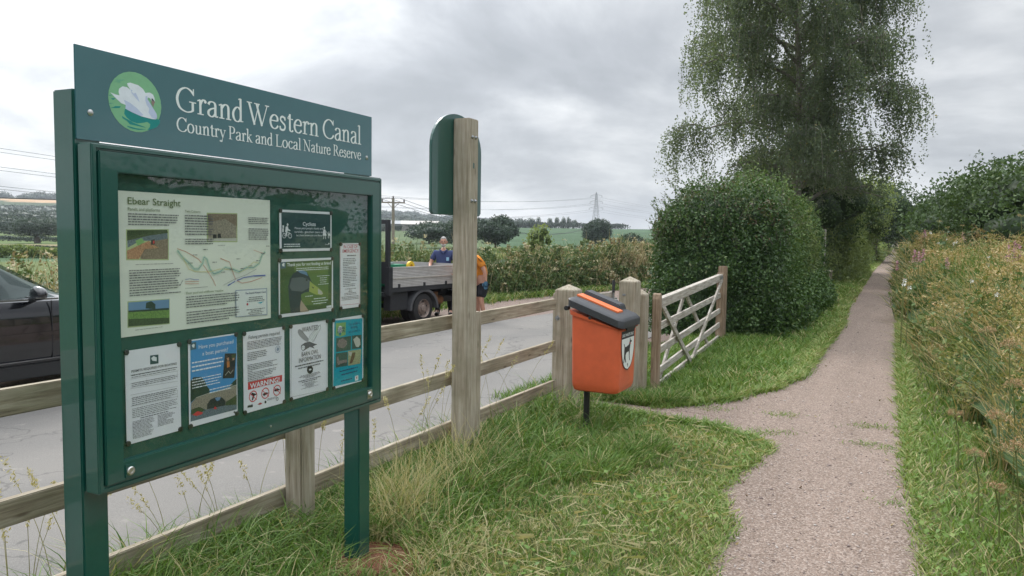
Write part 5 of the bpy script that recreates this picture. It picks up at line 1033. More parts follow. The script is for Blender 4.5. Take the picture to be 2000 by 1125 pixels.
# ------------------------------------------------------------------ bench and panel in the gap of the hedge
bp_=at(1606,545,25.3); bq=to_tq(bp_.x,25.5)
bc=thing('bench','small plain timber bench in a gap of the hedge beside the path','bench',(bp_.x+.10,25.4,0),FRZ)
MB().box(-.22,.22,-.55,.55,.44,.50).build('seat',M['wood'],bc,bevel=.01)
for x in (-.16,.16):
    for y in (-.42,.42): MB().box(x-.04,x+.04,y-.04,y+.04,-.05,.438).build('leg',M['wood'],bc)
ip=thing('upright_panel','narrow pale board on thin legs standing edge-on just left of the bench','sign',(bp_.x-.14,25.0,0),FRZ)
MB().box(-.06,.06,-.30,.30,.62,1.86).build('board',M['gatewood'],ip,bevel=.01)
for y in (-.24,.24): MB().box(-.04,.04,y-.03,y+.03,-.1,.618).build('leg',M['wood'],ip)

# ------------------------------------------------------------------ wooden poles, pylons, cables
PW=plain('grey_pole_timber',(.24,.21,.17),.9,var=.2,scale=6); INS=plain('insulator',(.05,.035,.03),.4); CAB_=plain('cable',(.06,.065,.075),.7)
def pole(px,py_top,depth,label,arm=True,r=.14,grp='timber poles in the fields'):
    p=at(px,py_top,depth); g=float(gh(p.x,p.y)); o=thing('utility_pole',label,'pole',(p.x,p.y,g),R(10),grp)
    MB().tube([(0,0,-.5),(0,0,p.z-g)],[r*1.2,r*.85],10).build('pole',PW,o,smooth=True)
    if arm:
        h=p.z-g-.35; MB().box(-1.05,1.05,-.06,.06,h-.06,h+.06).build('crossarm',PW,o)
        b=MB(); b.beam((-.5,.07,h-.05),(0,.07,h-.55),.05,.05); b.beam((.5,.07,h-.05),(0,.07,h-.55),.05,.05); b.build('brace',PW,o)
        for x in (-.98,0,.98): MB().lathe([(.05,0),(.09,.05),(.05,.1),(.09,.15),(.03,.25)],(x,0,h+.065 if x else p.z-g),'Z',10).build('insulator',INS,o)
    return p
pp=pole(768,388,70,'nearest grey timber pole with a crossarm and three insulators, beside the truck')
pole(843,440,190,'distant timber pole with a small crossarm in front of the dark wood'); pole(823,448,230,'thin distant bare pole left of the bearded man',False)
pole(1177,428,200,'tall thin pole in front of the round tree, left of a close pair',False,.12); pole(1181,436,225,'tall thin pole in front of the round tree, right of a close pair',False,.12)
def pylon(x,y,z0,h,s,rz,label):
    o=thing('pylon',label,'pylon',(x,y,z0),rz,'steel lattice pylons')
    ST=M['galv']; lv=[(0,3.6),(.35,2.4),(.6,1.5),(.78,1.0),(.92,.7),(1,.06)]
    b=MB()
    for (a,wa),(c,wc) in zip(lv[:-1],lv[1:]):
        for sx,sy in ((1,1),(1,-1),(-1,1),(-1,-1)): b.beam((sx*wa,sy*wa,a*h),(sx*wc,sy*wc,c*h),.28,.28)
        m=3
        for k in range(m):
            f0=k/m; f1=(k+1)/m; w0=wa+(wc-wa)*f0; w1=wa+(wc-wa)*f1; z0_=(a+(c-a)*f0)*h; z1_=(a+(c-a)*f1)*h
            for sy in (-1,1): b.beam((-w0,sy*w0,z0_),(w1,sy*w1,z1_),.13,.13); b.beam((w0,sy*w0,z0_),(-w1,sy*w1,z1_),.13,.13)
            for sx in (-1,1): b.beam((sx*w0,-w0,z0_),(sx*w1,w1,z1_),.13,.13)
    b.build('tower',ST,o)
    tips=[]
    for zf,aw in ((.90,5.6),(.745,6.2),(.585,6.8)):
        b=MB()
        for sx in (-1,1):
            for sy in (-.8,.8): b.beam((0,sy,zf*h),(sx*aw,0,zf*h),.2,.2); b.beam((0,sy,zf*h+2),(sx*aw,0,zf*h+.1),.16,.16)
            b.tube([(sx*aw,0,zf*h),(sx*aw,0,zf*h-1.8)],.22,6)
            tips.append(Vector((x,y,z0))+Matrix.Rotation(rz,3,'Z')@Vector((sx*aw,0,zf*h-1.8)))
        b.build('crossarm',ST,o)
    return tips
p1=at(1165,375,740); t1=pylon(p1.x,740,float(gh(p1.x,740)),p1.z-float(gh(p1.x,740)),1,R(-25),'tall grey lattice pylon rising behind the round tree on the skyline')
t2=pylon(-230,190,-1.5,43,1,R(-28),'steel lattice pylon standing in the fields far left, outside the photo')
t3=pylon(430,1250,float(gh(430,1250)),42,1,R(-25),'farther lattice pylon hidden behind the birch')
def cable(a,b,sag,r,label,grp):
    pts=[a.lerp(b,k/28)-Vector((0,0,sag*4*(k/28)*(1-k/28))) for k in range(29)]
    o=MB().tube(pts,r,5,False).build('overhead_cable',CAB_); tagit(o,label,'cable',grp)
nm=('upper','upper','middle','middle','lower','lower')
for i in range(6):
    sd_=('left','right')[i%2]
    cable(t1[i],t2[i],13.5,.075,f'{sd_} hand {nm[i]} power cable sagging from the pylon towards the left edge','power cables west of the pylon')
for i in range(6): cable(t1[i],t3[i],11,.06,'thin power cable running right from the pylon towards the birch','power cables east of the pylon')
a=at(760,391,70)
for k in range(3): cable(Vector((a.x-1+k*.98,70,a.z+.2)),at(1178+k,430,200),3.5,.02,'thin wire from the crossarm pole towards the paired poles','pole wires')
for k in range(3): cable(Vector((a.x-1+k*.98,70,a.z+.2)),Vector((-75+k,45,a.z+1.5)),1.5,.018,'thin wire from the crossarm pole leaving left behind the noticeboard','pole wires going left')
# ------------------------------------------------------------------ birch hanging over the hedge
def birch():
    bx_,by_=8.75,24.0; H=14.5
    o=thing('weeping_birch','tall birch with drooping curtains of small leaves above the hedge','tree',(bx_,by_,0))
    r=random.Random(11); tb=MB(); p=[Vector((0,0,-.1))]
    for i in range(1,9): p.append(Vector((.10*math.sin(i*.9)*i*.3,.06*math.cos(i)*i*.3,H*i/8.6)))
    tb.tube(p,[.22,.16,.12,.10,.085,.07,.055,.04,.02],12); tips=[]
    for k in range(46):
        f=.18+.74*((k+.5)/46); i=f*8; a_=p[int(i)].lerp(p[min(8,int(i)+1)],i%1); an=k*2.4+r.uniform(-.3,.3)
        ln=(3.35-1.7*max(0,(f-.6)/.4)**1.3)*r.uniform(.8,1.06)*(.80+.2*abs(math.cos(an)))
        if f<.3: ln*=.8
        d=Vector((math.cos(an),math.sin(an),0)); pts=[a_]
        for j in range(1,8): g=j/7; pts.append(a_+d*ln*g+Vector((0,0,ln*(.75*g-.62*g*g)))+Vector((r.uniform(-.1,.1),r.uniform(-.1,.1),0)))
        rad=.075*(1-f*.6); tb.tube(pts,[rad*(1-j/7)+.012 for j in range(8)],6); tips.append(pts)
        for q in range(5):
            j=r.randint(2,6); s0=pts[j]; d2=(d+Vector((r.uniform(-.9,.9),r.uniform(-.9,.9),0))).normalized(); l2=ln*r.uniform(.25,.45)
            pp_=[s0+d2*l2*g+Vector((0,0,l2*(.6*g-.7*g*g))) for g in (0,.33,.66,1)]; tb.tube(pp_,[.02,.015,.01,.006],5); tips.append(pp_)
    tb.build('trunk',BIRCHB,o,smooth=True)
    # hanging strands
    LP=[];LT=[];tw=MB(); ns=0
    for pts in tips:
        main=len(pts)==8
        for s_ in range(36 if main else 23):
            g=r.random()**.75; i=g*(len(pts)-1); a_=pts[int(i)].lerp(pts[min(len(pts)-1,int(i)+1)],i%1)+Vector((r.gauss(0,.16),r.gauss(0,.16),r.gauss(.05,.12)))
            ln=r.uniform(.5,1.9)*(1.15 if g>.7 else .8); 
            if a_.z-ln<3.1: ln=max(.25,a_.z-3.1-r.random()*1.2)
            sway=Vector((r.gauss(0,.10),r.gauss(0,.10),0)); n_=int(ln*30)
            out_=Vector((a_.x,a_.y,0)).normalized()*.12
            tb0=r.random()
            for j in range(n_):
                f=j/n_; q=a_+sway*f+out_*math.sin(f*1.5)+Vector((0,0,-ln*f)); LP.append((q.x+r.gauss(0,.055),q.y+r.gauss(0,.055),q.z+r.gauss(0,.03))); LT.append(.38+.25*(tb0-.5)+r.gauss(0,.14))
            if ns%5==0: tw.tube([a_,a_+sway*.5+out_*.7-Vector((0,0,ln*.5)),a_+sway+out_-Vector((0,0,ln))],[.006,.005,.003],3,False)
            ns+=1
    P=np.array(LP); T_=np.array(LT); T_=np.where(rng.random(len(T_))<.006,1.,np.minimum(T_,.93))
    link('crown',cat_mesh('crown',[leaves(P,.074,T_,hang=.45,asp=.62)]),LEAF['birch'],o)
    tw.build('twig',BIRCHB,o)
    return len(P)
print('birch leaves',birch())
iv=at(1585,400,28)
tree('ivy_clad_tree','dark dense ivy covered tree standing behind the birch trunk','tree',(iv.x,28),5.9,5.6,LEAF['oak'],26000,.11,3,bottom=.0,nl=16,tint=(.55,.2))
hz_=at(1672,400,33)
tree('hazel_bush','yellow green leafy bush between the dark ivy tree and the pale shrub','bush',(hz_.x,33),4.9,3.4,LEAF['willow'],16000,.10,5,bottom=.0,nl=14,tint=(.8,.2))
# ------------------------------------------------------------------ hedges along the path
def hedge(name,label,t0,t1,q0,q1,h,mat,n,ls,seed,tintf,fade=0.,group='hedges along the towpath',shoots=120,shape=2.6):
    o=thing(name,label,'hedge',tq((t0+t1)/2,(q0+q1)/2,0),FRZ,group)
    lt,lq=(t1-t0)/2,(q1-q0)/2; r=np.random.default_rng(seed)
    def shp(p):
        """box surface direction -> rounded, bumpy hedge surface"""
        k=3.4 if shape>2 else 2.7
        q=p/((np.abs(p[:,0])**k+np.abs(p[:,1])**k+np.abs(p[:,2])**k)**(1/k))[:,None]
        bump=1+.15*nz(q[:,0]*lq*2+seed,q[:,1]*lt*1.2+q[:,2]*3,1.1,seed)+.06*nz(q[:,1]*lt*3,q[:,2]*6+q[:,0]*5,1.3,seed+2)
        q=q*np.stack([bump,1+(bump-1)*min(1,lq/lt),.5+bump*.5],-1)
        q=q*np.array([lq,lt,h]); d_=q/(np.linalg.norm(q,axis=1)[:,None]+1e-9); return q+d_*(.13*nz(q[:,1]*2.3+q[:,0]*1.1,q[:,2]*2.6-q[:,0]*1.9,1.2,seed+5)+.05*nz(q[:,1]*5.1-q[:,0]*3.,q[:,2]*5.3+q[:,0]*2.,1.2,seed+8))[:,None]
    def box_pts(m):
        ar=np.array([lt*h*2]*2+[lq*h*2]*2+[lq*lt*4]); f=r.choice(5,m,p=ar/ar.sum()); a=r.uniform(-1,1,m); b=r.uniform(-1,1,m); c=r.random(m)
        p=np.zeros((m,3)); 
        for i,(x,y,z) in enumerate(((np.ones(m),a,c),(-np.ones(m),a,c),(a,np.ones(m),c),(a,-np.ones(m),c),(a,b,np.ones(m)))):
            k=f==i; p[k]=np.stack([x,y,z],-1)[k]
        return p
    Pb=box_pts(n); S0_=shp(Pb); nr=Pb**3*np.array([1/lq,1/lt,1/h]); nr/=np.linalg.norm(nr,axis=1)[:,None]+1e-9
    P=S0_-nr*np.abs(r.normal(size=(n,1)))*.15+r.normal(size=(n,3))*.055
    P[:,2]=np.maximum(P[:,2],.02)
    ti=tintf(P,nr,r)+.16*nz(P[:,1]*2.3+P[:,0]*1.1,P[:,2]*2.6-P[:,0]*1.9,1.2,seed+5)
    parts=[leaves(P,ls,ti,nrm=nr,nb=.5,asp=.62)]
    # core
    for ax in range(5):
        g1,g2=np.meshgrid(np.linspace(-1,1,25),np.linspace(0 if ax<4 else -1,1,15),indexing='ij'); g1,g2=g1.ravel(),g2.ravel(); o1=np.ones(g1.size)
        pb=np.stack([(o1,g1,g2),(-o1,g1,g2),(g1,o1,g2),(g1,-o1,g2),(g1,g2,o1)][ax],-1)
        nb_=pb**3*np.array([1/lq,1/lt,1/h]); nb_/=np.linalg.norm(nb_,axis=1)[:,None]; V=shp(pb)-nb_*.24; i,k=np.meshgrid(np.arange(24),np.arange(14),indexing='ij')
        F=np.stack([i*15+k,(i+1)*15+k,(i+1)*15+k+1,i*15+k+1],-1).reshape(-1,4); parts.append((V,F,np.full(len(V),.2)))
    # shoots
    B=shp(box_pts(shoots*5)); B=B[B[:,2]>h*.6][:shoots]; SP=[];ST=[]; tw=MB()
    for q in B:
        l=r.uniform(.12,.30)*(1.9 if r.random()<.2 else 1.); d=np.array([r.normal()*.45,r.normal()*.45,1.]); d/=np.linalg.norm(d); c=np.array([r.normal()*.1,r.normal()*.1,0])
        k=int(l/.022); 
        for f in range(k): SP.append(q+d*l*f/k+c*(f/k)**2+r.normal(size=3)*.012); ST.append(.75+.15*r.normal())
        tw.tube([q-d*.1,q+d*l*.5+c*.25,q+d*l+c],[.004,.003,.002],3,False)
    parts.append(leaves(np.array(SP),ls*.85,np.array(ST)))
    link('foliage',cat_mesh('foliage',parts),mat,o); tw.build('twig',BARK,o)
    return o
def tf_dark(P,nr,r):
    w_=nz(P[:,1]*1.2+P[:,0],P[:,2]*1.5,1.2,2); t=.46+.18*r.normal(size=len(P))+.14*w_+.12*(P[:,1]>0)
    red=(P[:,2]>1.75)&(nz(P[:,0]*2,P[:,1]*2+P[:,2],1.4,5)>.15)&(r.random(len(P))<.3); t=np.where(red,.97,np.minimum(t,.9)); return t
def tf_mid(P,nr,r): return .55+.18*r.normal(size=len(P))+.16*nz(P[:,1]*1.1,P[:,2]*1.4,1.2,4)
hedge('hedge','dense dark clipped hawthorn hedge end with reddish top, behind the wide gate',5.5,7.9,-.98,1.12,2.38,LEAF['hawthorn'],52000,.050,1,tf_dark,shoots=320)
hedge('hedge','bright green bushy hedge merging with the back of the dark hedge end',7.0,10.2,-.95,1.4,2.50,LEAF['hazel'],34000,.056,2,lambda P,nr,r:tf_mid(P,nr,r)+.02,shoots=200,shape=1.9)
hedge('hedge','tallest light green bush of the hedge, third from the gate',9.3,12.2,-.84,1.5,2.80,LEAF['hazel'],30000,.062,12,lambda P,nr,r:tf_mid(P,nr,r)+.14,shoots=200,shape=1.9)
hedge('hedge','lower mid green bush of the hedge, fourth from the gate',11.6,14.4,-.80,1.4,2.35,LEAF['willow'],22000,.066,13,lambda P,nr,r:tf_mid(P,nr,r)-.15,shoots=120,shape=1.9)
hedge('hedge','lower loose green hedge between the bright hedge and the bench gap',12.6,18.6,-.60,1.5,2.55,LEAF['hazel'],45000,.075,7,tf_mid,shoots=160)
hedge('hedge','pale grey green rounded shrub hedge beyond the bench',21.6,34,-1.1,1.5,3.5,LEAF['willow'],70000,.080,3,lambda P,nr,r:tf_mid(P,nr,r)+.25,shoots=160)
hedge('hedge','low tangled hedge bottom of nettles and bramble before the bench',5.8,14,-1.22,-.5,.75,LEAF['hazel'],24000,.062,4,lambda P,nr,r:.40+.2*r.normal(size=len(P)),shoots=30)
hedge('hedge','far low scrub strip narrowing towards the end of the path',35,110,-.9,2,1.35,LEAF['willow'],16000,.16,6,lambda P,nr,r:.62+.2*r.normal(size=len(P)),shoots=20)
# ------------------------------------------------------------------ trees left of the path, farther on
def T(px,py,d,w,h,mat,n,ls,seed,name,label,cat='tree',grp=None,**k):
    p=at(px,py,d); return tree(name,label,cat,(p.x,d),h,w,mat,n,ls,seed,grp,**k)
G1='dark trees closing the left of the towpath'
T(1715,340,52,8,6.3,LEAF['oak'],15000,.17,21,'oak_tree','darkest round tree left of the path where it narrows',grp=G1,bottom=0.,tint=(.34,.2))
T(1738,380,78,8,5.4,LEAF['oak'],9000,.24,22,'oak_tree','second dark tree beyond the darkest one left of the path',grp=G1,bottom=0.,tint=(.3,.2))
T(1752,420,110,9,4.6,LEAF['oak'],6000,.3,23,'oak_tree','farthest small dark tree where the path disappears',grp=G1,bottom=0.,tint=(.36,.2))
# right bank
G2='trees along the far bank of the canal'
RB=[(2035,27,8.5,4.3,'nearest dark tree at the right edge, cut by the frame'),(1975,40,9.5,4.75,'tall dark tree second from the right edge'),(1920,52,9,4.5,'mid green rounded tree with lighter lower boughs'),(1880,63,9,4.5,'green tree left of the mid green rounded tree'),(1845,80,11,5.2,'lower round tree beyond, left of two taller ones'),(1810,100,13,5.8,'long low tree crown in the middle of the far bank row'),(1780,125,14,4.9,'small hazy tree near the end of the far bank row'),(1765,160,14,5.6,'farthest tree of the row just right of the path end'),(2110,24,9,4.6,'dark tree outside the frame on the far bank')]
for i,(px,d,w_,h_,lb) in enumerate(RB):
    T(px,460,d,w_,h_*1.2+.2,LEAF['oak'] if i in(0,1,5) else LEAF['hazel' if i==2 else 'oak'],int(38000*min(1,(45/d)**1.0)+4000),.0036*d+.05,40+i,'bank_tree',lb,grp=G2,bottom=0.,tint=(.40+.06*(i%3),.2),trunk=i<4)
for i,(t_,q_,h_) in enumerate(((-14,-17,3.6),(-8,-18,4.2),(-2,-17.5,3.5),(4,-18.5,4.4),(10,-18,3.9),(16,-17.5,3.6))):
    v=tq(t_,q_); tree('bank_tree','dark bushy tree opposite, outside the photo, reflected in the noticeboard glass','tree',(v.x,v.y),h_*.92,9,LEAF['oak'],5000,.16,70+i,'trees reflected in the glass',bottom=0.,trunk=False)
# ------------------------------------------------------------------ trees in the fields
G3='trees and woods in the fields'
T(968,450,105,7.2,4.7,LEAF['far'],26000,.30,101,'oak_tree','broad dark oak right of the tall timber post',grp=G3,bottom=0.,nl=26,small=.36,tint=(.42,.2))
T(868,450,118,9,4.2,LEAF['far'],12000,.32,102,'oak_tree','dark tree group behind the bearded man, left of the broad oak',grp=G3,bottom=0.,nl=18)
T(838,452,150,10,4.6,LEAF['far'],7000,.38,103,'oak_tree','small dark tree at the left end of the wood behind the truck',grp=G3,bottom=0.)
T(905,448,112,8,5.0,LEAF['far'],8000,.32,104,'oak_tree','dark tree hidden mostly by the tall timber post',grp=G3,bottom=0.)
T(1168,450,150,6.4,5.6,LEAF['far'],17000,.28,105,'round_tree','round tree with gaps in its crown below the pylon',grp=G3,bottom=.0,nl=22,small=.36,tint=(.5,.2),corek=1,flat=False)
T(1238,450,95,4.8,2.5,LEAF['far'],7000,.24,106,'field_tree','low dark wide tree between the round tree and the hedge',grp=G3,bottom=0.,nl=14)
T(1265,450,60,3.2,1.9,LEAF['hazel'],5000,.14,107,'field_tree','bright green bush just left of the dark hedge end',cat='bush',grp=G3,bottom=0.)
ST=[(1040,12,8,'cluster of pale slender trees at the left of the skyline row'),(1052,10,8,'second slender tree in the left skyline cluster'),(1074,7,9,'tall slender tree alone on the skyline left of its twin'),(1087,6,8.6,'twin slender tree right of the tall one'),(1100,7,9,'slender pointed tree in the right skyline cluster'),(1110,6,8.7,'middle slender tree of the right skyline cluster'),(1120,7,7,'last small slender tree of the skyline row')]
for i,(px,w_,h_,lb) in enumerate(ST):
    p=at(px,450,400); tree('poplar_tree',lb,'tree',(p.x,400),h_*.66,w_*.48,LEAF['far'],1500,.5,120+i,'slender skyline trees',bottom=.0,nl=12,tint=(.85,.2),corek=1,small=.5,flat=False)
SP=at(1052,452,34); tree('field_sapling','pale green young sapling poking out of the roadside weeds','sapling',(SP.x,34),2.55,1.5,LEAF['willow'],1800,.11,130,None,bottom=.3,nl=8,tint=(.8,.2))
T(72,440,172,10.5,5.6,LEAF['far'],22000,.32,140,'oak_tree','large dark field oak with a visible trunk left of the noticeboard',grp=G3,bottom=.10,nl=22,tr=.55)
for i,(px,d,w_,h_) in enumerate(((8,230,14,6.5),(40,260,16,8),(100,250,14,7),(122,230,14,6.5),(150,300,16,8),(-20,240,14,7),(60,330,20,8.5),(110,350,20,8.5),(10,360,20,8.5))):
    T(px,450,d,w_,h_,LEAF['far'],6500,.55,150+i,'wood_tree',('dark tree in the wood behind the field oak, '+('far left edge','left of the oak','right of the oak','beside the noticeboard post','behind the noticeboard','outside the left edge','upper middle','upper right','upper left')[i]),grp='wood behind the field oak',bottom=0.,trunk=False,corek=2)
# far woodland on the hills
def woodland():
    parts=[]; k=0
    for n_ in range(900):
        a=rng.uniform(-.72,.02); r=rng.uniform(400,1400) if n_<620 else rng.uniform(560,1030) if n_<780 else rng.uniform(1200,1400)
        if n_>=620: a=rng.uniform(-.72,-.3)
        x,y=a*r,r; rr_=math.hypot(x,y); w_=rng.uniform(14,24); h=rng.uniform(6,9)*(1.3 if rr_>1200 else 1); z=float(gh(x,y))
        if a<-.25 and 1035<rr_<1195: continue
        if a>-.28 and r<560: continue
        if a<-.25 and rr_<1040:
            h=min(h,.0285*y+1.55-z)
            if h<2.5: continue
        lum=[(x,y,z+h*.45,w_*.5,w_*.5,h*.55),(x+w_*.25,y-3,z+h*.35,w_*.35,w_*.35,h*.45),(x-w_*.3,y-4,z+h*.3,w_*.32,w_*.3,h*.42)]
        parts+=core(lum,.82,1,.38,.14); P,d,kk=crown_pts(lum,int(700 if r<800 else 380),.14); parts.append(leaves(P,1.5 if r<800 else 2.0,.42+.2*rng.normal(size=len(P)),nrm=d,nb=.5))
    tagit(link('far_woodland',cat_mesh('far_woodland',parts),LEAF['far']),kind='stuff')
woodland()
# hedgerows crossing the fields
def hedgerow(pts,h,w_,n,ls,mat,label,seed,tint=.45):
    P0=np.array([(p[0],p[1]) for p in pts]); seg=rng.integers(0,len(P0)-1,n); f=rng.random(n)[:,None]; xy=P0[seg]*(1-f)+P0[seg+1]*f+rng.normal(size=(n,2))*w_*.4
    prof=.75+.25*nz(xy[:,0],xy[:,1],.5,seed); z=gh(xy[:,0],xy[:,1])+h*prof*rng.random(n)**.5
    P=np.c_[xy,z]; o=link('field_hedge',cat_mesh('field_hedge',[leaves(P,ls,tint+.2*rng.normal(size=n))]),mat); tagit(o,label,'hedge','field hedges')
def ln(px0,d0,px1,d1): a=at(px0,450,d0); b=at(px1,450,d1); return [(a.x,d0),(b.x,d1)]
hedgerow(ln(-80,60,160,60),1.15,1.5,9000,.20,LEAF['willow'],'leafy hedge line crossing the crop behind the black car',1,.5)
hedgerow(ln(-60,102,160,102),.9,1.5,5000,.25,LEAF['far'],'dark hedge line below the pale field, far left',2,.5)
hedgerow(ln(-60,190,180,190),1.6,2,5000,.4,LEAF['far'],'dark hedge line at the foot of the field oak',3,.4)
hedgerow(ln(960,95,1300,95),.75,1.5,7000,.22,LEAF['willow'],'brownish hedge line across the foot of the green hill field',4,.55)
hedgerow(ln(1000,385,1220,400),3.5,4,6000,.8,LEAF['far'],'thin dark hedge along the crest of the green hill field',5,.35)
hedgerow(ln(740,300,900,290),2.6,3,5000,.6,LEAF['far'],'dark hedge below the farm sheds',6,.35)
# farm sheds
for i,(px,py,d,w_,h_,c) in enumerate(((800,452,330,18,3.6,(.17,.18,.19)),(820,454,300,14,3.6,(.27,.25,.23)),(776,440,520,9,2.2,(.55,.6,.64)))):
    p=at(px,py,d); z=float(gh(p.x,d)); z=max(z,p.z-h_*.5) if i==2 else z
    o=thing('farm_shed',('long low grey farm shed beyond the field','small brown roofed farm shed right of the long grey one','white farm shed higher on the far hill')[i],'shed',(p.x,d,z),R(8),'farm sheds across the field')
    MB().box(-w_/2,w_/2,-5,5,-3,h_*.6).build('wall',flat('shed_wall%d'%i,c),o)
    b=MB(); b.prism([(-5.4,h_*.6),(5.4,h_*.6),(0,h_)],-w_/2-.4,w_/2+.4); b.build('roof',flat('shed_roof%d'%i,tuple(v*1.5 for v in c)),o)
    b=MB(); b.box(-w_*.2,w_*.05,-5.05,-5.01,-.5,h_*.45); b.build('door',M['black'],o)
# rail of the bridge where the path ends
v=at(1754,452,150); o=thing('bridge_parapet','tiny pale parapet rail where the towpath ends','bridge',(v.x,150,0),R(-10))
MB().box(-1.6,1.6,-.15,.15,0,.9).build('wall',flat('stone_pale',(.36,.34,.31)),o,bevel=.03); MB().box(-1.7,1.7,-.2,.2,.902,1.05).build('coping',flat('stone_pale2',(.5,.48,.44)),o,bevel=.03)
# ------------------------------------------------------------------ grass
GR=leafmat('grass_blades',[(0.,(.038,.10,.014)),(.25,(.085,.175,.030)),(.5,(.17,.27,.058)),(.68,(.27,.32,.10)),(.8,(.37,.35,.16)),(1.,(.54,.46,.27))],rough=.5,trans=.3)
def pick(n,tl,tr_,qa,qb,p=0.):
    """n points over (t,q), denser near the camera"""
    t=rng.uniform(tl,tr_,n*6); q=rng.uniform(qa,qb,n*6); v=PX0+t*DX-q*DY,PY0+t*DY+q*DX
    r=np.hypot(*v); ok=(v[1]>.6)&(np.abs(v[0]/v[1])<.78)
    w_=np.where(ok,1/np.maximum(r,2.2)**p,0); w_/=w_.max(); k=rng.random(len(t))<w_; return t[k][:n],q[k][:n],v[0][k][:n],v[1][k][:n],r[k][:n]
def edge_n(t,q): return .05*nz(t*5,q*5,1.4,2)+.03*nz(t*13,q*13,1.3,4)
def grass(name,specs,kind='stuff'):
    parts=[]
    for f in specs: parts.append(f())
    tagit(link(name,cat_mesh(name,parts),GR),kind=kind)
def short(n,tl,tr_,qa,qb,h0,h1,p=1.6,tint=.40,straw=.16,wk=1.):
    def f():
        t,q,x,y,r=pick(n,tl,tr_,qa,qb,p); k=~inpath(t,q,edge_n(t,q)-.0-.06*rng.random(len(t))**2)&~((q>.30)&(t>-14)); t,q,x,y,r=t[k],q[k],x[k],y[k],r[k]
        pn=nz(x*2.2,y*2.2,1.2,1); h=(h0+(h1-h0)*rng.random(len(t)))*(1+.35*pn)*np.clip(1+.25*(r-4)/8,1,2)
        d=np.minimum(np.abs(q-qL(t)),np.abs(q-qR(t))); h*=np.clip(.55+d*2.2,.55,1)
        ti=tint+.10*pn+.10*rng.normal(size=len(t)); st=rng.random(len(t))<np.clip(straw*(1+1.3*nz(x*1.3,y*1.3,1.6,9)),0,.8); ti=np.where(st,.80+.14*rng.random(len(t)),ti)
        ti=ti+.10*np.clip(1-d*3,0,1)
        return blades(np.c_[x,y,gh(x,y)-.008],h,(.0032+.0011*r)*wk,.35+.7*rng.random(len(t)),ti)
    return f
def tuft(cx,cy,n,rad,h,tint,seed,lean=.8,straw=.1,w_=.006,out=True):
    def f():
        a=rng.random(n)*2*math.pi; rr=rad*np.sqrt(rng.random(n)); x=cx+rr*np.cos(a); y=cy+rr*np.sin(a)
        t,q=to_tq(x,y); k=~inpath(t,q); x,y,a,rr=x[k],y[k],a[k],rr[k]; m=len(x)
        hh=h*(.55+.6*rng.random(m))*(1-.35*rr/rad); az=a+rng.normal(size=m)*.9 if out else rng.random(m)*6.28
        ti=tint+.12*rng.normal(size=m); ti=np.where(rng.random(m)<straw,.82+.12*rng.random(m),ti)
        return blades(np.c_[x,y,gh(x,y)-.01],hh,w_,lean*(.4+.8*rng.random(m)),ti,az,tipdrop=.35)
    return f
# mown grass between fence and path, path verges
def edges():
    n=42000; t=np.concatenate([rng.uniform(-5,9,n*2//3),rng.uniform(9,60,n//3)]); side=rng.random(n)<.5; off=rng.normal(size=n)*.035+.02
    off+=.035*nz(t*7,t*0,1.,3)
    q=np.where(side,qL(t)+off*-1*-1,qR(t)-off); x=PX0+t*DX-q*DY; y=PY0+t*DY+q*DX; k=(y>1)&(np.abs(x/np.maximum(y,.1))<.8)&~(side&(t>-.2)&(t<.5)); x,y,t=x[k],y[k],t[k]; r=np.hypot(x,y)
    return blades(np.c_[x,y,gh(x,y)-.004],(.02+.05*rng.random(len(x)))*np.clip(r/5,1,2.2),.003+.0011*r,.5+.9*rng.random(len(x)),np.where(rng.random(len(x))<.2,.82,.52+.12*rng.normal(size=len(x))))
def apron_edge():
    n=5000; pts=[(1.85,5.58),(1.69,6.17),(1.08,6.55),(.76,6.86)]; pts2=[(1.30,6.85),(2.04,7.16),(3.18,8.4),(4.2,10.4)]; X=[];Y=[]
    for P_ in (pts,pts2):
        P_=np.array(P_); i=rng.integers(0,3,n//2); f=rng.random((n//2,1)); g=P_[i]*(1-f)+P_[i+1]*f+rng.normal(size=(n//2,2))*.05; X.append(g[:,0]); Y.append(g[:,1])
    x=np.concatenate(X); y=np.concatenate(Y); return blades(np.c_[x,y,gh(x,y)-.004],.03+.06*rng.random(len(x)),.009,.5+.9*rng.random(len(x)),.46+.12*rng.normal(size=len(x)))
def thatch():
    n=2200; t,q,x,y,r=pick(n,-6,.2,-2.,.1,1.3); k=~inpath(t,q,-.03)&(nz(x*1.6,y*1.6,1.3,11)>.0); x,y=x[k],y[k]; m=len(x); a=rng.random(m)*6.28; l=.05+.12*rng.random(m); z=gh(x,y)+.035+.03*rng.random(m)
    dx,dy=np.cos(a)*l,np.sin(a)*l; w_=.0022; V=np.stack([np.c_[x-dy/l*w_,y+dx/l*w_,z],np.c_[x+dy/l*w_,y-dx/l*w_,z],np.c_[x+dx,y+dy,z+.01*rng.normal(size=m)],np.c_[x+dx-dy/l*w_,y+dy+dx/l*w_,z+.004]],1).reshape(-1,3)
    return V,np.arange(m*4).reshape(m,4),np.repeat(.74+.18*rng.random(m),4)
def clover():
    n=9000; t,q,x,y,r=pick(n,-6,10,-4.,.1,1.2); k=~inpath(t,q,.0)&(nz(x*2.1,y*2.1,1.3,17)>.1)&(q<.1); x,y=x[k],y[k]; m=len(x)
    return leaves(np.c_[x,y,gh(x,y)+.03+.05*rng.random(m)],.022+.002*np.hypot(x,y),.42+.1*rng.normal(size=m),asp=.8,nrm=np.tile([0,0,1.],(m,1)),nb=.7)
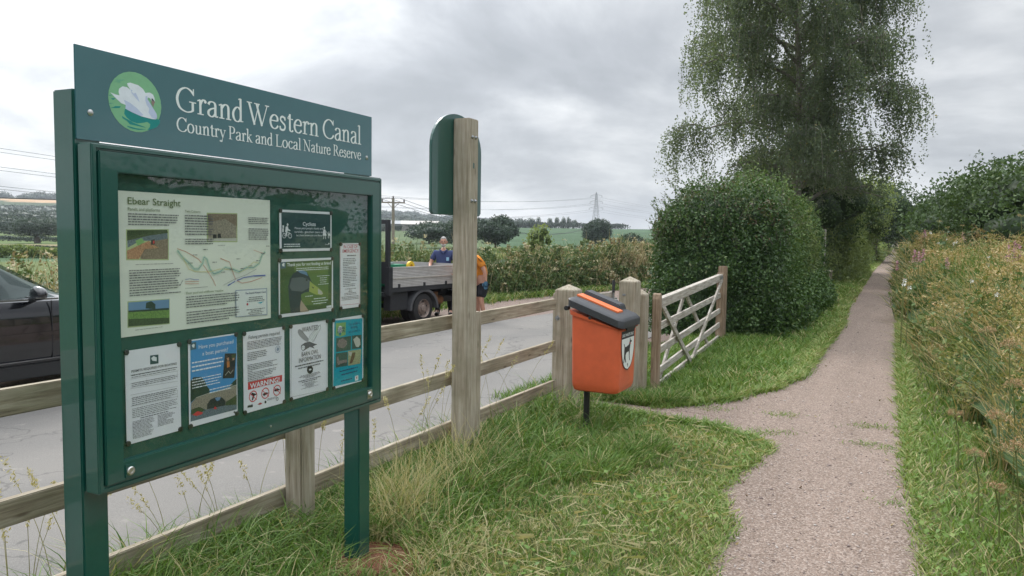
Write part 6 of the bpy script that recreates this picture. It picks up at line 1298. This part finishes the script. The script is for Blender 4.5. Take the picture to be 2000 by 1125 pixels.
grass('lawn_grass',[edges,apron_edge,thatch,clover,short(72000,-7,-.1,-2.15,.12,.030,.075,1.4,.43,.16,.85),short(8000,-5.5,-.4,-2.1,-.1,.03,.08,1.,.86,1.,.9),
 short(26000,.3,9,-1.9,.2,.05,.12,1.5,.40,.12),short(22000,8,60,-1.75,-.4,.06,.12,1.7,.46,.10,1.2),
 short(34000,-9,12,-4.2,-2.55,.05,.13,1.5,.43,.16),short(9000,10,60,-3.6,-2.2,.08,.2,1.6,.5,.3,1.2)])
# long grass on the bank under the fence
def bank():
    n=26000; t,q,x,y,r=pick(n,-7.5,-.15,-1.05,.22,.9); pr=np.clip(1.15-np.abs(q+.12)*1.25,0,1)*np.clip((-.1-t)*3,0,1); k=(rng.random(len(t))<pr); t,q,x,y,r=t[k],q[k],x[k],y[k],r[k]
    pn=nz(x*2,y*2,1.1,6); h=(.10+.25*rng.random(len(t)))*(1+.3*pn)*(1.1-.75*np.clip(-q-.15,0,1)); ti=.34+.10*rng.normal(size=len(t))+.08*pn
    st=rng.random(len(t))<.13; ti=np.where(st,.8+.16*rng.random(len(t)),ti)
    return blades(np.c_[x,y,gh(x,y)-.01],h,.0048+.0006*r,.35+.8*rng.random(len(t)),ti,tipdrop=.4)
def straw_(cx,cy,rx,ry,n,h,lean=.9):
    def f():
        x=cx+rng.normal(size=n)*rx; y=cy+rng.normal(size=n)*ry; t,q=to_tq(x,y); k=~inpath(t,q); x,y=x[k],y[k]; m=len(x)
        return blades(np.c_[x,y,gh(x,y)-.01],h*(.5+.7*rng.random(m)),.0045,lean*(.3+.9*rng.random(m)),.84+.14*rng.random(m),tipdrop=.5)
    return f
tf=[bank]
def T_(px,py,n,rad,h,tint,**k):
    # ground point under that pixel
    a=at(px,py,1.0); s_=(0-CAM_H)/(a.z-CAM_H); tf.append(tuft(a.x*s_,s_,n,rad,h,tint,0,**k))
for px,py in ((1000,900),(1080,870),(1150,880),(1200,900),(1240,880),(1160,920),(1060,930)): T_(px,py,800,.24,.19,.38,lean=.9,w_=.006)
for px,py in ((1190,800),(1230,795),(1270,790),(1215,780),(1160,790),(1300,785)): T_(px,py,600,.20,.22,.30,lean=1.,w_=.006)
for px,py in ((880,900),(820,930),(780,960),(900,960),(940,940)): T_(px,py,700,.22,.30,.34,lean=.8,straw=.22)
for px,py in ((430,1010),(500,990),(560,1000),(620,980),(360,1060),(300,1090),(640,1040),(500,1060),(260,1120),(420,1090)): T_(px,py,650,.20,.27,.32,lean=.9,straw=.15)
for px,py in ((1340,720),(1310,740),(1380,705),(1410,690)): T_(px,py,500,.25,.16,.30,lean=1.)
tf+= [straw_(-.56,4.0,.08,.2,420,.40,.6),straw_(-.70,3.9,.08,.14,260,.30,.9),straw_(-.32,4.7,.12,.25,260,.42,.7),straw_(-.45,3.55,.25,.2,700,.18,1.),straw_(-.1,3.8,.35,.35,700,.10,1.3),straw_(.35,4.3,.35,.4,500,.08,1.4)]
grass('long_grass',tf)
# seed heads on stalks: tall dry stems along the fence
def stalks(name,pts,label,h0,h1,group,seed,headc=.9):
    r=np.random.default_rng(seed)
    for i,(x,y) in enumerate(pts):
        o=thing(name,label[i%len(label)],'grass stem',(x,y,float(gh(x,y))),0,group)
        b=MB(); parts=[]
        for k in range(r.integers(2,4)):
            h=r.uniform(h0,h1); az=r.uniform(0,6.28); l=r.uniform(.12,.4)*h; ps=[Vector((math.cos(az)*l*f**2,math.sin(az)*l*f**2,h*f*(1-.12*f))) for f in np.linspace(0,1,7)]
            b.tube(ps,[.0016]*4+[.0012]*3,4,False)
            d=(ps[-1]-ps[-2]).normalized(); n=46; f=r.random(n)*.13; P=np.array([ps[-1]+d*(q_-.02) for q_ in f])+r.normal(size=(n,3))*.007*(1-np.abs(f-.06)[:,None]*6); parts.append(leaves(P,.017,.86+.12*r.random(n),asp=.35,hang=.0,up=.8))
        s=b.mesh(name='stem'); a=s.attributes.new('tint','FLOAT','POINT'); a.data.foreach_set('value',np.full(len(s.vertices),.82,np.float32)); link('stem',s,GR,o)
        link('seed_head',cat_mesh('seed_head',parts),GR,o)
def gp(px,py):
    a=at(px,py,1.0); s_=(0-CAM_H)/(a.z-CAM_H); return (a.x*s_,s_)
stalks('seeding_grass',[gp(*p) for p in ((900,880),(930,850),(860,900),(820,920),(780,960),(960,860),(1010,850),(840,960))],['dry straw coloured grass stems with seed heads leaning beside the tall timber post'],.55,.85,'dry stems beside the tall timber post',3)
stalks('seeding_grass',[gp(*p) for p in ((60,1180),(110,1200),(150,1150),(20,1210))],['thin straw grass stems with seed heads in front of the lane, lower left corner'],.5,.75,'dry stems at the lower left corner',4)
stalks('seeding_grass',[gp(*p) for p in ((330,1080),(380,1060),(430,1050),(500,1020),(560,1010),(620,1000),(660,1020),(730,980))],['straw coloured seeding grass stems under the noticeboard'],.38,.65,'dry stems under the noticeboard',5)
# red soil mound and peg at the board's right post
b=MB(); V_,F_i=ico(4); sp_=bpos(-.045,1.395,0)
me=bpy.data.meshes.new('soil_patch'); 
VV=[(v[0]*.26*(1+.12*math.sin(5*v[0]+3*v[1])),v[1]*.24,max(-.05,v[2])*.035+.012*math.sin(31*v[0]+17*v[1])*.6) for v in V_]
me.from_pydata(VV,[],[tuple(int(i) for i in f) for f in F_i]); o=link('soil_patch',me,gravelmat('red_earth',(.16,.065,.035),(.25,.11,.06),(.3,.17,.11),1.6)); o.location=(SOIL[0],SOIL[1],.012); tagit(o,kind='structure')
# loose stones on the path
def stones():
    n=9500; t,q,x,y,r=pick(n,-6,14,-2.9,.6,1.7); k=inpath(t,q,.02); x,y=x[k],y[k]; V0,F0=ico(1); m=len(x); s=(.0026+.0058*rng.random(m)**3.2)*(1+.05*np.hypot(x,y)); 
    A_=rng.random(m)*6.28; Vx=V0[None]*s[:,None,None]*np.stack([.8+.6*rng.random(m),.7+.5*rng.random(m),.45+.3*rng.random(m)],1)[:,None]*(1+.18*rng.normal(size=(m,len(V0),1)))
    c,s_=np.cos(A_)[:,None],np.sin(A_)[:,None]; X=Vx[...,0]*c-Vx[...,1]*s_+x[:,None]; Y=Vx[...,0]*s_+Vx[...,1]*c+y[:,None]; Z=Vx[...,2]+gh(x,y)[:,None]+.009
    V=np.stack([X,Y,Z],-1).reshape(-1,3); F=(F0[None]+np.arange(m)[:,None,None]*len(V0)).reshape(-1,3)
    tagit(link('loose_stones',cat_mesh('loose_stones',[(V,F,np.repeat(rng.random(m),len(V0)))]),leafmat('stone_chips',[(0.,(.16,.12,.11)),(.4,(.33,.27,.24)),(.8,(.40,.34,.31)),(1.,(.48,.44,.41))],.85,0.)),kind='stuff')
stones()
def litter():
    n=420; t,q,x,y,r=pick(n,-6,12,-2.9,.1,1.5); k=inpath(t,q,.03)&((np.abs(q-qL(t))<.22)|(np.abs(q-qR(t))<.22)|(rng.random(len(t))<.18)); x,y=x[k],y[k]
    return leaves(np.c_[x,y,gh(x,y)+.014],.022+.012*rng.random(len(x)),.80+.18*rng.random(len(x)),asp=.6,nrm=np.tile([0,0,1.],(len(x),1)),nb=.85)
tagit(link('leaf_litter',cat_mesh('leaf_litter',[litter()]),leafmat('dead_leaves',[(.7,(.10,.06,.03)),(.85,(.22,.15,.07)),(1.,(.35,.30,.14))],.8,.05)),kind='stuff')
def sprigs():
    o=[]
    for px,py,n,rd in ((1525,812,160,.09),(1500,846,150,.10),(1470,850,120,.08),(1705,835,160,.11),(1690,870,90,.08),(1790,930,120,.10),(1745,880,120,.10),(1390,800,120,.09),(1760,985,90,.09)):
        x0,y0=gp(px,py); x=x0+rng.normal(size=n)*rd; y=y0+rng.normal(size=n)*rd*.6; o.append(blades(np.c_[x,y,gh(x,y)],.015+.03*rng.random(n),.006,.6+.8*rng.random(n),.50+.15*rng.normal(size=n)))
    return o
tagit(link('path_weeds',cat_mesh('path_weeds',sprigs()),GR),kind='stuff')
# ------------------------------------------------------------------ roadside weeds across the lane
WD=leafmat('weed_foliage',[(0.,(.03,.06,.022)),(.3,(.07,.12,.04)),(.55,(.13,.185,.065)),(.72,(.22,.23,.10)),(.83,(.24,.155,.09)),(.9,(.40,.34,.19)),(1.,(.54,.48,.32))],trans=.2)
WQT=[-14,4,9,14,18,22,30,120]; WQQ=[7.3,7.6,8.2,8.3,7.6,6.6,6.4,6.4]
def weeds():
    parts=[]; nc=1500
    tc=rng.uniform(-6,34,nc); dq=np.abs(rng.normal(size=nc))*1.1+.1*rng.random(nc); qc=interp(tc,WQT,WQQ)+dq; xc=PX0+tc*DX-qc*DY; yc=PY0+tc*DY+qc*DX
    k=(yc>7)&(xc/yc<.32)&(xc/yc>-.78); tc,qc,dq,xc,yc=[v[k] for v in (tc,qc,dq,xc,yc)]; nc=len(tc); xy_=xc/yc
    hc=(.30+1.30*np.clip(dq/1.0,0,1)**.7)*(.60+.50*rng.random(nc))*(1+.20*nz(tc*.7,qc,.8,2))*np.where(tc<8,.86,1.)
    straw=sm(xy_,.09,.17); left=sm(-xy_,.45,.6); kind=rng.random(nc); zone=nz(tc*.8,qc,1.,4)
    base=np.where(kind<.62,.46+.10*rng.normal(size=nc)+.07*zone,np.where(kind<.74,.60,.45)); base=np.where((np.abs(xy_-.06)<.07)&(dq>.4)&(kind>.86),.83,base)
    base=np.where(rng.random(nc)<.12+.55*straw+.30*left,.90,base); rad=(.16+.22*rng.random(nc))*np.where(base>.8,.8,1)
    per=105; i=np.repeat(np.arange(nc),per); m=len(i); f=1-rng.random(m)**1.5*.75; ang=rng.random(m)*6.28; rr=rad[i]*np.sqrt(rng.random(m))*(1.15-.75*f**2)
    x=xc[i]+rr*np.cos(ang); y=yc[i]+rr*np.sin(ang); z=gh(x,y); ti=base[i]+.10*rng.normal(size=m)+.06*(f-.6)
    top=hc[i]; parts.append(leaves(np.c_[x,y,z+top*f],(.034+.0020*y)*np.where(kind[i]<.3,1.35,1.),ti,up=.35,asp=.5))
    n5=2200; j=rng.integers(0,nc,n5); P=np.c_[xc[j]+rng.normal(size=n5)*.2,yc[j]+rng.normal(size=n5)*.2,gh(xc[j],yc[j])+hc[j]*(1.0+.12*rng.random(n5))]; P=P[rng.random(n5)<.14]; P=np.repeat(P,7,0)+rng.normal(size=(len(P)*7,3))*np.array([.07,.07,.015])
    parts.append(leaves(P,.07,np.full(len(P),1.)))
    # upright stems and grass
    n2=20000; i1=rng.integers(0,m,n2); i0=i[i1]; i=i1; h=top[i]*(.75+.60*rng.random(n2)**2.5); ti=np.where(rng.random(n2)<.22+.5*straw[i0]+.35*left[i0],.86+.14*rng.random(n2),.35+.2*rng.random(n2))
    parts.append(blades(np.c_[x[i],y[i],z[i]],h,.010+.0008*y[i],.15+.3*rng.random(n2),ti))
    # underlying thicket
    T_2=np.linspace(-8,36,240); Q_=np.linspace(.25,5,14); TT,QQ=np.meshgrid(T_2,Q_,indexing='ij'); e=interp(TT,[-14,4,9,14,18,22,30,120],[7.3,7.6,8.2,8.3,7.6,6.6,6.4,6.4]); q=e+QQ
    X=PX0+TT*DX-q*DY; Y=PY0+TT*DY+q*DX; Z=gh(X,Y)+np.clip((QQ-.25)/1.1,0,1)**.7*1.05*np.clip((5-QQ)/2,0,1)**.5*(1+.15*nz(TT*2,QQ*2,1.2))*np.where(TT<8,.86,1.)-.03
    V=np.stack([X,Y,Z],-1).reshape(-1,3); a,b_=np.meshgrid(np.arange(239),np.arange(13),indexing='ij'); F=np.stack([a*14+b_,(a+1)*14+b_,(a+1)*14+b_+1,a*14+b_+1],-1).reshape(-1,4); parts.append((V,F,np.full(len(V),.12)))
    tagit(link('roadside_weeds',cat_mesh('roadside_weeds',parts),WD),kind='stuff')
weeds()
def verge2():
    parts=[]
    n=26000; t=rng.uniform(-4,34,n); q=interp(t,[-14,4,9,14,18,22,30,120],[7.3,7.6,8.2,8.3,7.6,6.6,6.4,6.4])+rng.normal(size=n)*.28-.05; x=PX0+t*DX-q*DY; y=PY0+t*DY+q*DX
    return blades(np.c_[x,y,gh(x,y)],.10+.22*rng.random(n),.012+.0006*y,.5+.7*rng.random(n),np.where(rng.random(n)<.2,.85,.38+.12*rng.normal(size=n)))
def shoulder():
    n=5000; t=rng.uniform(-3,3,n); q=.12+np.abs(rng.normal(size=n))*.12+.25*(nz(t*3,t*0,1.,2)>.35)*rng.random(n); x=PX0+t*DX-q*DY; y=PY0+t*DY+q*DX; k=~inpath(t,q); x,y=x[k],y[k]
    return blades(np.c_[x,y,gh(x,y)],.04+.08*rng.random(len(x)),.006,.6,.45+.2*rng.normal(size=len(x)))
def behindgate():
    n=16000; t=rng.uniform(1,6.5,n); q=rng.uniform(-.9,1.3,n); x=PX0+t*DX-q*DY; y=PY0+t*DY+q*DX; 
    return blades(np.c_[x,y,gh(x,y)],.05+.12*rng.random(n),.009,.6,.36+.12*rng.normal(size=n))
def fieldgrass():
    n=30000; y=22+60*rng.random(n)**1.5; x=y*rng.uniform(-.2,.26,n); t,q=to_tq(x,y); k=q>9.5; x,y=x[k],y[k]; m=len(x)
    return blades(np.c_[x,y,gh(x,y)],.25+.55*rng.random(m),.03,.4,np.where(rng.random(m)<.35,.82,.45+.12*rng.normal(size=m)))
grass('verge_grass',[verge2,shoulder,behindgate,fieldgrass])
# ------------------------------------------------------------------ wild flowers and meadow growth right of the path
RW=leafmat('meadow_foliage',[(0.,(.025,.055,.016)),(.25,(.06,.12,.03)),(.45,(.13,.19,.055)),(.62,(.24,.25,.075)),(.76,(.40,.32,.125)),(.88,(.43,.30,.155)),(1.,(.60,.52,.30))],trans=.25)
def qin(t): return interp(t,[-9,-1.2,.5,2.3,5,9,13,20,60,200],[-3.36,-3.22,-3.16,-3.02,-2.82,-2.62,-2.42,-2.30,-2.16,-1.4])
def mh(t,q):
    d=qin(t)-q; h=.10+1.22*np.clip(d/.95,0,1)**.62; h=h*(1+.20*nz(t*.9,q*1.2,1.,3)+.16*nz(t*3,q*3,1.1,8))
    h=h*interp(t,[-9,-4,0,6,20,60],[.60,.72,.88,.98,1.06,1.2]); return h*np.clip((d+.02)/.05,0,1)
def meadow():
    parts=[]
    tc,qc,xc,yc,rc=pick(2100,-6,70,-6.8,-2.2,1.15); dc=qin(tc)-qc; k=(dc>.10)&(rng.random(len(tc))<np.clip(1.5-dc*.32,.2,1)); tc,qc,xc,yc,rc,dc=[v[k] for v in (tc,qc,xc,yc,rc,dc)]; nc=len(tc)
    hc=mh(tc,qc)*(.72+.50*rng.random(nc))+.04; kd=rng.random(nc); zn=nz(xc*.8,yc*.8,1.1,5); kd=np.clip(kd+.18*zn,0,.999)
    hue=np.select([kd<.26,kd<.44,kd<.62,kd<.84],[.36,.48,.60,.74],.83)+.05*rng.normal(size=nc); lsf=np.select([kd<.26,kd<.44,kd<.62,kd<.84],[1.75,1.15,.85,.6],.7); topy=np.where(kd>.62,.75,1.5)
    rad=np.minimum((.13+.20*rng.random(nc))*(1+.02*rc),dc*1.1+.04); per=np.where(kd<.26,70,150); i=np.repeat(np.arange(nc),per); m=len(i)
    f=1-rng.random(m)**topy[i]*.0-rng.random(m)**(1.4/np.maximum(topy[i],.5))*.62*np.where(kd[i]>.66,.55,1.); f=np.clip(f,.05,1.05); an=rng.random(m)*6.283; rr=rad[i]*np.sqrt(rng.random(m))*(1.2-.7*f**3)
    x=xc[i]+rr*np.cos(an); y=yc[i]+rr*np.sin(an); H=hc[i]; z=H*f; r=rc[i]; d=dc[i]; zone=zn[i]; ti=hue[i]+.075*rng.normal(size=m)+.05*(f-.7)
    parts.append(leaves(np.c_[x,y,z]+rng.normal(size=(m,3))*.015,(.024+.0034*r)*lsf[i],ti,up=.25,asp=.5))
    # stalks and long grass arching through
    n2=20000; i=rng.integers(0,m,n2); hh=np.maximum(H[i],.12)*(.8+.55*rng.random(n2)**2); ti=np.where(rng.random(n2)<.45+.2*zone[i],.68+.28*rng.random(n2),.30+.12*rng.normal(size=n2))
    parts.append(blades(np.c_[x[i],y[i],gh(x[i],y[i])*0],hh,.0022+.0008*r[i],.3+.75*rng.random(n2),ti,tipdrop=.35))
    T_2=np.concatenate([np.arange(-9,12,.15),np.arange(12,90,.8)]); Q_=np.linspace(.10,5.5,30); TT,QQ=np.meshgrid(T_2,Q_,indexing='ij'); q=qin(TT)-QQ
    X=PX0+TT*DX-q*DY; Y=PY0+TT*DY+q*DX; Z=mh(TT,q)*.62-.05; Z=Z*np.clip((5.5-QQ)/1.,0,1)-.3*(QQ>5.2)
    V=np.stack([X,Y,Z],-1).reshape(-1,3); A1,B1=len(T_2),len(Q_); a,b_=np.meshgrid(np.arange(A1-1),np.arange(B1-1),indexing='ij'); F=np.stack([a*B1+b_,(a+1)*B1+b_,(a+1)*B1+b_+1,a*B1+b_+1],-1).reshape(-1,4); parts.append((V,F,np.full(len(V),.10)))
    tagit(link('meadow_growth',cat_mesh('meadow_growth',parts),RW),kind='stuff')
    # fluffy brown seed heads scattered by the hundred
    n3=1500; i=rng.integers(0,m,n3); i=i[(d[i]>.3)]; c=np.c_[x[i],y[i],H[i]*(.9+.15*rng.random(len(i)))]; P=np.repeat(c,26,0)+rng.normal(size=(len(c)*26,3))*np.repeat(.020+.0016*r[i],26)[:,None]*np.array([1,1,.7])
    tagit(link('brown_seed_heads',cat_mesh('brown_seed_heads',[leaves(P,.016+.0016*np.repeat(r[i],26),np.clip(.80+.07*rng.normal(size=len(P)),0,.93),asp=.3)]),RW),kind='stuff')
meadow()
def docks():
    P=[];T2=[]
    for px,py,d,h in ((1900,790,4.6,.5),(1930,770,4.6,.6),(1960,980,3.4,.45),(1985,1010,3.3,.4),(1880,700,6,.8),(1915,640,6.2,1.0),(1945,620,6,1.),(1850,745,6.2,.55),(1990,600,5.5,1.1),(1820,700,8,.6),(1860,560,9,1.),(1950,880,3.8,.5)):
        p=at(px,py,d); n=60; P.append(np.c_[p.x+rng.normal(size=n)*.13,p.y+rng.normal(size=n)*.13,p.z+rng.normal(size=n)*.12]); T2.append(np.full(n,rng.choice([.30,.40,.48]))+.08*rng.normal(size=n))
    P=np.concatenate(P); T2=np.concatenate(T2); t_,q_=to_tq(P[:,0],P[:,1]); k=(q_<qin(t_)-.15)&(P[:,2]<mh(t_,q_)*1.15+.05); P=P[k]; return leaves(P,.055,T2[k],asp=.55,nrm=np.tile([0,0,1.],(len(P),1)),nb=.5)
tagit(link('broad_leaf_weeds',cat_mesh('broad_leaf_weeds',[docks()]),RW),kind='stuff')
def umbel_stalks():
    parts=[]; n=150; t,q,x,y,r=pick(n,-4,16,-6.5,-2.6,1.); d=qin(t)-q; k=d>.25; t,q,x,y,r,d=[v[k] for v in (t,q,x,y,r,d)]; R_=np.random.default_rng(5); b=MB(); P=[];TT=[]
    for i in range(len(t)):
        H=float(mh(t[i],q[i]))*R_.uniform(.95,1.3)+.1; base=Vector((x[i],y[i],0)); top=base+Vector((R_.normal()*.10,R_.normal()*.10,H)); b.tube([base,base.lerp(top,.5)+Vector((.02,0,0)),top],[.004,.003,.002],4,False)
        for s_ in range(3):
            f=R_.uniform(.55,1.) if s_ else 1.; c=base.lerp(top,f)+(Vector((R_.normal()*.10,R_.normal()*.10,.10)) if s_ else Vector((0,0,0))); 
            if s_: b.tube([base.lerp(top,f-.12),c],.0016,3,False)
            for u in range(9):
                a=u*.7+R_.random(); e=c+Vector((math.cos(a),math.sin(a),.8))*R_.uniform(.025,.05); b.tube([c,e],.001,3,False); P.append(np.array(e)+R_.normal(size=(5,3))*.008); TT.append(np.full(5,R_.choice([.80,.88,.93,.60])))
    P=np.concatenate(P); TT=np.concatenate(TT); V=np.array(b.v); 
    F4=np.array([f for f in b.f if len(f)==4]); return [(V,F4,np.full(len(V),.66)),leaves(P,.013,TT,asp=.6)]
tagit(link('umbel_stalks',cat_mesh('umbel_stalks',umbel_stalks()),RW),kind='stuff')
# single plants that can be told apart
UM=leafmat('umbel_heads',[(0.,(.20,.22,.08)),(.4,(.36,.22,.11)),(.8,(.50,.31,.19)),(1.,(.60,.42,.28))],trans=.1); FW=plain('white_petals',(.80,.80,.76),.6,var=.03); FP=leafmat('pink_petals',[(0.,(.36,.17,.24)),(1.,(.58,.36,.42))],trans=.3)
STEM=plain('green_stem',(.14,.17,.05),.7,var=.2)
def umbel(i,px,py,d,rad,label):
    p=at(px,py,d); gz_=0; o=thing('dried_umbel',label,'seed head',(p.x+.1,p.y+.1,gz_),0,'large brown seed heads in the meadow growth'); top=p-Vector((p.x+.1,p.y+.1,0))
    b=MB(); b.tube([(0,0,0),(top.x*.3,top.y*.3,top.z*.6),tuple(top-Vector((0,0,rad*.8)))],[.005,.004,.003],6,False); n=24; r=np.random.default_rng(i); P=[]
    for k in range(n):
        v=r.normal(size=3); v[2]=abs(v[2])*.7+.1; v/=np.linalg.norm(v); e=top-Vector((0,0,rad*.7))+Vector(v)*rad*r.uniform(.8,1.15); b.tube([tuple(top-Vector((0,0,rad*.8))),tuple(e)],.0012,3,False)
        P.append(np.array(e)+r.normal(size=(26,3))*rad*.17)
    b.build('stem',STEM,o); P=np.concatenate(P); link('seed_cluster',cat_mesh('seed_cluster',[leaves(P,rad*.17,.5+.25*r.normal(size=len(P)),asp=.4)]),UM,o)
for i,(px,py,d,rad,lb) in enumerate(((1985,865,3.5,.055,'large orange brown seed head nearest the right edge'),(1950,805,4.2,.05,'brown seed head up and left of the largest one'),(1866,802,4.9,.038,'small tan seed head over the mown verge'),(1905,880,4.0,.040,'tan seed head low over the grass'),(1980,745,4.5,.045,'brown seed head right of the arching grass'),(1972,668,5.0,.05,'pale brown seed head below the arching grass'),(1945,945,3.6,.04,'lowest brown seed head near the dark leaves'),(1930,640,5.6,.045,'faded seed head above the broad leaves'),(1830,640,8.2,.05,'brown seed head left in the thick growth'),(1890,600,8.5,.055,'brown seed head in the middle of the growth'))): umbel(i,px,py,d,rad,lb)
def flowers(name,label,pts,fn,group):
    for i,(px,py,d) in enumerate(pts):
        p=at(px,py,d); o=thing(name,label[i],'flower',(p.x,p.y,0),0,group); MB().tube([(0,0,.2),(0,0,p.z-.02)],.003+.0003*d,5,False).build('stem',STEM,o); fn(o,p.z,d,i)
def white(o,z,d,i):
    b=MB(); r=random.Random(i)
    for k in range(5): a=k*1.257+r.random(); c,s=math.cos(a),math.sin(a); w=.012+.0012*d; b.add([(0,0,z),(c*w-s*w*.4,-.02+w*.3,z+s*w+c*w*.4),(c*w*1.3,-.02+w*.2,z+s*w*1.3),(c*w+s*w*.4,-.02,z+s*w-c*w*.4)],[(0,1,2,3)])
    b.build('petals',FW,o)
flowers('white_flower',['small white flower '+s for s in ('left by the path edge','just above the path edge one','low by the path edge','in the middle of the growth','right of the middle','far left at the back','behind the pink flowers','near the reeds','back row left','back row middle','back row right','high on the right','lower left of the arching grass','beside the brown seed heads')],[(1766,548,10),(1764,555,9.7),(1775,562,9.4),(1896,549,10),(1945,575,8),(1817,455,24),(1832,476,20),(1866,473,18),(1848,466,22),(1862,476,20),(1888,523,13),(1928,517,12),(1885,610,8),(1930,502,14)],white,'small white flowers in the meadow growth')
def pink(o,z,d,i):
    r=np.random.default_rng(i); n=60; h=.20; f=r.random(n); P=np.c_[r.normal(size=n)*.025*(1-f*.7),r.normal(size=n)*.025*(1-f*.7),z-h*.5+h*f]; link('flower_spike',cat_mesh('flower_spike',[leaves(P,.012+.0014*d,r.random(n),asp=.7)]),FP,o)
flowers('willowherb',['pink flower spike '+s for s in ('standing left at the back row','left of the dark green clump','just right of the first spike by the clump','above the dark green clump','in the middle, faded','at the right edge, tallest','right edge, second','right edge, third','back row, right of the centre','back row, far right','by the path edge, low and faded')],[(1806,456,20),(1786,500,12),(1795,503,12),(1803,498,12.5),(1850,515,12),(1982,488,9),(1990,494,9),(1970,494,9.5),(1880,463,17),(1970,485,14),(1752,520,14)],pink,'pink flower spikes in the meadow growth')
def reeds():
    n=900; c=[(1812,506,12.6,.12),(1900,476,16,.7),(1930,485,13,.6),(1878,476,17,.5)]; P=[];H=[]
    for px,py,d,s in c:
        p=at(px,py,d); m=n//4; P.append(np.c_[p.x+rng.normal(size=m)*s,p.y+rng.normal(size=m)*s,np.full(m,.1)]); H.append(np.full(m,p.z)*(.8+.25*rng.random(m)))
    P=np.concatenate(P); H=np.concatenate(H); t_,q_=to_tq(P[:,0],P[:,1]); k=q_<qin(t_)-.7; P,H=P[k],H[k]; return blades(P,H,.022,.12+.22*rng.random(len(P)),.22+.12*rng.random(len(P)))
def arching():
    n=16; P=[];A=[]
    for px,py in ((1980,760),(1995,720),(1990,900),(1985,1000),(1960,1080)):
        p=at(px,py,1.); s_=-(CAM_H-.15)/(p.z-CAM_H); s_=min(s_,7); P.append(np.c_[p.x*s_+rng.normal(size=n)*.2,s_+rng.normal(size=n)*.2,np.zeros(n)])
    P=np.concatenate(P); t_,q_=to_tq(P[:,0],P[:,1]); P=P[q_<qin(t_)-.35]; return blades(P,.7+.35*rng.random(len(P)),.006,.7+.5*rng.random(len(P)),.42+.3*rng.random(len(P)),math.pi*.9+.5*rng.normal(size=len(P)),tipdrop=.9)
grass('reeds_and_sedge',[reeds,arching])
# ------------------------------------------------------------------ air: a little haze over the distance
hz=MB().box(-2600,2600,-2600,2600,-8,78).build('haze',None); tagit(hz,kind='stuff')
m=bpy.data.materials.new('haze_air'); m.use_nodes=True; t=m.node_tree; t.nodes.clear(); o_=N(t,'ShaderNodeOutputMaterial'); pv=N(t,'ShaderNodeVolumePrincipled')
pv.inputs['Color'].default_value=(.86,.92,1,1); pv.inputs['Density'].default_value=.00027; L(t,pv.outputs[0],o_.inputs['Volume']); hz.data.materials.append(m)
